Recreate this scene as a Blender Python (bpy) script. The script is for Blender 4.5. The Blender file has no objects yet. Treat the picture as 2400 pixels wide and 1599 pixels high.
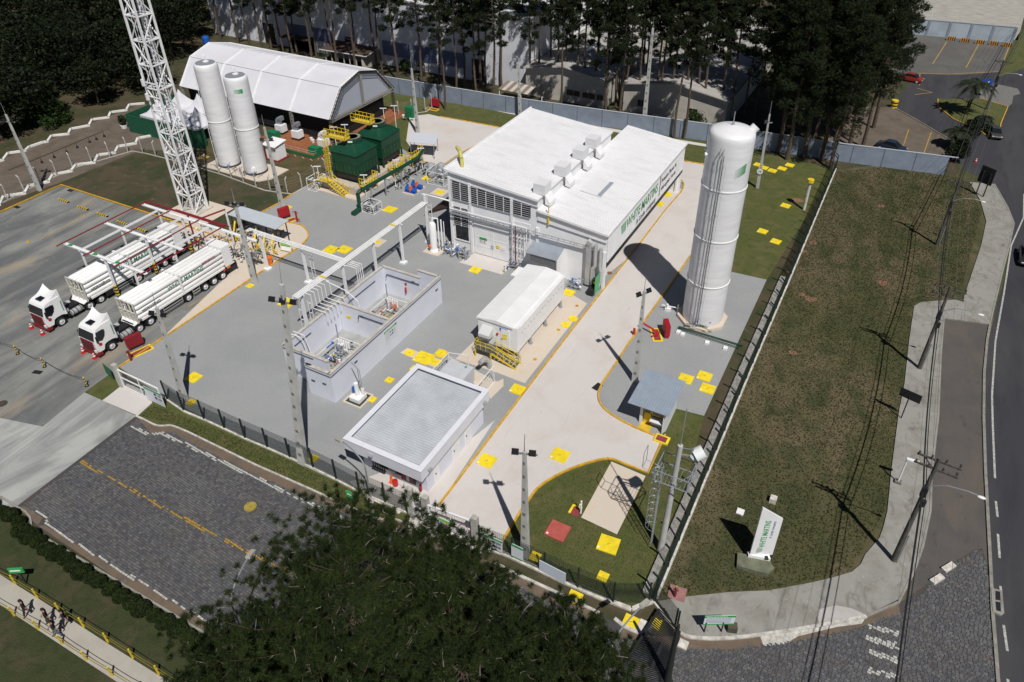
import bpy, bmesh, math, random
import numpy as np
from mathutils import Vector, Matrix, Euler
import mathutils.noise as mnoise
from math import radians, sin, cos, pi, hypot, atan2
random.seed(7)
rng = np.random.default_rng(7)
sc = bpy.context.scene
COL = sc.collection

# ---------------------------------------------------------------- camera, sky, sun, exposure
cd = bpy.data.cameras.new('camera')
cam = bpy.data.objects.new('camera', cd)
COL.objects.link(cam)
cam.matrix_world = Matrix(((0.886217, -0.262969, 0.381400, 38.208),
                           (0.463270, 0.501902, -0.730394, -35.354),
                           (0.000646, 0.823979, 0.566620, 46.5),
                           (0, 0, 0, 1)))
cd.sensor_width = 36.0
cd.lens = 26.009
cd.shift_x = -0.01748
cd.shift_y = -0.05354
cd.clip_start = 0.5
cd.clip_end = 2000
sc.camera = cam

SUN_EL, SUN_DIR = 56.0, 318.0          # elevation; direction towards the sun, degrees from +X
world = bpy.data.worlds.new('World')
sc.world = world
world.use_nodes = True
wn = world.node_tree
sky = wn.nodes.new('ShaderNodeTexSky')
sky.sky_type = 'NISHITA'
sky.sun_disc = False
sky.sun_elevation = radians(SUN_EL)
sky.sun_rotation = radians(90 - SUN_DIR)
sky.altitude = 800
sky.air_density = 0.6
sky.dust_density = 0.5
bg = wn.nodes['Background']
bg.inputs['Strength'].default_value = 0.05
wn.links.new(sky.outputs[0], bg.inputs[0])
sd = bpy.data.lights.new('sun', 'SUN')
sd.energy = 5.0
sd.angle = radians(0.53)
sd.color = (1.0, 0.965, 0.91)
sun = bpy.data.objects.new('sun', sd)
COL.objects.link(sun)
sv = Vector((cos(radians(SUN_DIR)) * cos(radians(SUN_EL)), sin(radians(SUN_DIR)) * cos(radians(SUN_EL)), sin(radians(SUN_EL))))
sun.rotation_euler = sv.to_track_quat('Z', 'Y').to_euler()
sun.location = (60, -60, 90)
vs = sc.view_settings
vs.view_transform = 'Standard'
vs.look = 'None'
vs.exposure = -0.2
vs.gamma = 1.0
vs.use_curve_mapping = False
sc.render.engine = 'CYCLES'

# ---------------------------------------------------------------- materials
MATS = {}
def M(name, col, rough=0.7, metal=0.0, var=0.0, vscale=1.5, bump=0.0, bscale=20.0, col2=None, spec=0.4, stretch=None, detail=6.0, lo=0.35, hi=0.65):
    if name in MATS: return MATS[name]
    m = bpy.data.materials.new(name)
    m.use_nodes = True
    nt = m.node_tree; N = nt.nodes; L = nt.links
    b = N['Principled BSDF']
    b.inputs['Roughness'].default_value = rough
    b.inputs['Metallic'].default_value = metal
    b.inputs['Specular IOR Level'].default_value = spec
    c4 = (*col, 1)
    b.inputs['Base Color'].default_value = c4
    if var or bump:
        geo = N.new('ShaderNodeNewGeometry'); vec = geo.outputs['Position']
        if stretch:
            mp = N.new('ShaderNodeMapping'); mp.inputs['Scale'].default_value = stretch
            L.new(vec, mp.inputs[0]); vec = mp.outputs[0]
    if var:
        t = N.new('ShaderNodeTexNoise'); t.inputs['Scale'].default_value = vscale; t.inputs['Detail'].default_value = detail
        t.inputs['Roughness'].default_value = 0.62
        L.new(vec, t.inputs['Vector'])
        r = N.new('ShaderNodeMapRange'); r.inputs[1].default_value = lo; r.inputs[2].default_value = hi
        L.new(t.outputs[0], r.inputs[0])
        mx = N.new('ShaderNodeMix'); mx.data_type = 'RGBA'
        cb = col2 if col2 else tuple(max(0, x * (1 - var)) for x in col)
        ca = col if col2 else tuple(min(1, x * (1 + var * 0.5)) for x in col)
        mx.inputs[6].default_value = (*ca, 1); mx.inputs[7].default_value = (*cb, 1)
        L.new(r.outputs[0], mx.inputs[0]); L.new(mx.outputs[2], b.inputs['Base Color'])
    if bump:
        t2 = N.new('ShaderNodeTexNoise'); t2.inputs['Scale'].default_value = bscale; t2.inputs['Detail'].default_value = 4
        L.new(vec, t2.inputs['Vector'])
        bp = N.new('ShaderNodeBump'); bp.inputs['Strength'].default_value = bump; bp.inputs['Distance'].default_value = 0.05
        L.new(t2.outputs[0], bp.inputs['Height']); L.new(bp.outputs[0], b.inputs['Normal'])
    MATS[name] = m
    return m

def layered(name, base, layers, rough=0.85, bump=0.0, bscale=8.0, spec=0.25):
    """base colour overlaid with noise layers: (colour, scale, lo, hi, strength, stretch, warp)"""
    m = bpy.data.materials.new(name); m.use_nodes = True
    nt = m.node_tree; N = nt.nodes; L = nt.links
    b = N['Principled BSDF']; b.inputs['Roughness'].default_value = rough; b.inputs['Specular IOR Level'].default_value = spec
    geo = N.new('ShaderNodeNewGeometry')
    prev = None
    for k, (c, s, lo, hi, st, stretch, warp) in enumerate(layers):
        mp = N.new('ShaderNodeMapping'); mp.inputs['Scale'].default_value = stretch[:3]
        if len(stretch) > 3: mp.inputs['Rotation'].default_value = (0, 0, radians(stretch[3]))
        mp.inputs['Location'].default_value = (k * 3.7, k * 1.3, 0)
        L.new(geo.outputs['Position'], mp.inputs[0])
        t = N.new('ShaderNodeTexNoise'); t.inputs['Scale'].default_value = s; t.inputs['Detail'].default_value = 7
        t.inputs['Roughness'].default_value = 0.6; t.inputs['Distortion'].default_value = warp
        L.new(mp.outputs[0], t.inputs['Vector'])
        r = N.new('ShaderNodeMapRange'); r.inputs[1].default_value = lo; r.inputs[2].default_value = hi; r.inputs[4].default_value = st
        L.new(t.outputs[0], r.inputs[0])
        mx = N.new('ShaderNodeMix'); mx.data_type = 'RGBA'
        if prev is None: mx.inputs[6].default_value = (*base, 1)
        else: L.new(prev, mx.inputs[6])
        mx.inputs[7].default_value = (*c, 1)
        L.new(r.outputs[0], mx.inputs[0]); prev = mx.outputs[2]
    L.new(prev, b.inputs['Base Color'])
    if bump:
        t2 = N.new('ShaderNodeTexNoise'); t2.inputs['Scale'].default_value = bscale; t2.inputs['Detail'].default_value = 5
        L.new(geo.outputs['Position'], t2.inputs['Vector'])
        bp = N.new('ShaderNodeBump'); bp.inputs['Strength'].default_value = bump; bp.inputs['Distance'].default_value = 0.08
        L.new(t2.outputs[0], bp.inputs['Height']); L.new(bp.outputs[0], b.inputs['Normal'])
    MATS[name] = m
    return m

WHITE = M('white_paint', (0.78, 0.78, 0.79), 0.45, var=0.06, vscale=0.9)
WHITE2 = M('white_sheet_metal', (0.80, 0.80, 0.815), 0.4, var=0.07, vscale=0.5)
ROOFW = M('white_roof_sheet', (0.66, 0.66, 0.675), 0.45, var=0.10, vscale=0.35, stretch=(1, 3, 1), lo=0.45, hi=0.8)
LAV = M('pale_blue_render', (0.66, 0.68, 0.755), 0.8, var=0.05, vscale=0.6)
LAVR = M('pale_blue_fascia', (0.68, 0.69, 0.745), 0.6, var=0.04)
COPING = M('concrete_coping', (0.50, 0.47, 0.42), 0.85, var=0.2, vscale=2.5)
GALV = M('galvanised_sheet', (0.42, 0.46, 0.52), 0.38, 0.5, var=0.10, vscale=0.8)
STEEL = M('galvanised_steel', (0.45, 0.47, 0.49), 0.4, 0.6)
DUCT = M('bright_duct', (0.50, 0.51, 0.52), 0.32, 0.35, var=0.1)
CONC = M('precast_concrete', (0.42, 0.40, 0.36), 0.85, var=0.22, vscale=1.8, bump=0.1)
CONCP = M('pole_concrete', (0.46, 0.46, 0.44), 0.8, var=0.15, vscale=1.0)
DARK = M('dark_metal', (0.018, 0.019, 0.022), 0.5)
BLACK = M('black_rubber', (0.012, 0.012, 0.013), 0.7)
GLASS = M('dark_glass', (0.01, 0.012, 0.016), 0.12, spec=0.6)
YEL = M('yellow_paint', (0.70, 0.50, 0.02), 0.55, var=0.12, vscale=3)
YELC = M('yellow_cover_paint', (0.78, 0.60, 0.02), 0.6, var=0.14, vscale=2.2)
YELK = M('yellow_kerb_paint', (0.58, 0.33, 0.03), 0.75, var=0.3, vscale=2.0)
RED = M('red_paint', (0.33, 0.012, 0.02), 0.45, var=0.1)
REDD = M('dark_red_paint', (0.20, 0.012, 0.022), 0.5)
REDB = M('bright_red', (0.45, 0.02, 0.02), 0.45)
ORANGE = M('orange_plastic', (0.70, 0.14, 0.02), 0.5)
GRN = M('green_paint', (0.02, 0.13, 0.05), 0.5)
GRNB = M('sign_green', (0.03, 0.30, 0.08), 0.5)
GRND = M('dark_green_fibreglass', (0.008, 0.055, 0.030), 0.35, var=0.15, vscale=1.2)
GRNF = M('green_tarpaulin', (0.010, 0.085, 0.045), 0.7, var=0.15, vscale=1.5, bump=0.2, bscale=3)
BLUE = M('blue_paint', (0.015, 0.10, 0.42), 0.4)
TENT = M('tent_fabric', (0.62, 0.62, 0.66), 0.55, var=0.05, vscale=0.4, bump=0.08, bscale=1.2)
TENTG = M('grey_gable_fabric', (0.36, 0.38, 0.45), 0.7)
WOOD = M('deck_wood', (0.30, 0.11, 0.045), 0.7, var=0.35, vscale=2.0, stretch=(1, 4, 1))
BARK = M('bark', (0.10, 0.075, 0.055), 0.9, var=0.4, vscale=4.0, bump=0.4, bscale=12)
BARKG = M('grey_twig', (0.22, 0.20, 0.17), 0.9, var=0.3)
WALLG = M('blue_grey_wall', (0.22, 0.26, 0.33), 0.8, var=0.15, vscale=0.7)
TANKM = M('tank_shell_paint', (0.72, 0.72, 0.735), 0.42, var=0.09, vscale=0.7, bump=0.12, bscale=2.2, stretch=(0.5, 0.5, 3.0))
BEIGE = M('beige_render', (0.48, 0.45, 0.40), 0.85, var=0.12, vscale=0.7)
PAD = M('tan_concrete_pad', (0.56, 0.49, 0.41), 0.85, var=0.16, vscale=0.9, col2=(0.60, 0.42, 0.27), lo=0.52, hi=0.85)
SKIN = M('skin', (0.35, 0.19, 0.13), 0.6)
ORG = {}

# ---------------------------------------------------------------- mesh builder
class MB:
    def __init__(s): s.v = []; s.f = []; s.m = []; s.c = 0
    def add(s, vs, fs):
        o = len(s.v); s.v += [tuple(p) for p in vs]
        s.f += [tuple(i + o for i in f) for f in fs]; s.m += [s.c] * len(fs)
        return s
    def box(s, x0, y0, z0, x1, y1, z1):
        return s.add([(x0,y0,z0),(x1,y0,z0),(x1,y1,z0),(x0,y1,z0),(x0,y0,z1),(x1,y0,z1),(x1,y1,z1),(x0,y1,z1)],
                     [(3,2,1,0),(4,5,6,7),(0,1,5,4),(1,2,6,5),(2,3,7,6),(3,0,4,7)])
    def obox(s, c, sz, rz=0.0, rx=0.0, ry=0.0):
        R = Euler((rx, ry, rz)).to_matrix(); c = Vector(c)
        hx, hy, hz = sz[0]/2, sz[1]/2, sz[2]/2
        vs = [c + R @ Vector(p) for p in [(-hx,-hy,-hz),(hx,-hy,-hz),(hx,hy,-hz),(-hx,hy,-hz),(-hx,-hy,hz),(hx,-hy,hz),(hx,hy,hz),(-hx,hy,hz)]]
        return s.add(vs, [(3,2,1,0),(4,5,6,7),(0,1,5,4),(1,2,6,5),(2,3,7,6),(3,0,4,7)])
    def bar(s, p0, p1, w, h=None):
        h = h or w
        p0 = Vector(p0); p1 = Vector(p1); d = (p1 - p0)
        if d.length < 1e-6: return s
        d.normalize()
        up = Vector((0,0,1)) if abs(d.z) < 0.95 else Vector((0,1,0))
        a = d.cross(up).normalized() * w/2; b = a.cross(d).normalized() * h/2
        vs = [p0-a-b, p0+a-b, p0+a+b, p0-a+b, p1-a-b, p1+a-b, p1+a+b, p1-a+b]
        return s.add(vs, [(3,2,1,0),(4,5,6,7),(0,1,5,4),(1,2,6,5),(2,3,7,6),(3,0,4,7)])
    def tube(s, p0, p1, r, n=8, r2=None, caps=True):
        p0 = Vector(p0); p1 = Vector(p1); d = p1 - p0
        if d.length < 1e-6: return s
        d.normalize(); r2 = r if r2 is None else r2
        up = Vector((0,0,1)) if abs(d.z) < 0.95 else Vector((1,0,0))
        a = d.cross(up).normalized(); b = d.cross(a)
        vs = []
        for p, q in ((p0, r), (p1, r2)):
            for i in range(n):
                t = 2*pi*i/n; vs.append(p + (a*cos(t) + b*sin(t)) * q)
        fs = [(i, i+n, (i+1) % n + n, (i+1) % n) for i in range(n)]
        if caps: fs += [tuple(range(n)), tuple(range(2*n-1, n-1, -1))]
        return s.add(vs, fs)
    def pipe(s, pts, r, n=6):
        for a, b in zip(pts[:-1], pts[1:]): s.tube(a, b, r, n)
        return s
    def cyl(s, x, y, z0, z1, r, n=20, r2=None): return s.tube((x,y,z0), (x,y,z1), r, n, r2)
    def lathe(s, x, y, prof, n=32, caps=True):
        vs = [(x + r*cos(2*pi*i/n), y + r*sin(2*pi*i/n), z) for r, z in prof for i in range(n)]
        fs = []
        for k in range(len(prof)-1):
            for i in range(n):
                j = (i+1) % n; fs.append((k*n+i, k*n+j, (k+1)*n+j, (k+1)*n+i))
        if caps:
            fs.append(tuple((len(prof)-1)*n+i for i in range(n)))
            fs.append(tuple(n-1-i for i in range(n)))
        return s.add(vs, fs)
    def prism(s, poly, z0, z1):
        a = sum(poly[i][0]*poly[(i+1) % len(poly)][1] - poly[(i+1) % len(poly)][0]*poly[i][1] for i in range(len(poly)))
        if a < 0: poly = poly[::-1]
        n = len(poly)
        return s.add([(p[0],p[1],z0) for p in poly] + [(p[0],p[1],z1) for p in poly],
                     [tuple(range(n-1,-1,-1)), tuple(range(n,2*n))] + [(i,(i+1)%n,(i+1)%n+n,i+n) for i in range(n)])
    def sheet(s, poly, z):
        a = sum(poly[i][0]*poly[(i+1) % len(poly)][1] - poly[(i+1) % len(poly)][0]*poly[i][1] for i in range(len(poly)))
        if a < 0: poly = poly[::-1]
        return s.add([(p[0],p[1],z) for p in poly], [tuple(range(len(poly)))])
    def quad(s, a, b, c, d): return s.add([a,b,c,d], [(0,1,2,3)])
    def ball(s, c, r, n=10, m=6, sx=1, sy=1, sz=1):
        prof = [(r*sin(pi*k/m), -r*cos(pi*k/m)) for k in range(1, m)]
        vs = [(c[0]+q*cos(2*pi*i/n)*sx, c[1]+q*sin(2*pi*i/n)*sy, c[2]+z*sz) for q, z in prof for i in range(n)]
        vs += [(c[0],c[1],c[2]-r*sz),(c[0],c[1],c[2]+r*sz)]
        fs = []
        for k in range(m-2):
            for i in range(n):
                j=(i+1)%n; fs.append((k*n+i,k*n+j,(k+1)*n+j,(k+1)*n+i))
        b = (m-1)*n
        for i in range(n):
            fs.append((b,(i+1)%n,i)); fs.append((b+1,(m-2)*n+i,(m-2)*n+(i+1)%n))
        return s.add(vs, fs)

SMOOTH_ANGLE = radians(40)
def obj(name, mb, mat, parent=None, smooth=False, **props):
    me = bpy.data.meshes.new(name)
    o = bpy.data.objects.new(name, me); COL.objects.link(o)
    org = Vector((0,0,0))
    if parent is not None:
        o.parent = parent; org = ORG.get(parent.name, org); ORG[o.name] = org
    else: ORG[o.name] = org
    v = mb.v if org.length == 0 else [(p[0]-org.x, p[1]-org.y, p[2]-org.z) for p in mb.v]
    me.from_pydata(v, [], mb.f)
    mats = mat if isinstance(mat, (list, tuple)) else [mat]
    for m in mats: me.materials.append(m)
    if len(mats) > 1: me.polygons.foreach_set('material_index', mb.m)
    if smooth:
        me.polygons.foreach_set('use_smooth', [True]*len(mb.f))
        try: me.set_sharp_from_angle(angle=SMOOTH_ANGLE)
        except Exception: pass
    me.update()
    for k, x in props.items(): o[k] = x
    return o
def thing(name, label, cat, loc=(0,0,0), group=None, rz=0.0):
    o = bpy.data.objects.new(name, None); COL.objects.link(o)
    o.empty_display_size = 0.3
    loc = (loc[0], loc[1], loc[2] if len(loc) > 2 else 0.0)
    o.location = loc; o.rotation_euler = (0, 0, rz); ORG[o.name] = Vector(loc)
    o['label'] = label; o['category'] = cat
    if group: o['group'] = group
    return o
def single(name, mb, mat, label, cat, group=None, smooth=False):
    o = obj(name, mb, mat, smooth=smooth); o['label'] = label; o['category'] = cat
    if group: o['group'] = group
    return o
def struct(name, mb, mat, smooth=False): return obj(name, mb, mat, smooth=smooth, kind='structure')
def dup(root, loc=None, rz=None, label=None, group=None):
    r = root.copy(); COL.objects.link(r)
    if loc is not None: r.location = (loc[0], loc[1], loc[2] if len(loc) > 2 else 0.0)
    if rz is not None: r.rotation_euler = (0, 0, rz)
    if label: r['label'] = label
    if group: r['group'] = group
    for ch in list(root.children):
        c = ch.copy(); COL.objects.link(c); c.parent = r
        for g in list(ch.children):
            d = g.copy(); COL.objects.link(d); d.parent = c
    return r
def npmesh(name, V, F, mat, parent=None, **props):
    """triangle / quad soup from numpy arrays"""
    me = bpy.data.meshes.new(name); k = F.shape[1]
    org = ORG.get(parent.name, Vector((0,0,0))) if parent is not None else Vector((0,0,0))
    V = V - np.array(org)
    me.vertices.add(len(V)); me.vertices.foreach_set('co', V.astype(np.float32).ravel())
    me.loops.add(F.size); me.loops.foreach_set('vertex_index', F.astype(np.int32).ravel())
    me.polygons.add(len(F)); me.polygons.foreach_set('loop_start', np.arange(0, F.size, k, dtype=np.int32))
    me.update(calc_edges=True); me.validate()
    for m in (mat if isinstance(mat, (list, tuple)) else [mat]): me.materials.append(m)
    o = bpy.data.objects.new(name, me); COL.objects.link(o)
    if parent is not None: o.parent = parent
    ORG[o.name] = org
    for q, x in props.items(): o[q] = x
    return o
FONTC = {}
def lettering(txt, size, org, right, up, mat, parent, name='lettering', sx=1.0, align='LEFT', shear=0.0):
    cu = bpy.data.curves.new('text', 'FONT'); cu.body = txt; cu.size = size; cu.extrude = 0.004; cu.align_x = align; cu.shear = shear
    cu.resolution_u = 2; cu.offset = 0.012 * size
    t = bpy.data.objects.new('text', cu); COL.objects.link(t)
    dg = bpy.context.evaluated_depsgraph_get()
    me = bpy.data.meshes.new_from_object(t.evaluated_get(dg))
    bpy.data.objects.remove(t)
    me.name = name
    r = Vector(right).normalized(); u = Vector(up).normalized(); n = r.cross(u)
    po = ORG.get(parent.name, Vector((0,0,0)))
    mat4 = Matrix(((r.x*sx,u.x,n.x,org[0]-po.x),(r.y*sx,u.y,n.y,org[1]-po.y),(r.z*sx,u.z,n.z,org[2]-po.z),(0,0,0,1)))
    me.transform(mat4)
    me.materials.clear(); me.materials.append(mat)
    o = bpy.data.objects.new(name, me); COL.objects.link(o); o.parent = parent
    ORG[o.name] = po
    return o
def inside(p, poly):
    x, y = p; c = False; n = len(poly); j = n-1
    for i in range(n):
        xi, yi = poly[i][0], poly[i][1]; xj, yj = poly[j][0], poly[j][1]
        if (yi > y) != (yj > y) and x < (xj-xi)*(y-yi)/(yj-yi)+xi: c = not c
        j = i
    return c
def lerp(a, b, t): return tuple(a[i] + (b[i]-a[i])*t for i in range(len(a)))
def along(pts, step):
    """points spaced evenly along a polyline"""
    out = []; carry = 0.0
    for a, b in zip(pts[:-1], pts[1:]):
        L = hypot(b[0]-a[0], b[1]-a[1]); t = carry
        while t < L: out.append((*lerp(a[:2], b[:2], t/L), atan2(b[1]-a[1], b[0]-a[0]))); t += step
        carry = t - L
    return out

# ================================================================ ground, roads, paving
EARTH = layered('earth_ground', (0.075, 0.058, 0.035), [((0.035, 0.045, 0.018), 0.25, .42, .62, 1, (1,1,1), .5), ((0.15, 0.115, 0.075), 0.9, .58, .75, .6, (1,1,1), 0)], bump=0.4)
LAWN = layered('mown_lawn', (0.080, 0.092, 0.026), [((0.130, 0.112, 0.048), 0.5, .45, .72, .9, (1,1,1), .6), ((0.044, 0.060, 0.017), 1.3, .48, .70, .7, (1,1,1), .4), ((0.15, 0.12, 0.06), 4.0, .60, .78, .55, (1,1,1), 0), ((0.040, 0.048, 0.015), 14, .50, .72, .5, (1,1,1), 0)], bump=0.6, bscale=11)
FIELD = layered('rough_field_grass', (0.068, 0.068, 0.028), [((0.122, 0.098, 0.055), 0.16, .44, .60, .95, (1.6,.45,1), .8), ((0.040, 0.050, 0.018), 0.42, .46, .66, .9, (1,.8,1), .8), ((0.14, 0.10, 0.062), 1.8, .60, .76, .55, (1,1,1), .5), ((0.038, 0.044, 0.017), 6.5, .50, .72, .6, (1,1,1), 0), ((0.13,0.105,0.06), 17, .62, .80, .55, (1,1,1), 0)], bump=0.7, bscale=9)
GRAVEL = layered('grey_gravel', (0.305, 0.312, 0.315), [((0.265, 0.272, 0.280), 0.18, .42, .66, .8, (1,1,1), .4), ((0.14, 0.147, 0.152), 13.0, .50, .68, .55, (1,1,1), 0), ((0.40, 0.41, 0.42), 17.0, .55, .72, .55, (1,1,1), 0), ((0.30, 0.27, 0.24), 0.6, .60, .80, .35, (1,1,1), 0)], bump=0.35, bscale=24)
DRIVE = layered('pale_driveway_concrete', (0.545, 0.512, 0.490), [((0.47, 0.42, 0.38), 0.30, .48, .72, .6, (1,1,1), .5), ((0.40, 0.37, 0.36), 0.9, .58, .80, .55, (1.6,.14,1,-6), 1.2), ((0.30, 0.27, 0.26), 0.55, .64, .80, .5, (1,.35,1,30), 2.2), ((0.62, 0.595, 0.575), 2.6, .56, .78, .5, (1,1,1), 0)], rough=0.8, bump=0.05)
SLAB = layered('white_slab_concrete', (0.555, 0.525, 0.505), [((0.50, 0.44, 0.39), 0.25, .48, .70, .6, (1,1,1), .5), ((0.52, 0.42, 0.32), 0.5, .60, .80, .6, (1,1,1), .3)], rough=0.8)
TRUCKC = layered('truck_bay_concrete', (0.190, 0.194, 0.186), [((0.275, 0.278, 0.262), 0.12, .46, .66, .8, (1,1,1), .4), ((0.105, 0.108, 0.115), 0.16, .45, .62, .8, (1.5,.30,1,12), 1.5), ((0.085, 0.088, 0.10), 0.6, .58, .74, .6, (1.2,.22,1,-20), 2.4), ((0.38, 0.30, 0.20), 0.13, .55, .70, .6, (1.2,.5,1), .6), ((0.33, 0.335, 0.32), 1.4, .58, .76, .35, (.3,1.2,1,40), 1.5)], rough=0.7)
CONCR = layered('road_concrete', (0.315, 0.325, 0.315), [((0.40, 0.405, 0.39), 0.16, .45, .65, .8, (1,1,1), .4), ((0.20, 0.205, 0.205), 0.22, .48, .66, .8, (1.3,.4,1,25), 2.0), ((0.17, 0.175, 0.18), 0.9, .60, .78, .5, (.25,1.4,1,15), 2.4)], rough=0.75)
WALKC = layered('sidewalk_concrete', (0.275, 0.268, 0.245), [((0.19, 0.18, 0.155), 0.5, .45, .68, .8, (1,1,1), .7), ((0.11, 0.10, 0.088), 1.1, .54, .72, .7, (1,.5,1), 1.4), ((0.45, 0.44, 0.42), 2.2, .60, .80, .5, (1,1,1), 0)], bump=0.15)
ASPH = layered('asphalt', (0.043, 0.043, 0.050), [((0.062, 0.060, 0.062), 0.15, .45, .65, .8, (1.4,.3,1), .4), ((0.028, 0.028, 0.033), 0.5, .50, .72, .7, (1,.2,1), .3), ((0.085,0.083,0.083), 9, .60, .80, .5, (1,1,1), 0)], rough=0.8, bump=0.2)
LAYBY = layered('worn_layby_paving', (0.098, 0.088, 0.080), [((0.075, 0.072, 0.070), 0.4, .42, .66, .8, (1,1,1), .4), ((0.13, 0.105, 0.085), 0.22, .52, .70, .8, (1,.4,1), .4), ((0.045,0.043,0.042), 1.5, .58, .76, .6, (1,.4,1), 1)], bump=0.3)
PARKA = layered('parking_asphalt', (0.105, 0.100, 0.095), [((0.13, 0.125, 0.115), 0.2, .45, .65, .8, (1,1,1), .4), ((0.05, 0.05, 0.05), 0.5, .60, .76, .7, (1.6,.5,1,30), .8)], bump=0.1)
STREETB = layered('street_bedding', (0.060, 0.059, 0.060), [((0.085, 0.062, 0.045), 0.35, .48, .68, .8, (1,1,1), .4)], bump=0.2)
GUTTER = layered('muddy_gutter', (0.150, 0.110, 0.080), [((0.10, 0.085, 0.07), 0.7, .45, .68, .8, (1,1,1), .6), ((0.22, 0.19, 0.16), 2.0, .58, .76, .6, (1,1,1), 0)], bump=0.2)
SOIL = layered('brown_lay_soil', (0.135, 0.108, 0.085), [((0.09, 0.075, 0.06), 0.35, .45, .66, .8, (1,1,1), .5), ((0.19, 0.155, 0.125), 1.2, .55, .75, .7, (1,1,1), 0)], bump=0.4)
PATHC = layered('footpath_concrete', (0.385, 0.36, 0.315), [((0.33, 0.30, 0.26), 0.6, .45, .68, .8, (1,1,1), 0)], rough=0.85)
KERBW = M('whitewashed_kerb', (0.50, 0.48, 0.44), 0.85, var=0.35, vscale=3.0)
ROADW = M('worn_white_line', (0.42, 0.42, 0.39), 0.8, var=0.45, vscale=5.0)
ROADY = M('worn_yellow_line', (0.46, 0.29, 0.05), 0.8, var=0.45, vscale=4.0)

def S(name, poly, z, mat): return struct(name, MB().sheet(poly, z), mat)
S('ground', [(-900,-300),(900,-300),(900,1100),(-900,1100)], -0.02, EARTH)
S('lawn', [(-64.92, -10.05), (-61.76, 7.67), (-61.98, 16.36), (-40.53, 16.40), (-29.95, 17.74), (-32.34, 31.03), (-33.99, 48.18), (-45.87, 69.05), (-20.23, 69.95), (13.12, 72.34), (32.20, 71.72), (29.89, 38.06), (29.92, 13.79), (32.20, -5.19), (31.02, -6.73), (20.97, -6.47), (14.95, -7.52), (10.30, -9.52), (-0.18, -9.63), (-14.41, -9.59), (-21.26, -9.65), (-32.82, -14.33)], -0.008, LAWN)
S('field', [(32.16, -5.07), (31.99, 71.14), (38.59, 76.69), (47.59, 77.13), (48.19, 97.05), (53.22, 78.86), (55.44, 47.34), (52.73, 9.74), (44.69, -0.58), (34.76, -6.28)], -0.004, FIELD)
S('street_bed', [(-14.31, -20.48), (-14.50, -9.52), (-11.84, -9.60), (-10.79, -8.87), (-7.28, -8.86), (-0.91, -8.89), (9.64, -8.67), (11.12, -8.70), (12.09, -7.97), (13.92, -7.88), (21.02, -7.76), (22.43, -7.85), (25.58, -7.82), (29.13, -7.86), (30.99, -7.98), (32.98, -7.61), (34.67, -6.73), (37.16, -5.65), (39.55, -4.00), (42.32, -1.95), (45.12, 0.30), (46.96, 2.35), (48.83, 5.28), (50.12, 7.62), (51.48, 9.58), (52.72, 10.15), (53.47, -1.45), (54.16, -11.97), (31.26, -23.95), (8.12, -25.17), (-11.04, -20.95)], 0.0, STREETB)
S('concrete_road', [(-20.89, -32.61), (-43.36, -19.85), (-46.87, -6.26), (-21.31, -9.61), (-18.91, -9.56), (-14.54, -9.48), (-14.33, -20.53)], 0.006, CONCR)
S('truck_bay', [(-62.92, -10.96), (-61.54, 7.53), (-61.74, 16.20), (-40.36, 16.24), (-31.81, 16.76), (-31.24, 23.42), (-26.98, 23.13), (-22.37, 21.71), (-21.48, 16.09), (-21.52, 11.32), (-21.48, -1.26), (-21.52, -5.75), (-21.44, -7.43), (-21.31, -9.61), (-20.62, -14.14), (-29.35, -16.33), (-34.56, -26.86)], 0.010, TRUCKC)
S('gravel_yard', [(-21.52, -5.75), (-13.72, -6.78), (-2.77, -6.99), (8.39, -7.09), (13.02, -6.99), (14.54, -5.28), (14.37, 17.52), (14.49, 39.01), (14.70, 54.40), (14.31, 56.52), (12.18, 58.10), (-2.30, 64.81), (-17.95, 62.35), (-22.48, 45.98), (-28.92, 49.01), (-33.99, 48.18), (-31.71, 35.39), (-31.87, 29.42), (-31.62, 23.35), (-26.83, 22.96), (-24.87, 23.13), (-23.41, 22.58), (-22.37, 21.71), (-21.81, 20.85), (-21.40, 19.26), (-21.48, 16.09), (-21.52, 11.32), (-21.48, -1.26)], 0.012, GRAVEL)
S('loading_island', [(-21.48, -1.26), (-21.52, 11.32), (-21.48, 16.09), (-21.40, 19.26), (-21.81, 20.85), (-22.37, 21.71), (-23.41, 22.58), (-24.87, 23.13), (-26.83, 22.96), (-29.45, 23.08), (-30.49, 18.27), (-40.36, 16.24), (-30.41, 12.15), (-24.52, 11.12), (-22.43, 2.65)], 0.020, PAD)
S('driveway', [(14.56, -5.27), (14.37, 17.52), (14.49, 39.01), (14.68, 54.46), (14.31, 56.52), (13.85, 57.01), (12.34, 57.73), (10.85, 64.63), (12.31, 63.73), (14.72, 64.50), (18.38, 53.41), (20.75, 38.96), (20.56, 28.98), (20.31, 20.63), (20.33, 17.05), (20.27, 12.83), (20.80, 11.48), (21.50, 10.72), (23.19, 9.91), (25.03, 9.59), (26.86, 9.47), (27.61, 9.86), (27.73, 7.57), (27.82, 5.28), (24.70, 5.34), (23.66, 4.69), (21.75, 2.43), (21.10, 1.31), (20.55, -0.11), (20.50, -1.70), (20.45, -2.87), (20.57, -5.77), (20.86, -6.61), (19.38, -7.70), (15.42, -8.04), (13.78, -8.35), (13.12, -7.02), (13.16, -5.77)], 0.016, DRIVE)
S('tank_yard', [(20.75, 38.96), (24.77, 37.75), (29.89, 38.06), (29.92, 13.79), (27.45, 13.53), (27.54, 10.39), (26.86, 9.47), (25.03, 9.59), (23.19, 9.91), (21.50, 10.72), (20.80, 11.48), (20.27, 12.83), (20.33, 17.05), (20.56, 28.98)], 0.013, GRAVEL)
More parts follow.
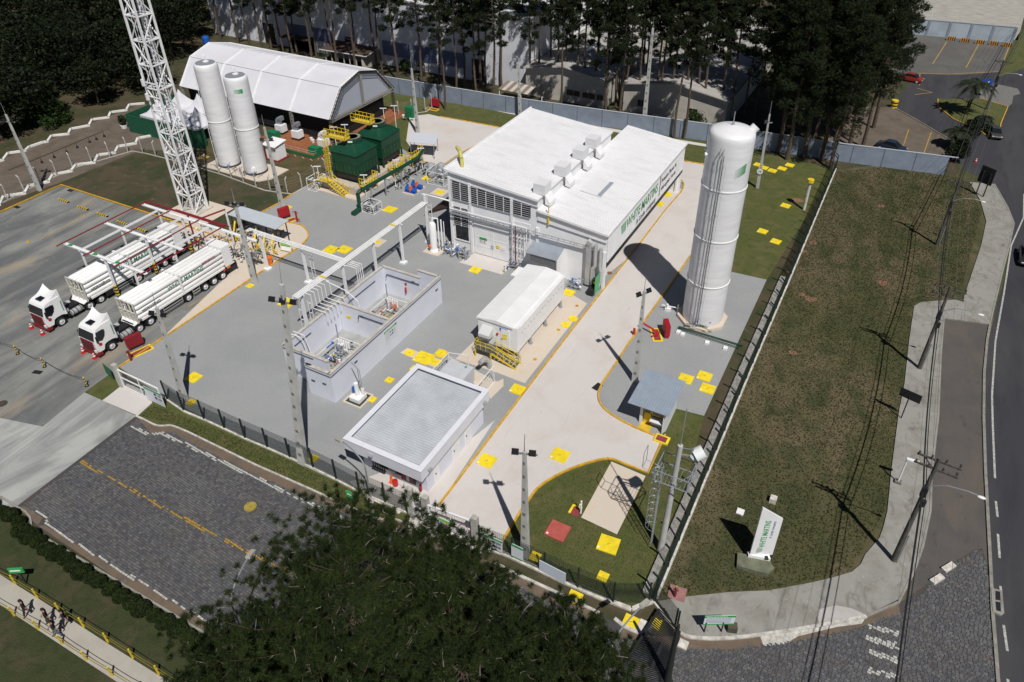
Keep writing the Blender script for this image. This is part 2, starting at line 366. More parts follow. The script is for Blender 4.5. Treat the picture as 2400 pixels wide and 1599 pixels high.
S('back_slab', [(-22.44, 45.92), (-18.77, 46.12), (-18.52, 51.46), (-18.02, 55.64), (-14.04, 58.65), (-15.27, 63.76), (-17.92, 62.37), (-29.37, 61.69), (-31.65, 61.78), (-33.94, 59.51), (-28.49, 50.88)], 0.018, SLAB)
S('footpath', [(-47.59, 69.42), (-37.83, 70.27), (-20.87, 69.61), (-4.60, 70.15), (13.06, 71.40), (13.33, 70.46), (-4.11, 69.02), (-20.12, 68.26), (-36.98, 69.01), (-46.76, 68.33)], 0.004, SLAB)
S('gatehouse_apron', [(6.90, -6.61), (7.90, -5.65), (13.21, 2.21), (13.81, 4.76), (14.56, -5.27), (13.39, -6.11), (12.32, -7.13), (12.29, -7.37), (8.47, -7.19)], 0.020, DRIVE)
S('gate_ramp', [(-19.12, -7.02), (-18.91, -9.56), (-14.41, -9.41), (-14.67, -7.66), (-16.29, -6.79)], 0.012, DRIVE)
S('verge_grass', [(-14.59, -9.45), (-14.67, -7.66), (-2.70, -7.07), (8.47, -7.19), (12.29, -7.37), (12.04, -7.90), (11.04, -8.60), (9.53, -8.54), (-1.01, -8.79), (-10.77, -8.80), (-11.97, -9.49)], 0.004, LAWN)
S('container_pad', [(6.28, 10.16), (6.53, 14.42), (7.55, 23.16), (11.68, 25.32), (13.88, 24.50), (13.89, 10.20), (10.62, 10.31)], 0.020, PAD)
S('plant_pad', [(11.49, 9.21), (11.81, 9.85), (12.31, 8.97), (12.12, 6.93), (11.00, 7.31), (5.41, 10.21)], 0.021, PAD)
S('door_apron', [(-2.66, 25.06), (-2.03, 28.21), (2.70, 28.13), (3.45, 29.68), (3.27, 28.12), (3.05, 25.17)], 0.020, SLAB)
S('wash_slab', [(24.69, 5.08), (27.73, 4.93), (27.79, -1.35), (24.79, -1.19)], 0.012, PAD)
S('parking_side', [(13.12, 28.41), (10.92, 55.93), (14.64, 54.94), (14.60, 35.74)], 0.018, DRIVE)
S('corner_sidewalk', [(32.12, -5.30), (34.07, -3.85), (36.38, -2.28), (38.84, -0.84), (41.40, 1.20), (42.68, 2.33), (43.76, 3.39), (44.24, 4.35), (44.41, 5.35), (45.15, 7.30), (45.31, 8.50), (45.41, 10.24), (45.25, 14.61), (45.12, 22.29), (45.22, 26.40), (45.03, 33.58), (44.99, 40.19), (45.54, 41.26), (47.07, 42.33), (49.58, 44.01), (50.56, 52.59), (51.14, 57.84), (51.57, 64.31), (50.79, 70.26), (49.37, 75.64), (52.43, 76.51), (54.00, 69.80), (54.69, 65.32), (54.16, 59.42), (53.23, 50.88), (52.46, 43.23), (52.20, 40.42), (47.93, 39.34), (47.96, 33.23), (48.25, 23.21), (48.17, 16.13), (48.34, 11.77), (48.06, 8.00), (47.64, 5.31), (46.98, 2.72), (45.11, 0.37), (42.31, -1.89), (39.54, -3.94), (37.14, -5.60), (35.23, -6.59), (34.65, -6.67), (33.21, -6.07)], 0.10, WALKC)
S('layby', [(47.93, 39.34), (52.20, 40.42), (52.46, 42.30), (51.96, 37.21), (51.77, 31.59), (51.86, 25.10), (52.07, 18.18), (52.27, 13.78), (52.52, 7.59), (51.95, 9.91), (51.48, 9.58), (50.12, 7.62), (48.83, 5.28), (47.28, 2.99), (47.64, 5.31), (48.06, 8.00), (48.34, 11.77), (48.17, 16.13), (48.25, 23.21), (47.96, 33.23)], 0.006, LAYBY)
S('asphalt_road', [(54.69, 65.32), (53.62, 51.08), (52.58, 41.94), (52.11, 37.29), (51.88, 31.64), (51.96, 25.15), (52.16, 18.23), (52.36, 13.83), (52.63, 7.65), (52.72, 4.87), (52.91, 1.59), (53.24, -2.70), (54.12, -13.87), (66.99, -7.14), (72.19, 24.21), (69.05, 64.27), (68.80, 107.87), (66.34, 200.71), (60.57, 197.68), (57.53, 144.63), (54.50, 149.57), (53.14, 131.24), (47.25, 125.63), (39.20, 122.51), (36.71, 101.62), (46.61, 90.10), (47.40, 83.47), (48.72, 79.59), (52.70, 76.35)], 0.003, ASPH)
S('parking_lot', [(29.26, 78.64), (35.95, 79.16), (47.41, 83.31), (46.61, 90.10), (41.07, 97.40), (37.27, 101.47), (32.17, 99.24), (29.20, 91.17)], 0.006, SOIL)
S('parking_bay', [(36.19, 151.31), (55.56, 152.86), (53.14, 130.68), (46.46, 125.22), (39.22, 122.24), (34.09, 120.39)], 0.006, PARKA)
S('sports_court', [(22.01, 163.36), (36.86, 152.79), (56.56, 155.84), (58.25, 178.08), (61.54, 213.93), (21.37, 210.57)], 0.004, PARKA)
S('court_floor', [(30.11, 159.09), (56.56, 155.84), (58.25, 178.08), (61.72, 219.71), (32.23, 216.29), (24.17, 205.86)], 0.010, M('court_concrete', (0.36,0.345,0.31), 0.85, var=0.25, vscale=0.4, stretch=(1,3,1)))
S('traffic_island', [(50.00, 113.00), (54.36, 110.67), (53.31, 101.96), (52.89, 94.32), (51.88, 93.79), (50.53, 96.32), (46.38, 100.18), (43.73, 105.08), (43.51, 109.11)], 0.014, LAWN)
S('cobble_patch', [(50.08, 120.97), (52.23, 122.88), (56.02, 121.79), (56.44, 119.03), (55.28, 117.20), (55.03, 112.84), (54.36, 110.67), (50.00, 113.00)], 0.010, M('grey_sett_patch', (0.17,0.165,0.155), 0.85, var=0.3, vscale=3))
S('roadside_grass', [(55.56, 152.86), (53.14, 131.24), (52.22, 125.78), (57.33, 135.45), (59.79, 170.66), (58.07, 169.75)], 0.010, LAWN)
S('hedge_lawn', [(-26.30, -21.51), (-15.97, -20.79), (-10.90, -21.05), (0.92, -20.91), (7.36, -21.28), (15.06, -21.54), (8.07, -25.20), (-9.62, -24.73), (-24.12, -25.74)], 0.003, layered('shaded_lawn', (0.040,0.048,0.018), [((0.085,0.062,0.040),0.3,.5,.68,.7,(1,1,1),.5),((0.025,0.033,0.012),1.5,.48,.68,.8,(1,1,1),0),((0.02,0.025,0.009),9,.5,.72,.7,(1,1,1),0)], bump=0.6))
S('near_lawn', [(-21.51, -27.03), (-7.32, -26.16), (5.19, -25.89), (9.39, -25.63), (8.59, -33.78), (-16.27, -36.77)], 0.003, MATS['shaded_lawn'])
S('walkway', [(-25.03, -25.30), (-9.62, -24.73), (-4.91, -24.64), (1.68, -24.58), (8.02, -24.44), (11.02, -24.51), (8.94, -25.87), (4.31, -25.97), (-7.32, -26.16), (-21.51, -27.03)], 0.012, PATHC)
S('hedge_kerbside', [(-14.33, -20.53), (-11.19, -20.85), (-11.54, -20.24), (-13.69, -20.19)], 0.008, GUTTER)
S('hedge_gutter', [(-11.19, -20.85), (-10.71, -20.60), (0.53, -20.59), (7.84, -20.53), (12.16, -20.68), (12.26, -21.54), (7.22, -21.15), (0.55, -21.21)], 0.008, GUTTER)
S('verge_gutter', [(-14.50, -9.52), (-11.84, -9.60), (-10.79, -8.87), (-7.28, -8.86), (-0.94, -8.86), (9.61, -8.64), (11.12, -8.70), (12.09, -7.97), (13.92, -7.88), (21.02, -7.76), (22.43, -7.85), (25.58, -7.82), (29.13, -7.86), (29.10, -8.43), (25.52, -8.61), (21.11, -8.58), (13.31, -8.51), (11.54, -9.30), (9.09, -9.27), (-0.65, -9.62), (-10.15, -9.51), (-11.49, -10.38)], 0.008, GUTTER)
S('corner_gutter', [(30.99, -7.98), (32.98, -7.61), (34.67, -6.73), (37.16, -5.65), (39.55, -4.00), (42.32, -1.95), (45.12, 0.30), (46.96, 2.35), (47.14, 1.56), (44.25, -1.25), (40.68, -4.11), (37.35, -6.36), (34.62, -7.66), (30.92, -8.78)], 0.008, GUTTER)
S('whitewash_spill', [(39.06, -4.29), (42.31, -1.92), (45.12, 0.33), (44.93, -0.35), (43.46, -1.39), (41.32, -3.24), (40.69, -4.16), (39.49, -4.95)], 0.011, KERBW)
S('pale_patch', [(42.18, -0.68), (43.21, 0.18), (44.15, 0.42), (45.06, 0.37), (43.77, -0.78), (42.41, -1.70), (42.14, -1.22)], 0.104, M('pale_screed', (0.42,0.40,0.38), 0.9, var=0.1))
def soil_spots():
    mb = MB(); r = random.Random(3)
    for (x, y) in [(35.08, 26.41), (34.95, 36.61), (33.97, 37.00), (41.52, 43.48), (39.26, 62.60), (29.23, 59.09), (33.02, 48.68), (31.86, 40.66), (32.48, 46.18), (24.23, 12.96)]:
        n = 9; R = r.uniform(.35, .8)
        mb.sheet([(x + R*r.uniform(.6,1.2)*cos(2*pi*k/n), y + R*r.uniform(.5,1.1)*sin(2*pi*k/n)) for k in range(n)], 0.002)
    struct('bare_soil_patches', mb, M('red_soil', (0.22,0.12,0.075), 0.95, var=0.3, vscale=4))
soil_spots()
def brown_bank():
    S('service_track', [(-62.61, -6.82), (-63.82, 8.95), (-63.32, 13.35), (-62.70, 17.32), (-62.09, 29.47), (-53.52, 33.97), (-69.57, 43.17), (-78.49, 42.75), (-77.50, 17.45), (-78.77, 1.12)], 0.001, SOIL)
    S('deck_lawn', [(-63.40, 28.26), (-53.52, 33.97), (-44.69, 32.20), (-31.54, 29.31), (-32.17, 37.96), (-39.85, 45.11), (-51.75, 44.61), (-56.27, 36.49)], -0.002, layered('dry_lawn', (0.095,0.072,0.036), [((0.055,0.058,0.020),0.4,.42,.62,.9,(1,1,1),.5),((0.17,0.105,0.06),0.8,.56,.74,.7,(1,1,1),.4),((0.03,0.033,0.012),9,.52,.74,.6,(1,1,1),0)], bump=0.5))
brown_bank()

# ---------------------------------------------------------------- kerbs
def kerb(name, pts, mat, w=0.16, h=0.13, close=False):
    mb = MB()
    if close: pts = pts + pts[:1]
    n = len(pts); L = []; R = []
    for i, p in enumerate(pts):
        a = pts[max(0, i-1)]; b = pts[min(n-1, i+1)]
        d = Vector((b[0]-a[0], b[1]-a[1])); d.normalize()
        L.append((p[0]-d.y*w/2, p[1]+d.x*w/2)); R.append((p[0]+d.y*w/2, p[1]-d.x*w/2))
    vs = [(q[0], q[1], -0.01) for q in L] + [(q[0], q[1], -0.01) for q in R] + [(q[0], q[1], h) for q in L] + [(q[0], q[1], h) for q in R]
    fs = []
    for i in range(n-1):
        fs += [(2*n+i, 3*n+i, 3*n+i+1, 2*n+i+1), (i, 2*n+i, 2*n+i+1, i+1), (n+i+1, 3*n+i+1, 3*n+i, n+i)]
    fs += [(0, n, 3*n, 2*n), (n-1, 3*n-1, 4*n-1, 2*n-1)]
    mb.add(vs, fs)
    return struct(name, mb, mat)
def smoothline(pts, it=2):
    for _ in range(it):
        q = [pts[0]]
        for a, b in zip(pts[:-1], pts[1:]): q += [lerp(a, b, .25), lerp(a, b, .75)]
        pts = q + [pts[-1]]
    return pts
kerb('driveway_kerb', [(14.56, -5.27), (14.46, 4.75), (14.37, 17.52), (14.41, 27.21), (14.49, 39.01), (14.45, 48.40)] + smoothline([(14.65, 53.81), (14.58, 55.49), (14.19, 56.90), (13.40, 57.83), (12.14, 58.23)]), YELK)
kerb('driveway_kerb', [(20.75, 38.96), (20.56, 28.98), (20.31, 20.63)] + smoothline([(20.33, 17.05), (20.27, 12.83), (20.73, 11.45), (21.59, 10.52), (23.19, 9.91), (25.03, 9.59)]) + [(26.86, 9.47), (27.77, 9.38)], YELK)
kerb('driveway_kerb', [(27.64, 9.99), (27.73, 7.57), (27.82, 5.28), (24.70, 5.34)] + smoothline([(24.56, 5.32), (23.62, 4.73), (21.74, 2.45), (20.54, -0.01), (20.50, -1.70)]) + [(20.45, -2.87), (20.53, -5.70)], YELK)
kerb('driveway_kerb', [(11.22, 64.49), (12.27, 63.87), (15.22, 64.11)], YELK)
kerb('truck_bay_kerb', [(-61.38, 2.08), (-61.76, 7.67), (-61.98, 16.36), (-40.53, 16.40), (-29.49, 16.25)], YELK)
kerb('truck_bay_kerb', [(-21.52, -5.75), (-21.48, -1.26), (-21.52, 11.32), (-21.48, 16.09)] + smoothline([(-21.52, 16.28), (-21.36, 18.84), (-21.85, 21.06), (-22.65, 22.03), (-24.03, 22.97), (-25.33, 23.25), (-26.97, 22.89)]) + [(-26.97, 22.89), (-27.86, 22.92)], YELK)
kerb('lawn_kerb', [(-31.71, 23.30), (-31.48, 26.31), (-31.78, 29.32)], YELK)
kerb('back_slab_kerb', [(-22.44, 45.92), (-18.77, 46.12), (-18.60, 51.59), (-17.94, 55.50)], YELK, h=0.06)
kerb('back_slab_kerb', [(-29.37, 61.69), (-23.07, 62.08), (-17.74, 62.26)], YELK)
kerb('verge_kerb', [(-14.50, -9.52)] + smoothline([(-13.40, -9.48), (-11.93, -9.53), (-11.31, -9.20), (-10.83, -8.84), (-8.93, -8.76)]) + [(-5.86, -8.78), (-0.97, -8.82), (3.48, -8.70), (7.73, -8.62), (9.56, -8.57)] + smoothline([(9.75, -8.56), (11.07, -8.63), (12.04, -7.90), (13.88, -7.82), (15.16, -7.84)]), KERBW, w=0.14, h=0.10)
kerb('verge_kerb', [(20.99, -7.70), (22.40, -7.79), (25.55, -7.76), (29.11, -7.80)], KERBW, w=0.2, h=0.12)
kerb('corner_kerb', [(30.18, -7.69), (30.97, -7.92), (31.78, -7.90), (33.01, -7.53)], KERBW, w=0.24, h=0.12)
kerb('corner_kerb', [(33.21, -6.07), (34.11, -6.55)] + smoothline([(34.65, -6.67), (35.23, -6.59), (37.16, -5.65), (39.55, -4.00), (42.32, -1.95), (45.12, 0.30)]), KERBW, w=0.22, h=0.13)
kerb('corner_kerb', [(45.12, 0.30), (46.95, 2.42), (47.64, 5.31), (48.06, 8.00), (48.34, 11.77), (48.17, 16.13), (48.25, 23.21), (47.96, 33.23), (47.93, 39.34), (52.20, 40.42), (52.46, 43.23), (53.23, 50.88), (54.16, 59.42), (54.69, 65.32), (54.00, 69.80), (52.43, 76.51)], WALKC, w=0.16, h=0.13)
kerb('road_kerb', [(52.20, 40.42), (51.96, 37.21), (51.77, 31.59), (51.82, 25.08), (52.04, 18.16), (52.24, 13.77), (52.52, 7.59), (52.62, 4.82), (52.84, 1.55), (53.01, -1.11)], M('stone_kerb', (0.24,0.23,0.20), 0.85, var=0.3, vscale=2), w=0.22, h=0.12)
kerb('hedge_kerb', [(-16.38, -20.53), (-14.33, -20.53), (-13.23, -20.50), (-12.35, -20.67), (-11.30, -21.26), (-9.94, -21.32), (0.55, -21.21), (7.22, -21.15), (12.74, -21.29)], WALKC, w=0.14, h=0.10)
kerb('island_kerb', [(50.00, 113.00), (54.36, 110.67), (53.31, 101.96), (52.89, 94.69), (51.88, 93.79), (50.53, 96.32), (46.38, 100.18), (43.73, 105.08), (43.51, 109.11)], YELK, h=0.12)
kerb('parking_kerb', [(36.71, 101.62), (41.11, 96.80), (46.61, 90.10)], M('stone_kerb', (0.24,0.23,0.20)), h=0.12)

# ---------------------------------------------------------------- painted markings
def line(pts, w, mat, z, name='road_marking'):
    mb = MB()
    for a, b in zip(pts[:-1], pts[1:]):
        d = Vector((b[0]-a[0], b[1]-a[1])); d.normalize(); ox, oy = -d.y*w/2, d.x*w/2
        mb.quad((a[0]-ox,a[1]-oy,z),(b[0]-ox,b[1]-oy,z),(b[0]+ox,b[1]+oy,z),(a[0]+ox,a[1]+oy,z))
    return struct(name, mb, mat)
line([(56.04, 75.23), (55.83, 67.79), (54.34, 59.18), (53.51, 47.42), (52.83, 38.99), (52.72, 37.60), (52.47, 28.57), (52.56, 24.18), (52.75, 17.78)], 0.16, ROADW, 0.010)
for a in ("2334,1175 2338,1212", "2339,1252 2343,1308", "2345,1374 2349,1418", "2352,1465 2361,1526", "2362,1592 2366,1640"):
    pass
line([(52.82, 15.22), (52.94, 13.59)], 0.16, ROADW, 0.010); line([(52.97, 11.87), (53.08, 9.61)], 0.16, ROADW, 0.010)
line([(53.13, 7.08), (53.24, 5.53)], 0.16, ROADW, 0.010); line([(53.31, 3.93), (53.52, 2.03)], 0.16, ROADW, 0.010); line([(53.53, -0.01), (53.61, -1.37)], 0.16, ROADW, 0.010)
for _a, _b in zip([(43.12, 147.72), (49.22, 148.84), (54.98, 150.84)], [(41.43, 130.03), (47.33, 130.48), (53.14, 131.24)]): line([_a, _b], 0.16, ROADY, 0.012)
line([(39.20, 122.51), (44.35, 124.66), (53.14, 130.96)], 0.16, ROADY, 0.013); line([(39.65, 122.47), (40.09, 115.46)], 0.14, ROADY, 0.009)
line([(39.87, 113.56), (42.42, 112.40), (39.80, 109.80)], 0.14, ROADY, 0.009); line([(40.19, 92.26), (39.99, 83.02)], 0.12, ROADY, 0.012); line([(43.49, 92.62), (43.01, 83.21)], 0.12, ROADY, 0.012)
line([(-68.80, 121.47), (33.38, 174.77), (44.23, 175.94), (44.60, 165.89)], 0.14, ROADW, 0.014) if False else None
line([(33.16, 175.12), (44.23, 175.94), (44.52, 165.45)], 0.14, ROADW, 0.014); line([(38.69, 175.73), (39.08, 164.64)], 0.14, ROADW, 0.014)
line([(-51.34, 13.27), (-50.80, 5.88)], 0.14, ROADY, 0.014); line([(-23.55, 4.19), (-22.91, 11.47)], 0.10, ROADY, 0.014)
line([(-51.18, 4.77), (-51.74, 4.71)], 0.5, ROADY, 0.014)

# ---------------------------------------------------------------- cobbled street: every sett has its own edges
SETT = [M('granite_sett', (0.100,0.101,0.108), 0.7, var=0.3, vscale=3), M('pale_sett', (0.128,0.128,0.130), 0.7, var=0.3, vscale=3),
        M('dark_sett', (0.076,0.078,0.088), 0.7, var=0.3, vscale=3), M('brown_sett', (0.108,0.098,0.090), 0.75, var=0.3, vscale=3),
        M('whitewashed_sett', (0.46,0.46,0.43), 0.8, var=0.35, vscale=5), M('yellow_painted_sett', (0.36,0.22,0.04), 0.8, var=0.4, vscale=5)]
STREET = [(-13.98, -20.35), (-14.17, -9.65), (-11.73, -10.40), (-10.27, -9.41), (-0.72, -9.56), (9.04, -9.21), (11.49, -9.24), (13.27, -8.44), (21.07, -8.52), (25.49, -8.56), (29.07, -8.37), (30.90, -8.73), (34.61, -7.61), (37.33, -6.31), (40.67, -4.05), (44.24, -1.19), (47.13, 1.63), (48.92, 5.18), (50.18, 7.53), (51.54, 9.49), (51.92, 9.73), (52.41, 7.54), (52.54, 4.74), (52.76, 1.51), (52.96, -1.13), (43.36, -10.00), (30.21, -16.88), (15.06, -21.54), (12.16, -20.68), (7.88, -20.57), (0.59, -20.64), (-10.61, -20.59), (-11.50, -20.13)]
WLINES = [[(-13.81, -10.46), (-11.65, -10.47), (-10.80, -9.86), (-6.21, -9.83), (-0.02, -9.79), (4.45, -9.77), (8.22, -9.72), (11.04, -9.69)], [(-12.57, -20.11), (-11.43, -20.14), (-10.71, -20.60), (-4.90, -20.62), (0.53, -20.59)], [(1.20, -20.61), (4.81, -20.58), (7.84, -20.53), (9.12, -20.59)]]
YLINE = [(-14.16, -15.20), (-8.29, -15.25), (-2.46, -15.31), (2.83, -15.26), (6.88, -15.13), (11.55, -15.09)]
def segd(p, ln):
    m = 9e9
    for a, b in zip(ln[:-1], ln[1:]):
        dx, dy = b[0]-a[0], b[1]-a[1]; t = max(0, min(1, ((p[0]-a[0])*dx+(p[1]-a[1])*dy)/(dx*dx+dy*dy)))
        m = min(m, hypot(p[0]-a[0]-t*dx, p[1]-a[1]-t*dy))
    return m
CROSS = [[(45.27, -0.07), (47.21, 0.20), (47.11, -0.18), (45.27, -0.44)], [(45.31, -1.06), (47.21, -0.66), (47.21, -1.21), (45.38, -1.41)], [(45.43, -2.01), (47.28, -1.71), (47.30, -2.17), (45.55, -2.36)], [(45.66, -3.24), (47.39, -2.86), (47.40, -3.27), (45.71, -3.62)],
         [(20.78, -8.44), (22.56, -8.46), (22.37, -8.98), (20.77, -9.02)], [(20.83, -9.41), (22.30, -9.46), (22.25, -9.96), (20.77, -9.89)]]
def setts():
    r = random.Random(11)
    cells = []
    xs = [p[0] for p in STREET]; ys = [p[1] for p in STREET]
    A = radians(-3.0); ca, sa = cos(A), sin(A)
    y = min(ys) - 2; row = 0
    while y < max(ys) + 4:
        pitch = 0.175; x = min(xs) - 2 + r.uniform(0, .3)
        while x < max(xs) + 2:
            L = r.uniform(.20, .32)
            # rows run across the street
            cx, cy = x + L/2, y + pitch/2 + 0.05*sin(x*0.6)
            wx, wy = cx*ca - cy*sa, cx*sa + cy*ca
            if inside((wx, wy), STREET): cells.append((wx, wy, L, pitch))
            x += L
        y += pitch; row += 1
    near = (38.2, -35.4)
    # the setts that show largest are those that lie closest to the camera and in view
    def vis(c): return (c[0] > 20 and c[1] < 2 and c[1] > -9.2)
    idx = sorted(range(len(cells)), key=lambda i: (0 if vis(cells[i]) else 1, hypot(cells[i][0]-near[0], cells[i][1]-near[1])))
    single_set = set(idx[:300])
    def geom(mb, c, ox=0.0, oy=0.0):
        wx, wy, L, P = c; g = 0.016; hz = 0.030 + r.uniform(-.010, .010)
        a = A + r.uniform(-.05, .05); c_, s_ = cos(a), sin(a); hx, hy = L/2-g, P/2-g
        def q(u, v, z): return (wx-ox+u*c_-v*s_, wy-oy+u*s_+v*c_, z)
        j = [r.uniform(-.012, .012) for _ in range(8)]
        b = .018
        mb.add([q(-hx+j[0],-hy+j[1],0.0),q(hx+j[2],-hy+j[3],0.0),q(hx+j[4],hy+j[5],0.0),q(-hx+j[6],hy+j[7],0.0),
                q(-hx+b+j[0],-hy+b+j[1],hz),q(hx-b+j[2],-hy+b+j[3],hz+r.uniform(-.006,.006)),q(hx-b+j[4],hy-b+j[5],hz),q(-hx+b+j[6],hy-b+j[7],hz+r.uniform(-.006,.006))],
               [(4,5,6,7),(0,1,5,4),(1,2,6,5),(2,3,7,6),(3,0,4,7)])
    def kind(c):
        p = (c[0], c[1])
        for cr in CROSS:
            if inside(p, cr) and r.random() < .9: return 4
        for ln in WLINES:
            if segd(p, ln) < .155 and r.random() < .9: return 4
        if segd(p, YLINE) < .13 and r.random() < .72: return 5
        nz = mnoise.noise(Vector((p[0]*.22, p[1]*.35, 3.1))) + .6*mnoise.noise(Vector((p[0]*.9, p[1]*1.3, 7.7)))   # worn paler and darker stretches
        u = r.random() - .26*nz
        if u > .99: u = .89
        if nz > .35 and r.random() < .5: return 1
        return 0 if u < .44 else 1 if u < .66 else 2 if u < .90 else 3
    root = bpy.data.objects.get('street_bed')
    big = MB()
    for i, c in enumerate(cells):
        if i in single_set:
            mb = MB(); geom(mb, c); obj('sett', mb, SETT[kind(c)], root)
        else:
            big.c = kind(c); geom(big, c)
    obj('setts', big, SETT, root, kind='stuff')
setts()

# ================================================================ buildings
def ribs(mb, a, b, c, d, n, w=0.06, h=0.05):
    """n raised ribs on the quad a-b-c-d, each running from side a-b to side d-c"""
    a, b, c, d = map(Vector, (a, b, c, d))
    nrm = (b-a).cross(d-a).normalized()
    if nrm.z < -0.01 : nrm = -nrm
    u = (b-a).normalized() * w/2
    for i in range(n):
        t = (i+.5)/n; p = a.lerp(b, t); q = d.lerp(c, t)
        mb.add([p-u, p+u, p+u*.4+nrm*h, p-u*.4+nrm*h, q-u, q+u, q+u*.4+nrm*h, q-u*.4+nrm*h],
               [(0,1,2,3),(7,6,5,4),(0,3,7,4),(1,5,6,2),(3,2,6,7)])
    return mb
def slab4(mb, a, b, c, d, t):
    """a sloping slab of thickness t below the quad"""
    q = [tuple(p) for p in (a, b, c, d)]; lo = [(p[0], p[1], p[2]-t) for p in q]
    return mb.add(q + lo, [(0,1,2,3),(7,6,5,4),(0,4,5,1),(1,5,6,2),(2,6,7,3),(3,7,4,0)])
def window(parent, mb_frame, frame_mat, mb_pane, mb_pane_mat=None, name='window'):
    f = obj(name, mb_frame, frame_mat, parent); obj('pane', mb_pane, mb_pane_mat or GLASS, f); return f

# ---------------- compressor hall
wh = thing('compressor_hall', 'large white hall with a ribbed metal roof, louvred front and green lettering along its side', 'building', (4.6, 27.8))
XL, XM, XR, YF, YB1, YB2 = -5.2, 6.2, 14.4, 27.8, 48.4, 54.2
def zl(x): return 10.25 - (x-XL)*0.092
def zr(x): return 8.0 - (x-5.8)*0.105
mb = MB()   # walls
mb.add([(XL,YF,0),(XM,YF,0),(XM,YF,zl(XM)-.3),(XL,YF,zl(XL)-.3),(XL,YF+.25,0),(XM,YF+.25,0),(XM,YF+.25,zl(XM)-.3),(XL,YF+.25,zl(XL)-.3)],
       [(0,1,2,3),(7,6,5,4),(0,4,5,1),(1,5,6,2),(2,6,7,3),(3,7,4,0)])
mb.add([(XM,YF,0),(XR,YF,0),(XR,YF,zr(XR)-.25),(XM,YF,zr(XM)-.25),(XM,YF+.25,0),(XR,YF+.25,0),(XR,YF+.25,zr(XR)-.25),(XM,YF+.25,zr(XM)-.25)],
       [(0,1,2,3),(7,6,5,4),(0,4,5,1),(1,5,6,2),(2,6,7,3),(3,7,4,0)])
mb.box(XL, YF+.25, 0, XL+.25, YB1, zl(XL)-.35); mb.box(XL+.25, YB1-.25, 0, XM, YB1, zl(XM)-.35); mb.box(XM-.2, YF+.25, 0, XM, YB1-.25, zl(XM)-.3)
mb.box(XM, YB2-.25, 0, XR, YB2, zr(XR)-.3); mb.box(XM-.2, YB1, 0, XM, YB2, zr(XM)-.3)
obj('wall', mb, WHITE2, wh)
mb = MB(); slab4(mb, (XL-.2,YF-.25,zl(XL)),(XM+.15,YF-.25,zl(XM)),(XM+.15,YB1+.2,zl(XM)),(XL-.2,YB1+.2,zl(XL)), .16)
ribs(mb, (XL-.2,YF-.25,zl(XL)),(XL-.2,YB1+.2,zl(XL)),(XM+.15,YB1+.2,zl(XM)),(XM+.15,YF-.25,zl(XM)), 58, .07, .045)
obj('roof', mb, ROOFW, wh)
mb = MB(); slab4(mb, (XM+.02,YF-.25,zr(XM)),(XR+.15,YF-.25,zr(XR)),(XR+.15,YB2+.2,zr(XR)),(XM+.02,YB2+.2,zr(XM)), .16)
ribs(mb, (XM+.02,YF-.25,zr(XM)),(XM+.02,YB2+.2,zr(XM)),(XR+.15,YB2+.2,zr(XR)),(XR+.15,YF-.25,zr(XR)), 74, .07, .045)
mb.add([(8.3,34.2,zr(8.3)+.06),(10.9,34.2,zr(10.9)+.06),(10.9,38.2,zr(10.9)+.06),(8.3,38.2,zr(8.3)+.06),(8.3,34.2,zr(8.3)+.12),(10.9,34.2,zr(10.9)+.12),(10.9,38.2,zr(10.9)+.12),(8.3,38.2,zr(8.3)+.12)],
       [(4,5,6,7),(0,1,5,4),(1,2,6,5),(2,3,7,6),(3,0,4,7)])
obj('roof', mb, ROOFW, wh)
obj('skylight', MB().box(10.4,34.3,zr(10.6)+.13,10.85,38.1,zr(10.6)+.17), M('skylight_grey', (0.30,0.33,0.38), 0.3), wh)
mb = MB()   # gutters and roof trims
mb.bar((XL-.3,YF-.3,zl(XL)+.03),(XL-.3,YB1+.25,zl(XL)+.03),.22,.22); mb.bar((XR+.22,YF-.3,zr(XR)-.04),(XR+.22,YB2+.25,zr(XR)-.04),.18,.24)
mb.bar((XL-.3,YF-.33,zl(XL)-.04),(XM+.2,YF-.33,zl(XM)-.04),.12,.26); mb.bar((XM+.2,YF-.33,zr(XM)-.04),(XR+.25,YF-.33,zr(XR)-.04),.12,.26)
obj('gutter', mb, WHITE, wh)
obj('fascia_panel', MB().box(XL-.02,YF-.10,6.9,XM-.5,YF-.004,8.9) if False else MB().add([(XL,YF-.09,6.65+.0),(XL,YF-.09,zl(XL)-.35),(XM,YF-.09,zl(XM)-.35),(XM,YF-.09,8.2),(XL,YF-.09,9.05)], [(0,4,3,2,1)] if False else [(4,3,2,1)]), WHITE2, wh)
mb = MB(); mb.add([(XM,YF-.09,zr(XM)-.3),(XR,YF-.09,zr(XR)-.3),(XR,YF-.09,5.95),(XM,YF-.09,6.62)], [(0,3,2,1)])
obj('fascia_panel', mb, WHITE2, wh)
obj('fascia_trim', MB().bar((XM,YF-.10,6.60),(XR,YF-.10,5.93),.06,.07).bar((XL,YF-.10,9.03),(XM,YF-.10,8.18),.06,.07), M('shadow_grey_trim',(0.20,0.21,0.24),.6), wh)
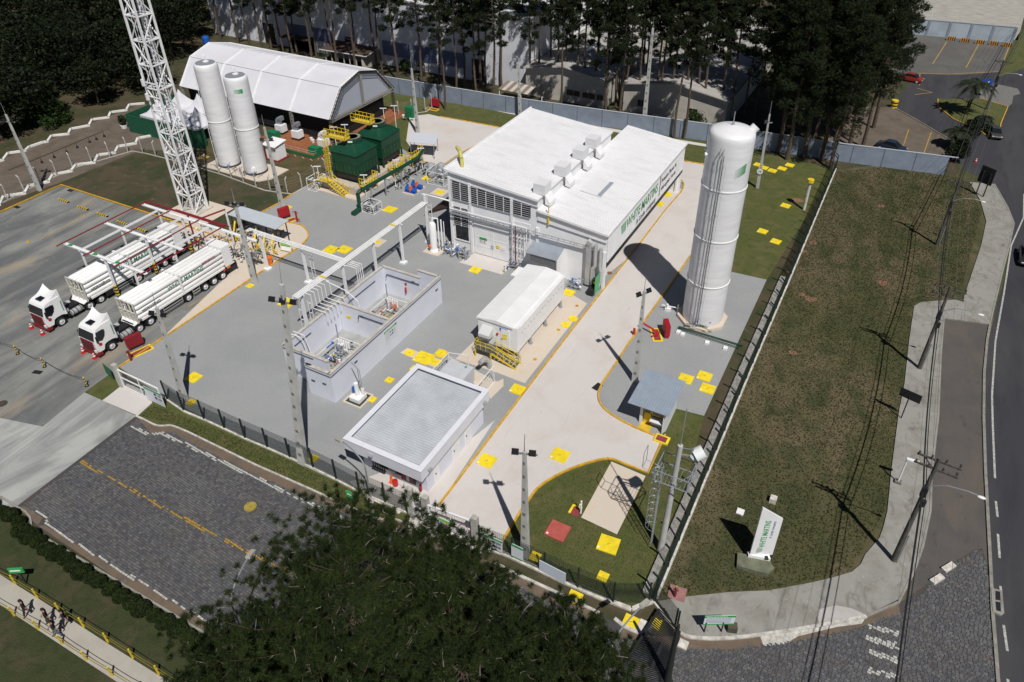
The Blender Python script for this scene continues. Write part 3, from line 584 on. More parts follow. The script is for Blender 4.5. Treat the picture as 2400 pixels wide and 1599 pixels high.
# louvre panels across the front
for k in range(9):
    x0 = -4.75 + k*1.125; x1 = x0 + 1.075; zt = min(8.85, 8.86 - (x0+4.75)*0.075); zb = 6.62
    mb = MB(); mb.c = 1; mb.box(x0, YF-.05, zb, x1, YF-.02, zt)
    mb.c = 0
    n = int((zt-zb)/0.255)
    for i in range(n+1):
        z = zb + i*0.255
        mb.obox(((x0+x1)/2, YF-.14, z+.03), (x1-x0-.02, .20, .018), rx=radians(-35))
    mb.box(x0-.03, YF-.2, zb-.05, x0+.015, YF-.03, zt+.05)
    obj('louver_panel', mb, [WHITE, M('louver_void', (0.02,0.022,0.035), .8)], wh)
mb = MB(); mb.c = 1; mb.box(-4.75, YF-.05, 3.3, -2.7, YF-.02, 5.6); mb.c = 0
for i in range(10): mb.obox((-3.72, YF-.14, 3.35+i*.235), (2.0, .2, .018), rx=radians(-35))
for x in (-4.78, -3.72, -2.7): mb.box(x-.025, YF-.2, 3.25, x+.025, YF-.03, 5.7)
obj('louver_panel', mb, [WHITE, MATS['louver_void']], wh)
mb = MB(); mb.box(-4.75,YF-.08,1.35,-4.62,YF-.02,3.25); mb.box(-2.83,YF-.08,1.35,-2.7,YF-.02,3.25); mb.box(-4.75,YF-.1,1.2,-2.7,YF-.02,1.36)
window(wh, mb, WHITE, MB().box(-4.62,YF-.05,1.36,-2.83,YF-.02,3.2))
for x0, x1 in ((-2.05, .33), (.36, 2.7)):   # the two big door leaves
    d = obj('door', MB().box(x0, YF-.10, .12, x1, YF-.02, 4.75), WHITE, wh)
    mb = MB()
    for z in (1.25, 2.45, 3.6): mb.box(x0+.1, YF-.125, z, x1-.1, YF-.102, z+.06)
    for x in (x0+.06, x1-.12): mb.box(x, YF-.125, .2, x+.06, YF-.102, 4.7)
    obj('door_rail', mb, WHITE2, d)
    obj('handle', MB().box((.22 if x0 < 0 else .45), YF-.17, 1.2, (.26 if x0 < 0 else .49), YF-.126, 1.75), DARK, d)
sg = obj('door_sign', MB().box(-1.3,YF-.16,2.15,-.35,YF-.128,2.5), GRNB, wh)
sg = obj('door_sign', MB().box(-1.3,YF-.158,1.8,-.35,YF-.128,2.14), WHITE, wh)
for k, c in enumerate((BLUE, YELC, REDB)): obj('pictogram', MB().cyl(-1.12+.24*k, YF-.16, 0, 0, .08) if False else MB().tube((-1.12+.24*k,YF-.16,1.98),(-1.12+.24*k,YF-.17,1.98),.09,10), c, sg)
obj('door_sign', MB().box(.9,YF-.16,1.55,1.3,YF-.128,1.95), YELC, wh); obj('door_sign', MB().box(1.45,YF-.16,1.5,2.1,YF-.128,1.95), WHITE, wh)
for x in (XL+.12, -2.4, 3.0, XM, XR-.12): obj('column', MB().box(x-.16, YF-.16, 0, x+.16, YF-.012, zl(x)-.9 if x < XM else zr(x)-2.3), WHITE, wh)
for y in (53.9,): obj('column', MB().box(XR-.6, y-.12, 0, XR-.36, y+.12, zr(XR)-.3), WHITE, wh)
# side cladding with lettering
mb = MB(); mb.box(XR+.0, YF+.3, 3.35, XR+.06, YB2, zr(XR)-.2)
for i in range(110):
    y = YF+.4+i*.237; mb.box(XR+.061, y, 3.37, XR+.09, y+.10, zr(XR)-.25)
obj('side_cladding', mb, WHITE2, wh)
obj('cladding_shade_band', MB().box(XR-.12, YF+.32, 2.95, XR+.075, YB2, 3.345), DARK, wh)  # dark strip drawn in for the shade below the cladding edge
GREENL = M('lettering_green', (0.03,0.30,0.10), .5)
lettering('WHITE MARTINS', 1.75, (XR+.10, 33.4, 4.85), (0,1,0), (0,0,1), GREENL, wh, sx=.78)
obj('logo_stripes', (lambda m: [m.box(XR+.095, 31.6+.32*(5-i)/5, 4.85+i*.22, XR+.105, 33.2, 4.97+i*.22) for i in range(6)] and m)(MB()), GREENL, wh)
lettering('A Linde company', .95, (XR+.10, 36.6, 3.75), (0,1,0), (0,0,1), DARK, wh)
obj('divider_bar', MB().box(XR+.095, 44.4, 3.8, XR+.105, 44.65, 6.5), DARK, wh)
lettering('Primeira Planta de', .78, (XR+.10, 45.0, 5.35), (0,1,0), (0,0,1), DARK, wh)
lettering('Hidrogênio Verde', .78, (XR+.10, 45.0, 4.25), (0,1,0), (0,0,1), DARK, wh)
# rooftop ventilation boxes on the step between the roofs
for y in (28.6, 33.7, 38.7, 42.4):
    v = obj('roof_vent_box', MB().box(5.2, y, zl(5.6)+.02, 6.6, y+1.6, zl(5.6)+1.2), ROOFW, wh)
    mb = MB(); mb.add([(6.61,y+.1,9.3),(7.2,y+.1,8.5),(7.2,y+1.5,8.5),(6.61,y+1.5,9.3),(6.61,y+.1,8.2),(7.2,y+.1,8.05),(7.2,y+1.5,8.05),(6.61,y+1.5,8.2)], [(0,1,2,3),(0,4,5,1),(1,5,6,2),(2,6,7,3)])
    obj('duct_bend', mb, WHITE, v)
yv = obj('roof_flue', MB().pipe([(-4.1,29.1,9.9),(-4.35,29.4,11.0),(-4.9,30.0,11.5),(-5.7,30.7,11.55)], .22, 10), M('yellow_flue', (0.52,0.47,0.12), .5), wh, smooth=True)
obj('flue_mouth', MB().tube((-5.72,30.72,11.55),(-5.78,30.77,11.552),.19,10), DARK, yv)
obj('yellow_post', MB().tube((7.6,YF-.2,6.6),(7.6,YF-.2,8.9),.06,8).tube((7.6,YF-.2,6.5),(7.6,YF-.2,7.6),.11,8), YEL, wh)
# pipe tray and shadow-casting cable ladders on the front
mb = MB()
for dz in (0, .28): mb.bar((-4.9,YF-.42,5.05+dz),(13.2,YF-.42,4.98+dz),.10,.05)
for i in range(24): mb.bar((-4.6+i*.75,YF-.42,5.05),(-4.6+i*.75,YF-.42,5.32),.05,.05)
for i in range(10): mb.bar((-4.4+i*1.9,YF-.42,5.03),(-4.4+i*1.9,YF-.02,5.03),.05,.05)
for dy, z in ((.62, 5.4), (.75, 5.15), (.55, 4.9)): mb.tube((-4.9,YF-dy,z),(5.7,YF-dy,z),.045,6)
obj('cable_ladder', mb, STEEL, wh)
mb = MB()
for x in (3.15, 3.55, 3.95, 4.35, 4.75): mb.tube((x,YF-.5,.2),(x,YF-.5,5.2),.05,6)
for z in (1.2, 2.6, 4.0): mb.bar((2.95,YF-.45,z),(4.95,YF-.45,z),.08,.08)
mb.pipe([(3.35,YF-.7,.1),(3.35,YF-.7,6.2),(5.6,YF-.7,6.2),(5.6,YF-.7,3.2)],.05,6); mb.pipe([(-4.9,YF-.6,5.6),(5.1,YF-.6,5.6),(5.1,YF-.6,2.0)],.06,6)
obj('riser_pipes', mb, WHITE, wh)
obj('red_riser', MB().tube((3.75,YF-.66,.1),(3.75,YF-.66,5.5),.05,6), REDD, wh)
mb = MB(); r_ = random.Random(5)
# porch canopy
cb = obj('canopy', slab4(MB(), (5.7,YF-1.9,3.35),(9.5,YF-1.9,3.35),(9.5,YF-.02,3.95),(5.7,YF-.02,3.95), .08), GALV, wh)
obj('canopy_side', MB().add([(9.45,YF-1.85,0),(9.45,YF-.02,0),(9.45,YF-.02,3.85),(9.45,YF-1.85,3.26),(9.52,YF-1.85,0),(9.52,YF-.02,0),(9.52,YF-.02,3.85),(9.52,YF-1.85,3.26)], [(0,1,2,3),(7,6,5,4),(0,4,5,1),(3,2,6,7),(0,3,7,4)]), WHITE, wh)
obj('canopy_louver', MB().box(6.2,YF-1.8,2.35,9.3,YF-1.75,3.2), M('grey_louver', (0.16,0.165,0.17), .5, var=.2, vscale=6), wh)
# bright ventilation ducts up the right of the front
mb = MB(); mb.box(12.3,YF-.55,.4,12.85,YF-.1,5.6); mb.obox((12.58,YF-.4,5.75),(.5,.5,.5), ry=.5)
obj('duct', mb, DUCT, wh)
mb = MB(); mb.tube((13.35,YF-.4,3.0),(13.35,YF-.4,5.7),.22,10); mb.tube((13.95,YF-.4,3.0),(13.95,YF-.4,5.4),.2,10)
mb.pipe([(13.35,YF-.4,3.0),(13.1,YF-.5,2.5),(13.1,YF-.5,1.2),(13.4,YF-.6,.6)],.22,10); mb.pipe([(13.95,YF-.4,3.0),(14.15,YF-.5,2.5),(14.15,YF-.5,1.2),(13.9,YF-.6,.6)],.2,10)
obj('duct', mb, DUCT, wh, smooth=True)
obj('blower', MB().box(13.3,YF-.95,.5,14.0,YF-.3,1.5), DARK, wh)
obj('warning_plate', MB().box(13.5,YF-.98,1.1,13.8,YF-.952,1.35), YELC, wh)
obj('black_cowl', MB().box(13.2,YF-1.9,.05,13.9,YF-1.0,.8), DARK, wh)
gs = single('banner_sign', MB().box(14.02,YF-1.75,.35,14.08,YF-.35,2.4).tube((14.05,YF-1.7,0),(14.05,YF-1.7,.4),.03,6).tube((14.05,YF-.4,0),(14.05,YF-.4,.4),.03,6), M('banner_green',(0.08,0.38,0.15),.5), 'tall green sign standing at the right front corner of the white hall', 'sign')

# brown shaded scaffold shelter on the left of the hall
bs = thing('lean_to_shelter', 'dark brown sloping lean-to roof on the left side of the white hall', 'shelter', (-6.4, 31))
obj('roof', slab4(MB(), (-9.2,27.9,3.2),(-5.45,27.9,5.2),(-5.45,34.5,5.2),(-9.2,34.5,3.2), .08), M('brown_sheet', (0.045,0.022,0.016), .8), bs)
for p in ((-9.0,28.1),(-9.0,34.3)): obj('post', MB().box(p[0]-.05,p[1]-.05,0,p[0]+.05,p[1]+.05,3.2), DARK, bs)

# ---------------- gatehouse
gh = thing('gatehouse', 'pale blue flat gatehouse with a ribbed grey roof and wide fascia by the front fence', 'building', (10, -1))
X0, X1, Y0, Y1, ZT, ZB = 6.35, 13.65, -5.85, 4.2, 3.9, 2.78
mb = MB(); t = .12
mb.box(X0,Y0,ZB,X1,Y0+t,ZT); mb.box(X0,Y1-t,ZB,X1,Y1,ZT); mb.box(X0,Y0+t,ZB,X0+t,Y1-t,ZT); mb.box(X1-t,Y0+t,ZB,X1,Y1-t,ZT)
obj('fascia', mb, LAVR, gh)
mb = MB(); w = .42; z = ZT+.004
mb.box(X0-.04,Y0-.04,ZT,X1+.04,Y0+w,ZT+.05); mb.box(X0-.04,Y1-w,ZT,X1+.04,Y1+.04,ZT+.05); mb.box(X0-.04,Y0+w,ZT,X0+w,Y1-w,ZT+.05); mb.box(X1-w,Y0+w,ZT,X1+.04,Y1-w,ZT+.05)
obj('coping', mb, LAVR, gh)
mb = MB(); mb.box(X0+t,Y0+t,ZT-.5,X1-t,Y1-t,ZT-.42)
n = 38; L_ = (Y1-Y0-2*w)
for i in range(n):
    y = Y0+w+ (i+.5)*L_/n; mb.add([(X0+w-.02,y-.07,ZT-.418),(X0+w-.02,y+.07,ZT-.418),(X0+w-.02,y,ZT-.28),(X1-w+.02,y-.07,ZT-.418),(X1-w+.02,y+.07,ZT-.418),(X1-w+.02,y,ZT-.28)], [(0,1,2),(5,4,3),(0,2,5,3),(1,4,5,2)])
obj('roof', mb, M('grey_roof_sheet', (0.56,0.585,0.62), .35, .25, var=.10, vscale=.6), gh)
mb = MB(); mb.box(X0+.5,-4.6,0,13.1,-4.4,ZB); mb.box(12.9,-4.4,0,13.1,4.0,ZB); mb.box(X0+.5,3.8,0,12.9,4.0,ZB); mb.box(X0+.5,-4.4,0,X0+.7,3.8,ZB)
obj('wall', mb, LAV, gh)
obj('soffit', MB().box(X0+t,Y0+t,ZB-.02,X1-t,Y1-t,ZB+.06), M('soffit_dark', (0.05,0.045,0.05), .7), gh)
for y0, y1 in ((-.9,.15),(1.0,1.9),(-3.6,-2.9)):
    d = obj('door', MB().box(13.1,y0,.05,13.15,y1,2.15), WHITE, gh); obj('handle', MB().box(13.151,y0+.1,1.0,13.2,y0+.2,1.1), DARK, d)
mb = MB(); mb.box(8.6,-4.66,.7,10.6,-4.602,2.2)
window(gh, mb, DARK, MB().box(8.7,-4.68,.8,10.5,-4.662,2.1))
for x, y, rz in ((8.9,Y0-.12,0),(12.4,Y0+.05,0)): pass
for p in ((9.0,Y0-.13,3.35,.3,.22),(X1+.13,-4.9,3.3,.22,.3),(X1+.13,3.3,3.3,.22,.3)):
    obj('floodlight', MB().box(p[0]-p[3]/2,p[1]-p[4]/2,p[2]-.1,p[0]+p[3]/2,p[1]+p[4]/2,p[2]+.1), STEEL, gh)
for i in range(6):
    e = single('fire_hose_reel', MB().tube((8.0+i*.22,-4.78,.5),(8.0+i*.22,-4.78,1.7),.04,6).ball((8.0+i*.22,-4.85,.55),.14,8,5), DARK, 'black hanging tool in the row on the front wall of the gatehouse', 'tool', 'tools hung on the gatehouse wall')
single('safety_cone', MB().box(9.75,-5.3,.0,10.15,-4.9,.05).tube((9.95,-5.1,.05),(9.95,-5.1,1.0),.17,10,.03), ORANGE, 'tall orange cone standing under the gatehouse fascia', 'cone')
single('fire_extinguisher', MB().cyl(10.4,-5.2,0,.55,.22,12).tube((10.4,-5.2,.55),(10.4,-5.2,.75),.06,8), REDB, 'squat red extinguisher on the deck in front of the gatehouse', 'extinguisher')
single('hand_extinguisher', MB().cyl(12.75,-5.0,.5,1.1,.11,10).tube((12.75,-5.0,1.1),(12.75,-5.0,1.25),.04,8), RED, 'narrow red extinguisher hung near the right front corner of the gatehouse', 'extinguisher')
nb = thing('notice_board', 'black framed notice board full of red and white notices on the gatehouse wall', 'notice board', (11.2,-4.75))
obj('frame', MB().box(10.75,-4.8,.5,12.1,-4.72,2.0), DARK, nb)
for i in range(6): obj('notice', MB().box(10.85+.4*(i%3),-4.82,.65+.65*(i//3),11.15+.4*(i%3),-4.803,1.2+.65*(i//3)), WHITE if i % 2 else RED, nb)

# ---------------- walled filling compound
cp = thing('walled_compound', 'roofless pale blue walled compound split in two by a cross wall', 'building', (-3.2, 8))
def wallpart(x0,y0,x1,y1,z=3.35, cop=True):
    wl = obj('wall', MB().box(x0,y0,0,x1,y1,z), LAV, cp)
    obj('coping', MB().box(x0-.05,y0-.05,z,x1+.05,y1+.05,z+.09), COPING, wl)
wallpart(-.2,.0,0,17.5); wallpart(-6.65,1.2,-6.45,16.2); wallpart(-6.45,1.2,-1.35,1.4); wallpart(-2.9,0,-.2,.2)
wallpart(-6.4,8.85,-.2,9.05,3.3); wallpart(-6.65,16.2,-1.7,16.4); wallpart(-2.75,17.3,-.2,17.5)
mb = MB(); r0 = [(-.16,17.6),( -.16,-.06),(-2.92,-.06)]
mb.bar((.06,0,3.1),(.06,17.5,3.1),.04,.05); mb.bar((-2.9,-.06,3.1),(.05,-.06,3.1),.05,.04); mb.bar((-6.6,1.14,3.1),(-3.0,1.14,3.1),.05,.05)
obj('conduit', mb, M('dark_conduit',(0.06,0.065,0.09),.5), cp)
obj('compound_floor', MB().box(-6.45,1.4,.014,-.2,16.2,.03), M('grey_floor', (0.33,0.335,0.33), .85, var=.15, vscale=1), cp)
sb = obj('wall_sign', MB().box(.005,7.6,1.2,.03,9.6,2.75), M('sign_white', (0.62,0.64,0.70), .5), cp)
obj('sign_header', MB().box(.031,7.6,2.5,.04,9.6,2.75), GRNB, sb)
lettering('ÁREA CLASSIFICADA', .17, (.043,7.7,2.56), (0,1,0), (0,0,1), WHITE, cp)
for i in range(6): obj('pictogram', MB().tube((.03,8.55+.3*(i%3),2.2-.34*(i//3)),(.04,8.55+.3*(i%3),2.2-.34*(i//3)),.10,10), [BLUE,DARK,STEEL][i % 3], sb)
for i in range(6): obj('text_line', MB().box(.031,7.75,2.28-.14*i,.036,8.35,2.31-.14*i), STEEL, sb)
for p in ((.01,16.6,2.2,0),(-.9,-.02,1.95,1),(-2.2,-.02,1.8,1),(.01,3.3,2.35,0)):
    obj('wall_light', MB().box(p[0]-.0 if not p[3] else p[0]-.2, p[1]-.2 if not p[3] else p[1]-.06, p[2]-.06, p[0]+.06 if not p[3] else p[0]+.2, p[1]+.2 if not p[3] else p[1]-.0, p[2]+.06), M('dark_conduit',(0.06,0.065,0.09)), cp)
for p in ((-2.6,16.17,2.6),(-3.6,8.82,2.6)): obj('exit_sign', MB().box(p[0]-.2,p[1],p[2]-.1,p[0]+.2,p[1]+.02,p[2]+.1), GRN, cp)
obj('warning_plate', MB().box(-5.6,8.80,1.8,-5.1,8.84,2.1), YELC, cp)
for sp in (((-6.0,16.1,2.6),(-1.8,16.1,2.6)),((-3.9,8.75,2.7),(-.7,8.75,2.7)),((-6.4,10.3,2.5),(-6.4,14.6,2.5)),((-6.4,1.9,2.5),(-6.4,4.6,2.5))):
    obj('strip_lamp_arm', MB().bar(sp[0],sp[1],.07,.05).bar(sp[0],(sp[0][0]+.1,sp[0][1]-.3,sp[0][2]-.2),.07), M('dark_conduit',(0.06,0.065,0.09)), cp)
single('wall_extinguisher', MB().cyl(-3.6,16.05,1.0,1.6,.1,10).tube((-3.6,16.05,1.6),(-3.6,16.05,1.75),.04,6).box(-3.72,16.12,1.95,-3.48,16.16,2.2), REDB, 'red extinguisher hung on the back wall inside the pale blue compound', 'extinguisher')

# ---------------- container unit on legs
cu = thing('container_unit', 'white container unit raised on steel legs with a double pitched roof', 'container', (9.3, 18))
CX0, CX1, CY0, CY1, CZ0, CZ1 = 7.45, 11.75, 12.75, 23.1, 1.0, 3.85
obj('body', MB().box(CX0,CY0,CZ0,CX1,CY1,CZ1), WHITE, cu)
mb = MB(); xm = (CX0+CX1)/2
mb.add([(CX0-.12,CY0-.12,CZ1),(xm,CY0-.12,CZ1+.28),(CX1-.45,CY0-.12,CZ1+.06),(CX0-.12,CY1+.1,CZ1),(xm,CY1+.1,CZ1+.28),(CX1-.45,CY1+.1,CZ1+.06),(CX0-.12,CY0-.12,CZ1-.12),(CX1-.45,CY0-.12,CZ1-.12),(CX0-.12,CY1+.1,CZ1-.12),(CX1-.45,CY1+.1,CZ1-.12)],
       [(0,1,4,3),(1,2,5,4),(0,6,7,2,1),(3,4,5,9,8),(0,3,8,6),(2,7,9,5)])
for y in (15.3, 17.9, 20.5): mb.bar((CX0-.12,y,CZ1+.01),(xm,y,CZ1+.29),.05,.03)
obj('roof', mb, M('bright_white_roof', (0.74,0.74,0.74), .4, var=.05, vscale=.8), cu)
obj('roof_lip', MB().add([(CX1-.45,CY0+.5,CZ1+.06),(CX1+.05,CY0+.5,CZ1-.1),(CX1+.05,CY1,CZ1-.1),(CX1-.45,CY1,CZ1+.06),(CX1-.45,CY0+.5,CZ1-.02),(CX1+.05,CY0+.5,CZ1-.18),(CX1+.05,CY1,CZ1-.18),(CX1-.45,CY1,CZ1-.02)],[(0,1,2,3),(7,6,5,4),(0,4,5,1),(1,5,6,2),(2,6,7,3)]), WHITE, cu)
obj('side_hatch', MB().box(CX0-.8,CY1-2.4,CZ1-.25,CX0-.01,CY1-.6,CZ1-.12), WHITE, cu)
for y in (13.1, 15.7, 19.0, 22.6):
    for x in (CX0+.2, CX1-.12):
        l = obj('leg', MB().box(x-.09,y-.12,.05,x+.09,y+.12,CZ0), STEEL, cu); obj('foot_plate', MB().box(x-.2,y-.22,.02,x+.2,y+.22,.055), GALV, l)
mb = MB(); mb.bar((CX1-.3,CY0+.2,.75),(CX1-.3,CY1-.4,.75),.3,.06)
for dx in (0,.08,.16): mb.tube((CX1-.35+dx,CY0+.2,.85),(CX1-.35+dx,CY1-.4,.85),.03,6)
obj('cable_tray', mb, STEEL, cu)
mb = MB()
for i in range(15): mb.box(CX1+.005,CY0+.9+i*.62,2.75+.1*(i%2),CX1+.02,CY0+1.02+i*.62,2.81+.1*(i%2))
obj('vent_slots', mb, DARK, cu)
d = obj('door', MB().box(CX0+2.55,CY0-.05,CZ0+.1,CX0+3.45,CY0-.004,CZ1-.5), WHITE2, cu); obj('handle', MB().box(CX0+2.62,CY0-.1,2.1,CX0+2.72,CY0-.051,2.2), DARK, d)
obj('air_hood', MB().add([(CX0+.5,CY0-.9,2.65),(CX0+1.7,CY0-.9,2.65),(CX0+1.7,CY0-.004,3.15),(CX0+.5,CY0-.004,3.15),(CX0+.5,CY0-.9,2.3),(CX0+1.7,CY0-.9,2.3),(CX0+1.7,CY0-.004,2.1),(CX0+.5,CY0-.004,2.1)],[(0,1,2,3),(0,4,5,1),(1,5,6,2),(3,7,4,0),(4,7,6,5)]), M('hood_grey',(0.55,0.56,0.56),.5), cu)
obj('blue_plate', MB().box(CX0+2.4,CY0-.03,3.05,CX0+3.3,CY0-.004,3.4), BLUE, cu)
for z in (2.15, 2.5): obj('warning_plate', MB().box(CX0+2.7,CY0-.07,z,CX0+3.2,CY0-.052,z+.28), YELC, cu)
obj('alarm_bell', MB().tube((CX0+2.15,CY0-.01,2.55),(CX0+2.15,CY0-.12,2.55),.12,12), REDB, cu)
obj('black_fan', MB().box(CX0-.35,CY0+.6,1.3,CX0-.01,CY0+1.3,2.4), DARK, cu)
st = thing('access_stairs', 'yellow steel landing and stairs at the end of the white container unit', 'stairs', (9.6, 11.9))
mb = MB(); mb.box(7.75,11.45,.98,9.55,12.68,1.03)
for i in range(7): mb.box(7.8+i*.25,11.46,1.031,7.83+i*.25,12.66,1.05)
obj('landing', mb, M('grating', (0.10,0.11,0.10), .6), st)
for i in range(6): obj('tread', MB().box(9.62+i*.42,11.5,.86-i*.16,10.0+i*.42,12.4,.90-i*.16), M('grating',(0.10,0.11,0.10)), st)
mb = MB()
for y in (11.45,12.45): mb.bar((9.55,y,1.0),(12.3,y,.03),.05,.2)
for p in ((7.78,11.48),(7.78,12.62),(9.5,11.48),(9.5,12.62)): mb.bar((p[0],p[1],0),(p[0],p[1],1.0),.1)
obj('stringer', mb, YEL, st)
mb = MB()
def rail(mb, a, b, h=1.0, n=3, r=.028):
    a = Vector(a); b = Vector(b)
    for k in (h, h*.55): mb.tube(a+Vector((0,0,k)), b+Vector((0,0,k)), r, 6)
    for i in range(n+1):
        p = a.lerp(b, i/n); mb.tube(p, p+Vector((0,0,h)), r, 6)
rail(mb,(7.78,11.48,1.0),(9.55,11.48,1.0)); rail(mb,(7.78,11.48,1.0),(7.78,12.62,1.0),n=2); rail(mb,(9.55,11.48,1.0),(12.25,11.48,.05),n=4); rail(mb,(9.55,12.45,1.0),(12.25,12.45,.05),n=4)
obj('handrail', mb, YEL, st)

# ---------------- transformer enclosure beside the gatehouse
tr = thing('transformer_unit', 'grey transformer cabinet with smaller boxes beside the gatehouse roof', 'transformer', (9, 7))
obj('tank', MB().box(7.1,5.5,.1,9.6,8.3,1.7), M('grey_cabinet',(0.50,0.52,0.55),.5,var=.08), tr)
obj('cabinet', MB().box(9.75,5.4,.1,10.4,6.6,1.35), M('grey_cabinet2',(0.36,0.38,0.40),.5), tr); obj('cabinet', MB().box(10.5,5.9,.1,10.9,6.9,.9), GALV, tr)
obj('cap', MB().cyl(9.0,7.9,1.7,1.85,.12,12), STEEL, tr)
dk = single('cable_duct_bend', MB().pipe([(9.7,9.2,1.6),(9.7,10.1,1.5),(9.9,10.5,.9),(9.9,10.6,.1)],.24,8), DUCT, 'corrugated silver duct bend beside the grey transformer cabinet', 'duct')
fe = thing('enclosure_fence', 'white mesh fence panels around the grey transformer cabinet', 'fence', (10, 8))
def mesh_panel(mb, a, b, h, frame=.05, nx=6, nz=4, z0=.1):
    a = Vector((a[0],a[1],z0)); b = Vector((b[0],b[1],z0)); H = Vector((0,0,h))
    mb.bar(a,b,frame); mb.bar(a+H,b+H,frame); mb.bar(a,a+H,frame); mb.bar(b,b+H,frame)
    for i in range(1,nx): mb.bar(a.lerp(b,i/nx),a.lerp(b,i/nx)+H,.012)
    for i in range(1,nz): mb.bar(a+H*(i/nz),b+H*(i/nz),.012)
for a, b in (((6.6,8.7),(8.4,9.2)),((11.3,4.6),(11.3,7.0)),((11.3,7.1),(11.3,9.0)),((6.6,6.0),(6.6,8.6))):
    mb = MB(); mesh_panel(mb, a, b, 1.9); obj('mesh_panel', mb, WHITE, fe)

# ---------------- guard hut
hu = thing('guard_hut', 'small guard hut with a sloping ribbed metal roof and yellow door frames', 'hut', (26, 11.5))
mb = slab4(MB(), (24.15,9.6,2.62),(27.8,9.6,2.62),(27.8,14.2,2.85),(24.15,14.2,2.85), .05)
ribs(mb, (24.15,9.6,2.62),(27.8,9.6,2.62),(27.8,14.2,2.85),(24.15,14.2,2.85), 17, .06, .05)
obj('roof', mb, M('hut_roof_sheet', (0.36,0.42,0.50), .4, .3, var=.08), hu)
HW = M('hut_white', (0.66,0.66,0.68), .7, var=.06)
mb = MB(); mb.box(25.1,10.6,0,25.2,13.6,2.58); mb.box(27.3,9.9,0,27.4,13.6,2.6); mb.box(25.2,13.5,0,27.3,13.6,2.68)
mb.box(26.1,10.6,0,27.3,10.7,.95); mb.box(25.1,10.35,0,25.35,10.6,2.55)
obj('wall', mb, HW, hu)
for x0, x1, z0 in ((25.4,26.05,0),(26.1,27.25,.95)):
    mb = MB(); mb.box(x0,10.6,z0,x0+.08,10.68,2.5); mb.box(x1-.08,10.6,z0,x1,10.68,2.5); mb.box(x0,10.6,2.4,x1,10.68,2.5); mb.box(x0,10.6,max(z0,1.15),x1,10.68,max(z0,1.15)+.08)
    f = obj('door' if z0 == 0 else 'window', mb, YEL, hu)
    obj('pane', MB().box(x0+.08,10.63,1.2,x1-.08,10.65,2.4), GLASS, f)
    if z0 == 0: obj('door_panel', MB().box(x0+.08,10.62,.02,x1-.08,10.66,1.15), YEL, f)
obj('shelf', MB().box(26.1,10.0,.9,27.3,10.6,.96), HW, hu)
S('yellow_threshold', [(25.25,9.55),(26.3,9.55),(26.3,10.6),(25.25,10.6)], .03, M('threshold_yellow',(0.62,0.42,0.03),.7,var=.2))
mt = single('floor_hatch', MB().box(26.95,8.85,.0,28.2,9.75,.16), YELC, 'red mat in a yellow frame beside the guard hut door', 'hatch')
obj('red_panel', MB().box(27.1,8.98,.161,28.0,9.6,.17), M('faded_red',(0.25,0.045,0.055),.8,var=.2), mt)

# ---------------- event tent
te = thing('event_tent', 'large white marquee with a five-sided arched roof on black truss frames', 'tent', (-52, 51))
PROF = [(43.8,4.4),(47.2,8.35),(51.6,9.5),(55.9,8.35),(59.4,4.4)]
TX = [-68.4, -60.6, -52.6, -44.7, -36.9]
for a, b in zip(TX[:-1], TX[1:]):
    mb = MB()
    for (y0,z0),(y1,z1) in zip(PROF[:-1],PROF[1:]):
        n = 5; m = 4; idx = {}
        for i in range(n+1):
            for j in range(m+1):
                u = i/n; v = j/m; sag = -.10*sin(pi*u)*sin(pi*v)
                idx[i,j] = len(mb.v); mb.v.append((a+(b-a)*u, y0+(y1-y0)*v, z0+(z1-z0)*v+sag))
        for i in range(n):
            for j in range(m): mb.f.append((idx[i,j],idx[i+1,j],idx[i+1,j+1],idx[i,j+1])); mb.m.append(0)
    obj('roof_panel', mb, TENT, te, smooth=True)
for x in TX:
    mb = MB()
    for (y0,z0),(y1,z1) in zip(PROF[:-1],PROF[1:]): mb.bar((x,y0,z0+.04),(x,y1,z1+.04),.28,.10)
    obj('roof_seam', mb, WHITE, te)
mb = MB()
for (y,z) in PROF[1:-1]: mb.bar((TX[0],y,z+.05),(TX[-1],y,z+.05),.16,.08)
obj('roof_seam', mb, WHITE, te)
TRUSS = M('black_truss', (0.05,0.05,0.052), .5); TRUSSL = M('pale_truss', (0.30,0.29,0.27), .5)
def truss(mb, a, b, s=.35, n=10, r=.03):
    a = Vector(a); b = Vector(b); d = (b-a).normalized(); up = Vector((0,0,1)) if abs(d.z) < .9 else Vector((1,0,0))
    u = d.cross(up).normalized()*s/2; v = u.cross(d).normalized()*s/2
    cs = [u+v,u-v,-u-v,-u+v]
    for c in cs: mb.bar(a+c,b+c,r*2)
    for i in range(n):
        p = a.lerp(b,i/n); q = a.lerp(b,(i+1)/n)
        for k in range(4): mb.bar(p+cs[k], q+cs[(k+1)%4], r*1.2)
mb = MB(); x = TX[-1]+.25
for (y0,z0),(y1,z1) in zip(PROF[:-1],PROF[1:]): truss(mb,(x,y0,z0-.15),(x,y1,z1-.15),.4,9)
obj('gable_truss', mb, TRUSS, te)
mb = MB(); truss(mb,(x,PROF[0][0],4.25),(x,PROF[-1][0],4.25),.4,24); truss(mb,(x+.02,51.6,4.4),(x+.02,51.6,9.1),.3,9)
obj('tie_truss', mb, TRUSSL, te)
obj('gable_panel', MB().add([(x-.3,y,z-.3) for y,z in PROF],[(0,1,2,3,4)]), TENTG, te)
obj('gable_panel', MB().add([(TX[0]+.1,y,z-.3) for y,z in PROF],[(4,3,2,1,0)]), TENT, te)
for xx in TX:
    for y in (43.9,59.3):
        mb = MB(); truss(mb,(xx+.1,y,.3),(xx+.1,y,4.3),.32,8); obj('leg', mb, TRUSS if xx > -40 else TRUSSL, te)
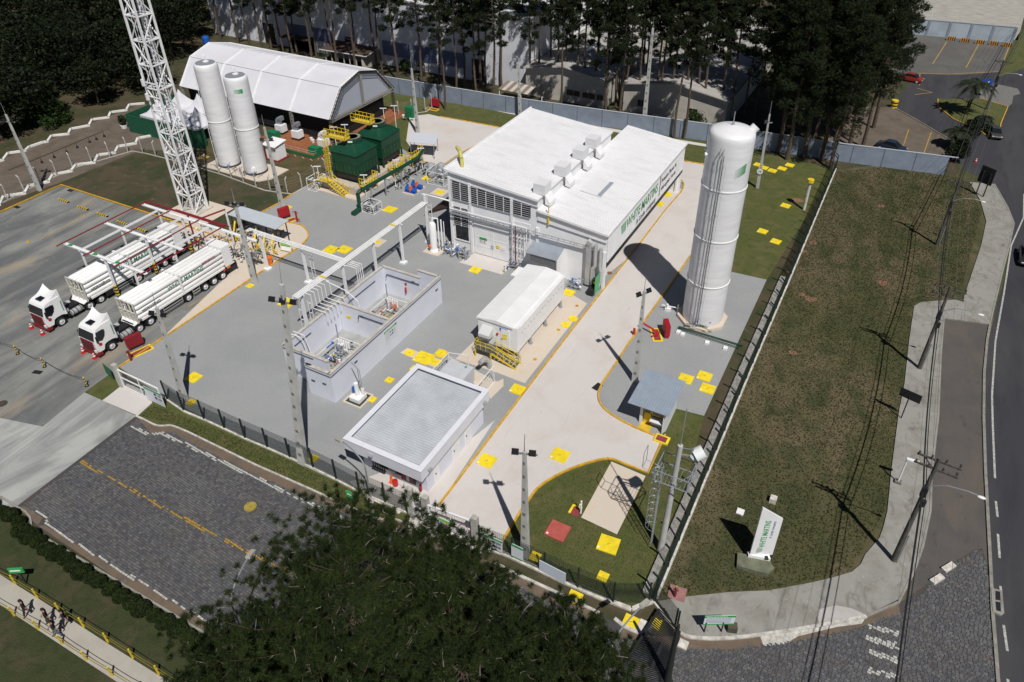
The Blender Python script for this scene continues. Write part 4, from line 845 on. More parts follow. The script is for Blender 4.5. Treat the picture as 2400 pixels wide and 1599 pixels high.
mb = MB(); mb.box(TX[0],45.2,.35,TX[-1],45.3,4.2)
mb.box(TX[-1]-.9,45.3,.35,TX[-1]-.8,57.8,4.2)
obj('black_lining', mb, M('black_curtain', (0.010,0.010,0.012), .9), te)
mb = MB(); mb.box(TX[0],41.0,.0,TX[-1]+.8,60.5,.32); dk = obj('deck', MB().box(-49.0,38.7,.0,TX[-1]+.8,60.4,.30), WOOD, te)
for k in range(46):
    for seg in range(3):
        y = 38.72+.2*k
        if y < 45.1:
            xa = -48.98+4.3*seg; mb2 = MB().box(xa,y,.301,xa+4.26,y+.18,.318+.004*((k*7+seg*3)%3))
            obj('deck_board', mb2, WOOD, te)
mb = MB(); mb.bar((-49,38.7,.55),(-36.2,38.7,.55),.06,.5); mb.bar((-36.15,38.7,.55),(-36.15,44.6,.55),.06,.5)
obj('deck_skirt', mb, GRN, te)
mb = MB()
for i in range(9): mb.bar((-49+i*1.55,38.6,.0),(-49+i*1.55,38.35,.35),.07)
for i in range(5): mb.bar((-36.0,39.2+i*1.2,.0),(-35.8,39.2+i*1.2,.3),.07)
obj('deck_bracket', mb, WHITE, te)
mb = MB(); rail(mb,(-48.6,39.3,.3),(-36.7,39.3,.3),.8,8,.03); rail(mb,(-36.7,39.3,.3),(-36.7,43.8,.3),.8,3,.03); obj('deck_rail', mb, M('beige_rope',(0.42,0.36,0.30),.7), te)
for i in range(3): obj('deck_step', MB().box(-35.9+.35*i,54.0,.0,-35.56+.35*i,60.2,.30-.09*i), WOOD, te)
# portable coolers on the deck
def cooler(x, y, mat, lab):
    c = thing('evaporative_cooler', lab, 'cooler', (x,y,.3))
    obj('base', MB().box(x-.75,y-.65,.32,x+.75,y+.65,.62), DARK, c); obj('body', MB().box(x-.7,y-.6,.62,x+.7,y+.6,1.75), WHITE2, c)
    mb = MB(); prev = None
    for i in range(7):
        a = pi*.5*i/6; p = (x-.35+.75*sin(a) , y, 1.75+.75*cos(a)*0+ .95*sin(a*0)+ .0)
    pts = [(x-.25,y,1.72),(x-.25,y,2.2),(x-.1,y,2.55),(x+.2,y,2.75),(x+.6,y,2.75)]
    for a, b in zip(pts[:-1],pts[1:]): mb.bar(a,b,.8,.62)
    obj('elbow_duct', mb, mat, c)
cooler(-47.3,43.9,GALV,'leftmost cooler with a grey elbow duct on the wooden deck'); cooler(-43.4,43.3,GALV,'middle cooler with a grey elbow duct standing on the wooden deck'); cooler(-37.6,42.6,WHITE,'white elbowed cooler on the wooden deck under the marquee corner')
for x, y, lab in ((-47.0,41.9,'green crate on the wooden deck behind the white tanks'),(-37.4,40.4,'green crate at the front corner of the wooden deck')):
    single('green_crate', MB().box(x-.85,y-.55,.31,x+.85,y+.55,1.35), M('crate_green',(0.012,0.16,0.075),.5), lab, 'crate')
for i, (x, y) in enumerate(((-45.4,44.3),(-41.0,43.6),(-40.3,43.2),(-33.9,57.8))):
    single('white_stool', MB().cyl(x,y,.32,.85,.18,10,.26), WHITE, ['white planter pot between the two grey cooled ducts','white stool with a round top near the deck middle','small white pot beside the dark chairs on the deck','white bin on the deck at the far corner of the marquee'][i], 'pot')
for i in range(4):
    x, y = -41.8+i*.9, 44.5-.25*(i%2)
    single('dark_chair', MB().box(x-.25,y-.25,.7,x+.25,y+.25,.76).box(x-.25,y+.2,.76,x+.25,y+.25,1.3).tube((x-.2,y-.2,.3),(x-.2,y-.2,.7),.02,5).tube((x+.2,y-.2,.3),(x+.2,y-.2,.7),.02,5).tube((x-.2,y+.2,.3),(x-.2,y+.2,.7),.02,5).tube((x+.2,y+.2,.3),(x+.2,y+.2,.7),.02,5), DARK, 'dark chair in the shade on the deck under the marquee edge', 'chair', 'dark chairs on the deck')
single('equipment_cabinet', MB().box(-34.4,59.0,0,-32.9,60.2,1.7), M('crate_green',(0.012,0.16,0.075)), 'green cabinet on the grass at the far right corner of the marquee', 'cabinet')

# ---------------- pagoda tents behind a green screen
def pagoda(cx, cy, w, ze, zt, lab):
    p = thing('pagoda_tent', lab, 'tent', (cx,cy), 'white pagoda tents inside the green screen')
    mb = MB(); n = 4; K = 6
    ring = []
    for k in range(K+1):
        t = k/K; s = (1-t)**1.0; zz = ze + (zt-ze)*(t**2.1) ; row = []
        for i in range(16):
            a = 2*pi*i/16; ca, sa = cos(a), sin(a); q = max(abs(ca),abs(sa)); e = (1-t)
            rr = w/2*s/(q if e > .3 else (q*e/.3+1-e/.3)); row.append(len(mb.v)); mb.v.append((cx+rr*ca, cy+rr*sa, zz - .12*sin(4*a+pi)**1*0))
        ring.append(row)
    for r0, r1 in zip(ring[:-1],ring[1:]):
        for i in range(16): mb.f.append((r0[i],r0[(i+1)%16],r1[(i+1)%16],r1[i])); mb.m.append(0)
    obj('canopy', mb, TENT, p, smooth=True)
    obj('pole', MB().tube((cx,cy,0),(cx,cy,zt),.05,8), STEEL, p)
    mb = MB(); h = w/2-.02
    for s1 in (-1,1): mb.box(cx-h,cy+s1*h-.02,ze-.35,cx+h,cy+s1*h+.02,ze); mb.box(cx+s1*h-.02,cy-h,ze-.35,cx+s1*h+.02,cy+h,ze)
    obj('valance', mb, TENT, p)
    for sx in (-1,1):
        for sy in (-1,1): obj('leg', MB().tube((cx+sx*h,cy+sy*h,0),(cx+sx*h,cy+sy*h,ze),.05,6), STEEL, p)

for cx, cy, lab in ((-66.2,37.3,'leftmost peaked white tent in front of its row, behind the lattice tower'),(-61.9,37.3,'middle peaked white tent of the front row behind the green screen'),(-57.6,37.3,'right front peaked white tent beside the white tanks'),
                    (-66.2,41.6,'back left peaked white tent, tallest looking one beside the marquee'),(-61.9,41.6,'back right peaked white tent beside the marquee end')):
    pagoda(cx, cy, 4.28, 2.45, 5.0, lab)
gsn = thing('screen_fence', 'dark green tarpaulin screen round the peaked tents', 'screen', (-62, 34))
def tarp(a, b, h, n=14, amp=.06):
    mb = MB(); d = Vector((b[0]-a[0], b[1]-a[1])); nx, ny = -d.y/d.length, d.x/d.length; r = random.Random(int(a[0]*7+b[1]*3))
    off = [r.uniform(-amp, amp) for _ in range(n+1)]
    for i in range(n+1):
        p = lerp(a, b, i/n); mb.v += [(p[0]+nx*off[i]*.5,p[1]+ny*off[i]*.5,0.02),(p[0]+nx*off[i],p[1]+ny*off[i],h*.5),(p[0],p[1],h)]
    for i in range(n):
        for k in (0,1): mb.f.append((i*3+k,(i+1)*3+k,(i+1)*3+k+1,i*3+k+1)); mb.m.append(0)
    return mb
for a, b in (((-69.5,33.5),(-54.1,34.0)),((-69.5,33.5),(-70.0,45.6)),((-54.1,34.0),(-54.4,35.4))):
    p = obj('tarpaulin', tarp(a, b, 2.85), GRNF, gsn, smooth=True)
    obj('top_rail', MB().bar((a[0],a[1],2.87),(b[0],b[1],2.87),.07), GRN, p)
for x in (-69.5,-64.4,-59.2,-54.1): obj('post', MB().tube((x,33.75+.03*(x+69.5)/15,0),(x,33.75,2.85),.05,6), GRN, gsn)

# ---------------- factory and sheds behind the pines
fb = thing('factory_building', 'tall white factory block with blue shaded front and louvre bands behind the pines', 'building', (-58, 90))
FW = M('factory_wall', (0.64,0.65,0.70), .75, var=.08, vscale=.3)
obj('wall', MB().box(-100,79.5,0,-22,135,12.5), FW, fb)
obj('roof', ribs(MB().box(-100.3,79.2,12.5,-21.7,135.3,12.75), (-100.3,79.2,12.76),(-21.7,79.2,12.76),(-21.7,135.3,12.76),(-100.3,135.3,12.76), 60, .1, .08), ROOFW, fb)
obj('side_facing', MB().box(-21.99,79.6,5.2,-21.9,135,12.45), WHITE, fb)
LV = M('blue_louvre', (0.16,0.19,0.30), .6)
for x0, x1, z0, z1 in ((-54,-47.6,2.0,4.8),(-46.8,-41.5,2.0,4.9),(-40.8,-35.2,2.0,4.8),(-71,-66,2.4,5.0),(-78,-73,2.4,5.0)):
    mb = MB(); mb.box(x0,79.42,z0,x1,79.49,z1)
    for i in range(int((z1-z0)/.28)): mb.obox(((x0+x1)/2,79.36,z0+.14+i*.28),(x1-x0,.16,.03),rx=radians(-35))
    obj('louver_panel', mb, LV, fb)
for x0, x1 in ((-33.8,-31.0),(-63.2,-60.9),(-85,-82)): obj('door', MB().box(x0,79.4,0,x1,79.49,4.2), DARK, fb)
for k in range(16): obj('wall_seam', MB().box(-98+k*5,79.46,0,-97.92+k*5,79.498,12.4), LAV, fb)
def gable_hall(x0, x1, y0, y1, ze, zr_, lab, px, wins):
    b = thing('beige_hall', lab, 'building', (px, y0)); xm = (x0+x1)/2
    mb = MB(); mb.add([(x0,y0,0),(x1,y0,0),(x1,y0,ze),(xm,y0,zr_-.1),(x0,y0,ze),(x0,y1,0),(x1,y1,0),(x1,y1,ze),(xm,y1,zr_-.1),(x0,y1,ze)],
                      [(0,1,2,3,4),(9,8,7,6,5),(1,6,7,2),(5,0,4,9)])
    obj('wall', mb, BEIGE, b)
    RF = M('beige_roof', (0.36,0.345,0.325), .75, var=.15, vscale=.4, stretch=(.3,3,1))
    mb = MB(); slab4(mb,(x0-.3,y0-.7,ze),(xm,y0-.7,zr_),(xm,y1,zr_),(x0-.3,y1,ze),.15); slab4(mb,(xm,y0-.7,zr_),(x1+.4,y0-.7,ze),(x1+.4,y1,ze),(xm,y1,zr_),.15)
    ribs(mb,(x0-.3,y0-.7,ze),(x0-.3,y1,ze),(xm,y1,zr_),(xm,y0-.7,zr_),40,.06,.05); ribs(mb,(xm,y0-.7,zr_),(xm,y1,zr_),(x1+.4,y1,ze),(x1+.4,y0-.7,ze),40,.06,.05)
    obj('roof', mb, RF, b)
    for k in range(3): obj('skylight', MB().box(xm-.35,y0+9+k*9,zr_+.02,xm+.35,y0+14+k*9,zr_+.09), M('skylight_white',(0.62,0.66,0.70),.4), b)
    obj('verge_trim', MB().bar((x1+.42,y0-.7,ze+.05),(x1+.42,y1,ze+.05),.12,.14), M('rust_trim',(0.16,0.09,0.06),.8), b)
    for (a, c, z0, z1) in wins:
        mb = MB(); mb.box(a-.06,y0-.06,z0-.06,c+.06,y0-.005,z0); mb.box(a-.06,y0-.06,z1,c+.06,y0-.005,z1+.06); mb.box((a+c)/2-.03,y0-.06,z0,(a+c)/2+.03,y0-.005,z1); mb.box(a-.06,y0-.06,z0,a,y0-.005,z1); mb.box(c,y0-.06,z0,c+.06,y0-.005,z1)
        window(b, mb, M('beige_frame',(0.30,0.28,0.25),.7), MB().box(a,y0-.03,z0,c,y0-.01,z1))
    return b
gable_hall(-21.6,-6.6,77.6,124,5.0,6.3,'beige hall with a shallow gable roof left of the two halls behind the pines',-14,((-13.6,-11.2,1.4,2.3),(-10.6,-8.4,1.4,2.3),(-8.0,-6.9,1.4,2.3)))
gable_hall(-3.6,13.8,78.6,126,4.8,6.2,'beige hall with a shallow gable roof right of the two halls behind the pines',4,((-1.0,.2,1.3,2.3),(7.6,9.2,1.3,2.4)))
sh = thing('brown_shed', 'low shed with a mossy brown roof and pale posts behind the marquee', 'shed', (-60, 78))
obj('roof', slab4(MB(),(-65.6,74.4,2.7),(-54.6,74.9,2.7),(-55.2,83.6,3.6),(-66.2,83.1,3.6),.12), M('mossy_brown_roof',(0.070,0.045,0.034),.95,var=.4,vscale=1.5,bump=.5,bscale=6), sh)
obj('eave_board', MB().bar((-65.6,74.35,2.72),(-54.6,74.85,2.72),.08,.14).bar((-54.55,74.9,2.72),(-55.15,83.6,3.62),.08,.14), WHITE, sh)
obj('wall', MB().box(-65.2,78.5,0,-55.6,83,2.7).box(-55.9,75.2,0,-55.6,78.5,2.6), BEIGE, sh)
for i in range(7): obj('post', MB().box(-65+i*1.5,75.1,0,-64.8+i*1.5,75.3,2.6), BEIGE, sh)
s2 = thing('small_shed', 'small dark roofed shed further left behind the marquee', 'shed', (-73, 80))
obj('roof', slab4(MB(),(-78.5,77.4,2.6),(-70.5,77.6,2.6),(-70.7,83,3.3),(-78.7,82.8,3.3),.12), MATS['mossy_brown_roof'], s2)
obj('wall', MB().box(-78,79.5,0,-71,82.5,2.5), BEIGE, s2); obj('post', MB().box(-71.2,77.8,0,-71.0,78.0,2.55), WHITE, s2)
s3 = thing('striped_canopy', 'low brown and white striped canopy behind the blue grey wall', 'canopy', (-20, 74))
for i in range(8): obj('canopy_strip', slab4(MB(),(-24.2+i*.72,72.2,2.3),(-23.5+i*.72,72.2,2.3),(-23.5+i*.72,75.6,2.75),(-24.2+i*.72,75.6,2.75),.05), BEIGE if i % 2 else M('brown_strip',(0.20,0.16,0.13),.8), s3)
for x in (-24,-19.8,-15.8): obj('post', MB().box(x-.06,72.3,0,x+.06,72.42,2.3), WHITE, s3)
for p, lab in (([(-64.98, 71.78)][0],'far left blue drum'),): pass
for (x, y, lab) in ((-39.0,70.6,'blue plastic water barrel standing just behind the blue grey wall'),(-95.5,79.0-6,'blue plastic water barrel far left at the foot of the factory')):
    single('blue_barrel', MB().lathe(x,y,[(.62,0),(.72,.3),(.72,1.3),(.62,1.6),(.3,1.65)],16), BLUE, lab, 'barrel')

# ---------------- long blue grey boundary wall, panel by panel
bw = thing('boundary_wall', 'long blue grey panel wall running behind the site in front of the pines', 'wall', (0, 70))
BWP = [(-50,66.9),(-20,68.6),(-2,70.6),(12.5,72.6),(21.5,73.4),(32,74.4),(47.2,76.8)]
cells_ = along(BWP, 4.2)
for (a, b) in zip(cells_[:-1], cells_[1:]):
    h = 2.75; d = Vector((b[0]-a[0], b[1]-a[1])); L_ = d.length; rz = atan2(d.y, d.x); cx, cy = (a[0]+b[0])/2, (a[1]+b[1])/2
    obj('wall_panel', MB().obox((cx,cy,h/2),(L_-.1,.14,h),rz), WALLG, bw)
    obj('pier', MB().obox((b[0],b[1],h/2),(.12,.11,h),rz), M('wall_joint',(0.075,0.085,0.11),.85), bw)
mb = MB()
for a, b in zip(BWP[:-1],BWP[1:]): mb.bar((a[0],a[1],2.80),(b[0],b[1],2.80),.2,.09)
obj('wall_cap', mb, M('pale_cap',(0.42,0.45,0.50),.8), bw)
cw = thing('court_wall', 'pale blue court wall with dark piers behind the striped barriers', 'wall', (46, 152))
for i in range(6):
    a = lerp((30.5,149.6),(55.3,153.1),i/6); b = lerp((30.5,149.6),(55.3,153.1),(i+1)/6); rz = atan2(b[1]-a[1],b[0]-a[0])
    obj('wall_panel', MB().obox(((a[0]+b[0])/2,(a[1]+b[1])/2,1.6),(hypot(b[0]-a[0],b[1]-a[1])-.55,.2,3.2),rz), M('pale_court_wall',(0.36,0.42,0.47),.8,var=.15,vscale=.4), cw)
    obj('pier', MB().obox((b[0],b[1],1.6),(.5,.34,3.2),rz), WALLG, cw)
obj('wall_cap', MB().bar((30.5,149.6,3.24),(55.3,153.1,3.24),.3,.1), WALLG, cw)

# ================================================================ tanks
def tank(name, lab, x, y, r, h, ring_zs, pad, grey_top=False, ringz=None):
    t = thing(name, lab, 'tank', (x, y))
    if pad: obj('plinth', MB().prism([(x+(r+pad)*cos(2*pi*(k+.5)/8), y+(r+pad)*sin(2*pi*(k+.5)/8)) for k in range(8)], 0, .35), PAD, t)
    prof = [(r*.985,.35),(r,.45)] + [(r*(1+.004*((k*7)%3-1)), .45+(h-.95-.45)*k/14) for k in range(1,14)] + [(r,h-.75),(r*.985,h-.42),(r*.93,h-.20),(r*.82,h-.08)] + ([] if grey_top else [(r*.4,h+.12),(0.05,h+.2)])
    obj('shell', MB().lathe(x,y,prof,48), TANKM, t, smooth=True)
    if grey_top: obj('top_plate', MB().lathe(x,y,[(r*.815,h-.085),(r*.80,h-.02),(r*.4,h+.02),(.02,h+.03)],40), M('tank_top_grey',(0.22,0.23,0.26),.6), t, smooth=True)
    for z in ring_zs: obj('stiffener_ring', MB().lathe(x,y,[(r*1.001,z-.06),(r+.06,z-.05),(r+.06,z+.05),(r*1.001,z+.06)],48), WHITE, t)
    return t
tk = tank('storage_tank', 'tallest single white cylindrical tank standing alone by the right fence', 25.52, 27.77, 2.06, 21.0, (5.1,10.3,15.6), .55)
x, y, r = 25.52, 27.77, 2.06
def around(a, q): return (x+q*cos(a), y+q*sin(a))
mb = MB(); a0 = radians(262)
for da in (0, .13): p = around(a0+da, r+.32); mb.tube((p[0],p[1],.5),(p[0],p[1],19.4),.035,6); q = around(a0+da, r-.02); mb.tube((p[0],p[1],19.4),(q[0],q[1],19.75),.05,6)
for z in (1.2,3.2,5.5,8,10.6,13,15.6,18): 
    for da in (-.14, .0, .13, .28): p = around(a0+da, r+.32); q = around(a0+da-.06, r); mb.tube((p[0],p[1],z),(q[0],q[1],z+.3),.016,5)
p = around(a0+.3, r+.28); mb.tube((p[0],p[1],.4),(p[0],p[1],18.2),.014,5)
obj('riser_pipes', mb, STEEL, tk)
obj('dark_cable', MB().tube((*around(a0+.17,r+.2),.4),(*around(a0+.17,r+.2),19.2),.03,5), DARK, tk)
obj('lightning_rod', MB().tube((x-.1,y+.2,21.1),(x-.1,y+.2,22.4),.04,6).tube((x-.1,y+.2,21.1),(x-.1,y+.2,21.35),.14,8), STEEL, tk)
obj('manway', MB().tube((x+1.35,y+.9,20.5),(x+1.75,y+1.15,21.05),.42,16), WHITE, tk)
obj('port', MB().tube((*around(radians(215),r-.05),18.6),(*around(radians(215),r+.22),18.6),.16,10).tube((*around(radians(200),r-.05),18.9),(*around(radians(200),r+.15),18.9),.1,8), WHITE, tk)
mb = MB()   # green dotted emblem on the shell
for i in range(6):
    for j in range(9):
        a = radians(305+i*0+j*3.4); w = .035+.065*(j/8); zz = 17.0+i*.16+.06*j
        p = around(a, r+.012); mb.obox((p[0],p[1],zz),(.02,.05+.012*j,w),a)
obj('emblem', mb, GREENL, tk)
mb = MB(); r_ = random.Random(8)
bx, by = [(25.28, 25.59)][0]
for i in range(26):
    p = (bx+r_.uniform(-.9,1.3), by+r_.uniform(-.5,.9), r_.uniform(.1,.9)); mb.c = r_.choice((0,0,1,2,3))
    d = r_.choice(((1,0,0),(0,1,0),(0,0,1))); L_ = r_.uniform(.2,.8); mb.tube(p,(p[0]+d[0]*L_,p[1]+d[1]*L_,max(.05,p[2]+d[2]*L_*.5)),r_.uniform(.03,.09),6)
vk = thing('valve_skid', 'cluster of pipes and valves at the foot of the tallest white tank', 'valve skid', (bx,by)); obj('valves', mb, [STEEL,GRN,PAD,BLUE], vk, kind='stuff')
pl = thing('green_pipeline', 'dark green pipe pair on white blocks running from the tallest tank to the right fence', 'pipe', [(26.17, 24.87)][0])
PA, PB, PC, PD = [(23.92, 24.88), (26.17, 24.87), (30.52, 24.84), (27.04, 24.16)]
obj('pipe', MB().pipe([(PA[0],PA[1],.25),(PB[0],PB[1],.25),(PC[0],PC[1],.25)],.07,8), GRND, pl); obj('pipe', MB().pipe([(PA[0],PA[1]-.35,.25),(PB[0],PB[1]-.4,.25),(PC[0]-.2,PC[1]-.5,.25)],.05,8), GRND, pl)
for p in [(24.15, 24.20), (24.64, 24.06), (27.22, 23.87), (29.07, 23.86)]: obj('support_block', MB().box(p[0]-.2,p[1]-.25,0,p[0]+.2,p[1]+.2,.22), WHITE, pl)
vs2 = thing('small_valve_station', 'small white piping station in the shadow edge of the tallest tank', 'valve', [(21.94, 27.33)][0]); ax, ay = [(21.94, 27.33)][0]
mb = MB(); mb.box(ax-.3,ay-.2,0,ax+.3,ay+.2,.35); mb.tube((ax-.7,ay,.5),(ax+1.2,ay+.3,.5),.06,6); mb.tube((ax+1,ay+.2,0),(ax+1,ay+.2,1.0),.08,8); mb.tube((ax-.1,ay,.3),(ax-.1,ay,.8),.12,8)
obj('valves', mb, WHITE, vs2)
t1 = tank('silo_tank', 'left and taller of the twin white tanks with grey tops', -46.23, 32.04, 1.56, 15.0, (7.0,), 0, True)
t2 = tank('silo_tank', 'right and shorter of the twin white tanks, with a small green emblem', -41.05, 32.04, 1.56, 14.1, (6.9,), 0, True)
for t, xx, h in ((t1,-46.23,15.0),(t2,-41.05,14.1)):
    obj('top_nozzle', MB().cyl(xx,32.2,h,h+.12,.4,14).tube((xx,32.2,h+.1),(xx,32.2,h+.8),.06,6).tube((xx,32.2,h+.75),(xx-.35,32.2,h+.95),.06,6), WHITE, t)
    mb = MB()
    for a in (200, 245):
        px, py = xx+1.75*cos(radians(a)), 32.04+1.75*sin(radians(a)); mb.tube((px,py,.3),(px,py,h-1.0 if a==245 else h-.6),.035 if a==245 else .07,6)
        for z in range(2,int(h)-1,2): mb.tube((px,py,z),(xx+1.55*cos(radians(a)),32.04+1.55*sin(radians(a)),z),.03,5)
    obj('riser_pipes', mb, WHITE, t)
    obj('manway', MB().tube((xx+.9,30.75,1.1),(xx+1.15,30.55,1.1),.36,14), WHITE, t) if xx > -45 else None
    mb = MB(); mb.lathe(xx,32.04,[(1.58,.36),(1.62,.38),(1.62,.42),(1.58,.44)],40); obj('base_band', mb, DARK, t)
mb = MB()
for j in range(7):
    a = radians(300+j*6); mb.obox((-41.05+1.575*cos(a),32.04+1.575*sin(a),12.3),(.02,.05+.02*j,.55),a)
obj('emblem', mb, GREENL, t2)
S('silo_pad', [(-49.2,29.6),(-38.6,29.6),(-37.4,31.2),(-37.4,34.6),(-49.2,34.6)], .10, PAD); struct('silo_pad_edge', MB().prism([(-49.2,29.6),(-38.6,29.6),(-37.4,31.2),(-37.4,34.6),(-49.2,34.6)],0,.098), PAD)
mb = MB(); r_ = random.Random(2)
for i in range(24):
    p = (r_.uniform(-48.5,-39), r_.uniform(29.9,30.6), r_.uniform(.1,.7)); mb.c = r_.choice((0,0,1,2)); d = r_.choice(((1,0,0),(0,1,0),(0,0,1))); L_ = r_.uniform(.3,1.2)
    mb.tube(p,(p[0]+d[0]*L_,p[1]+d[1]*L_,p[2]+d[2]*.5),r_.uniform(.03,.07),6)
ts = thing('tank_pipework', 'low pipework along the front of the twin white tanks', 'pipework', (-44,30.2)); obj('pipes', mb, [STEEL,DARK,BLUE], ts, kind='stuff')
kx, ky = [(-41.91, 36.62)][0]
ks = thing('white_kiosk', 'small white roofed kiosk with a red front beside the twin tanks', 'kiosk', (kx,ky))
obj('wall', MB().box(kx-.9,ky-.6,.15,kx+1.1,ky+1.3,2.3), WHITE, ks); obj('roof', slab4(MB(),(kx-1.3,ky-.9,2.35),(kx+1.3,ky-.9,2.35),(kx+1.3,ky+1.6,2.65),(kx-1.3,ky+1.6,2.65),.07), WHITE, ks)
obj('floor_edge', MB().box(kx-1.5,ky-.8,.02,kx+1.4,ky+1.5,.14), REDD, ks)
for i in range(3): obj('window', MB().box(kx+.1+.35*i,ky-.63,1.3+.1*i,kx+.3+.35*i,ky-.602,1.6+.1*i), DARK, ks)
for i in range(3): obj('red_cylinder', MB().cyl(kx-1.15,ky-.3+.5*i,.15,1.7,.2,10), REDB, ks)

# ================================================================ cooling towers
def cooling(cx, cy, lab):
    t = thing('cooling_tower', lab, 'cooling tower', (cx,cy), None)
    h = 2.15; z0, z1 = 1.6, 5.3
    mb = MB(); mb.box(cx-h,cy-h,z0+.9,cx+h,cy+h,z1)
    for k in range(6):
        u = -h+.36+k*.715
        for s in (-1,1): mb.box(cx+u-.06,cy+s*(h+.02)-.03,z0+.9,cx+u+.06,cy+s*(h+.02)+.03,z1-1.4); mb.box(cx+s*(h+.02)-.03,cy+u-.06,z0+.9,cx+s*(h+.02)+.03,cy+u+.06,z1-1.4)
    mb.box(cx-h-.06,cy-h-.06,z1-1.4,cx+h+.06,cy+h+.06,z1-1.33)
    obj('casing', mb, GRND, t)
    obj('air_inlet', MB().box(cx-h+.15,cy-h+.15,z0,cx+h-.15,cy+h-.15,z0+.9), DARK, t)
    mb = MB()
    for sx in (-1,1):
        for sy in (-1,1): mb.box(cx+sx*h-.1,cy+sy*h-.1,z0-.4,cx+sx*h+.1,cy+sy*h+.1,z0+.95)
    obj('corner_leg', mb, GRND, t)
    # fluted pyramid top
    mb = MB(); n = 32; lo = []; mid = []; hi = []
    for i in range(n):
        a = 2*pi*i/n; ca, sa = cos(a), sin(a); q = max(abs(ca),abs(sa)); f = abs(sin(4*a))
        R0 = (h+.14)/q; lo.append((cx+R0*ca,cy+R0*sa,z1)); rr = 1.28; hi.append((cx+rr*ca,cy+rr*sa,z1+1.05))
        Rm = (R0+rr)/2; mid.append((cx+Rm*ca,cy+Rm*sa,z1+.62-.0-.14*f))
    mb.v = lo+mid+hi
    for i in range(n):
        j=(i+1)%n; mb.f += [(i,j,n+j,n+i),(n+i,n+j,2*n+j,2*n+i)]; mb.m += [0,0]
    obj('hood', mb, GRND, t, smooth=True)
    obj('fan_ring', MB().lathe(cx,cy,[(1.28,z1+1.0),(1.34,z1+1.1),(1.25,z1+1.7),(1.18,z1+1.7),(1.18,z1+1.3)],28), GRND, t, smooth=True)
    fan = obj('fan_guard', MB().cyl(cx,cy,z1+1.55,z1+1.6,1.17,24), M('fan_guard_brown',(0.10,0.085,0.06),.7,var=.3,vscale=5), t)
    mb = MB()
    for k in range(14): a = 2*pi*k/14; mb.bar((cx,cy,z1+1.63),(cx+1.2*cos(a),cy+1.2*sin(a),z1+1.63),.035)
    for rr in (.4,.8,1.15): mb.lathe(cx,cy,[(rr,z1+1.61),(rr+.03,z1+1.63),(rr,z1+1.65)],24)
    obj('guard_wire', mb, M('guard_wire',(0.25,0.22,0.16),.6), fan)
    obj('name_plate', MB().obox((cx+.62,cy-1.16,z1+1.42),(.62,.04,.22),radians(28)), WHITE, t)
    # yellow service deck over the fan, reached from the left
    mb = MB(); mb.box(cx-2.9,cy-1.9,z1+1.75,cx+.4,cy-.8,z1+1.8); mb.box(cx-2.9,cy-1.9,z1+1.8,cx+.4,cy-1.88,z1+2.1); mb.box(cx+.38,cy-1.9,z1+1.8,cx+.4,cy-.8,z1+2.1)
    obj('service_deck', mb, M('yellow_grating',(0.62,0.47,0.06),.6), t)
    mb = MB(); z = z1+1.8
    for a, b in (((cx-2.9,cy-1.9),(cx+.4,cy-1.9)),((cx+.4,cy-1.9),(cx+.4,cy-.8)),((cx-2.9,cy-.8),(cx+.4,cy-.8))): rail(mb,(a[0],a[1],z),(b[0],b[1],z),1.1,5,.035)
    obj('deck_rail', mb, YEL, t)
    return t
BASEC = M('stained_concrete', (0.48,0.42,0.34), .9, var=.35, vscale=1.0, col2=(0.20,0.13,0.08), lo=.5, hi=.75)
struct('tower_basin', MB().box(-29.4,32.6,0,-23.4,44.6,1.15), BASEC); struct('tower_slab', MB().box(-30.2,31.6,0,-22.9,45.2,.12), PAD)
ct1 = cooling(-25.9, 35.9, 'nearer of the two dark green cooling towers, with yellow ladder and stairs')
ct2 = cooling(-26.3, 41.8, 'farther of the two dark green cooling towers')
la = thing('tower_ladder', 'tall yellow caged ladder at the left of the nearer green cooling tower', 'ladder', (-28.6,33.4))
mb = MB()
for dx in (0,.5): mb.bar((-28.6+dx,33.3,1.2),(-28.6+dx,33.6,8.2),.07)
for i in range(22): mb.bar((-28.6,33.31+.013*i,1.5+i*.3),(-28.1,33.31+.013*i,1.5+i*.3),.045)
for i in range(9):
    z = 2.6+i*.6; pts = [(-28.65+.3+.42*cos(a),33.3-.38*sin(a)+0.02*i,z) for a in [pi*k/6 for k in range(7)]]; mb.pipe(pts,.02,4)
for k in range(1,6): a = pi*k/6; mb.bar((-28.35+.42*cos(a),33.3-.38*sin(a),2.6),(-28.35+.42*cos(a),33.3-.38*sin(a)+.16,7.4),.03)
obj('rails', mb, YEL, la)
def yellow_stairs(name, x, y, z, dx, dy, steps, lab):
    s = thing(name, lab, 'stairs', (x,y))
    mb = MB(); mb.box(x-1.8,y-.1,z,x,y+.9,z+.05); obj('landing', mb, MATS['yellow_grating'], s)
    mb = MB(); rail(mb,(x-1.8,y-.1,z),(x,y-.1,z),1.0,3,.035); rail(mb,(x,y-.1,z),(x+dx,y-.1+dy,.05),1.0,3,.035); rail(mb,(x,y+.85,z),(x+dx,y+.85+dy,.05),1.0,3,.035)
    mb.bar((x,y-.1,z-.1),(x+dx,y-.1+dy,0),.05,.2); mb.bar((x,y+.85,z-.1),(x+dx,y+.85+dy,0),.05,.2); obj('handrail', mb, YEL, s)
    for i in range(steps): t = (i+.5)/steps; obj('tread', MB().box(x+dx*t-.14,y-.08+dy*t,z*(1-t)-.03,x+dx*t+.14,y+.83+dy*t,z*(1-t)), MATS['yellow_grating'], s)
    return s
yellow_stairs('tower_stairs', -27.3, 31.7, 1.6, 2.6, 0, 7, 'yellow stairs climbing to the nearer green cooling tower basin')
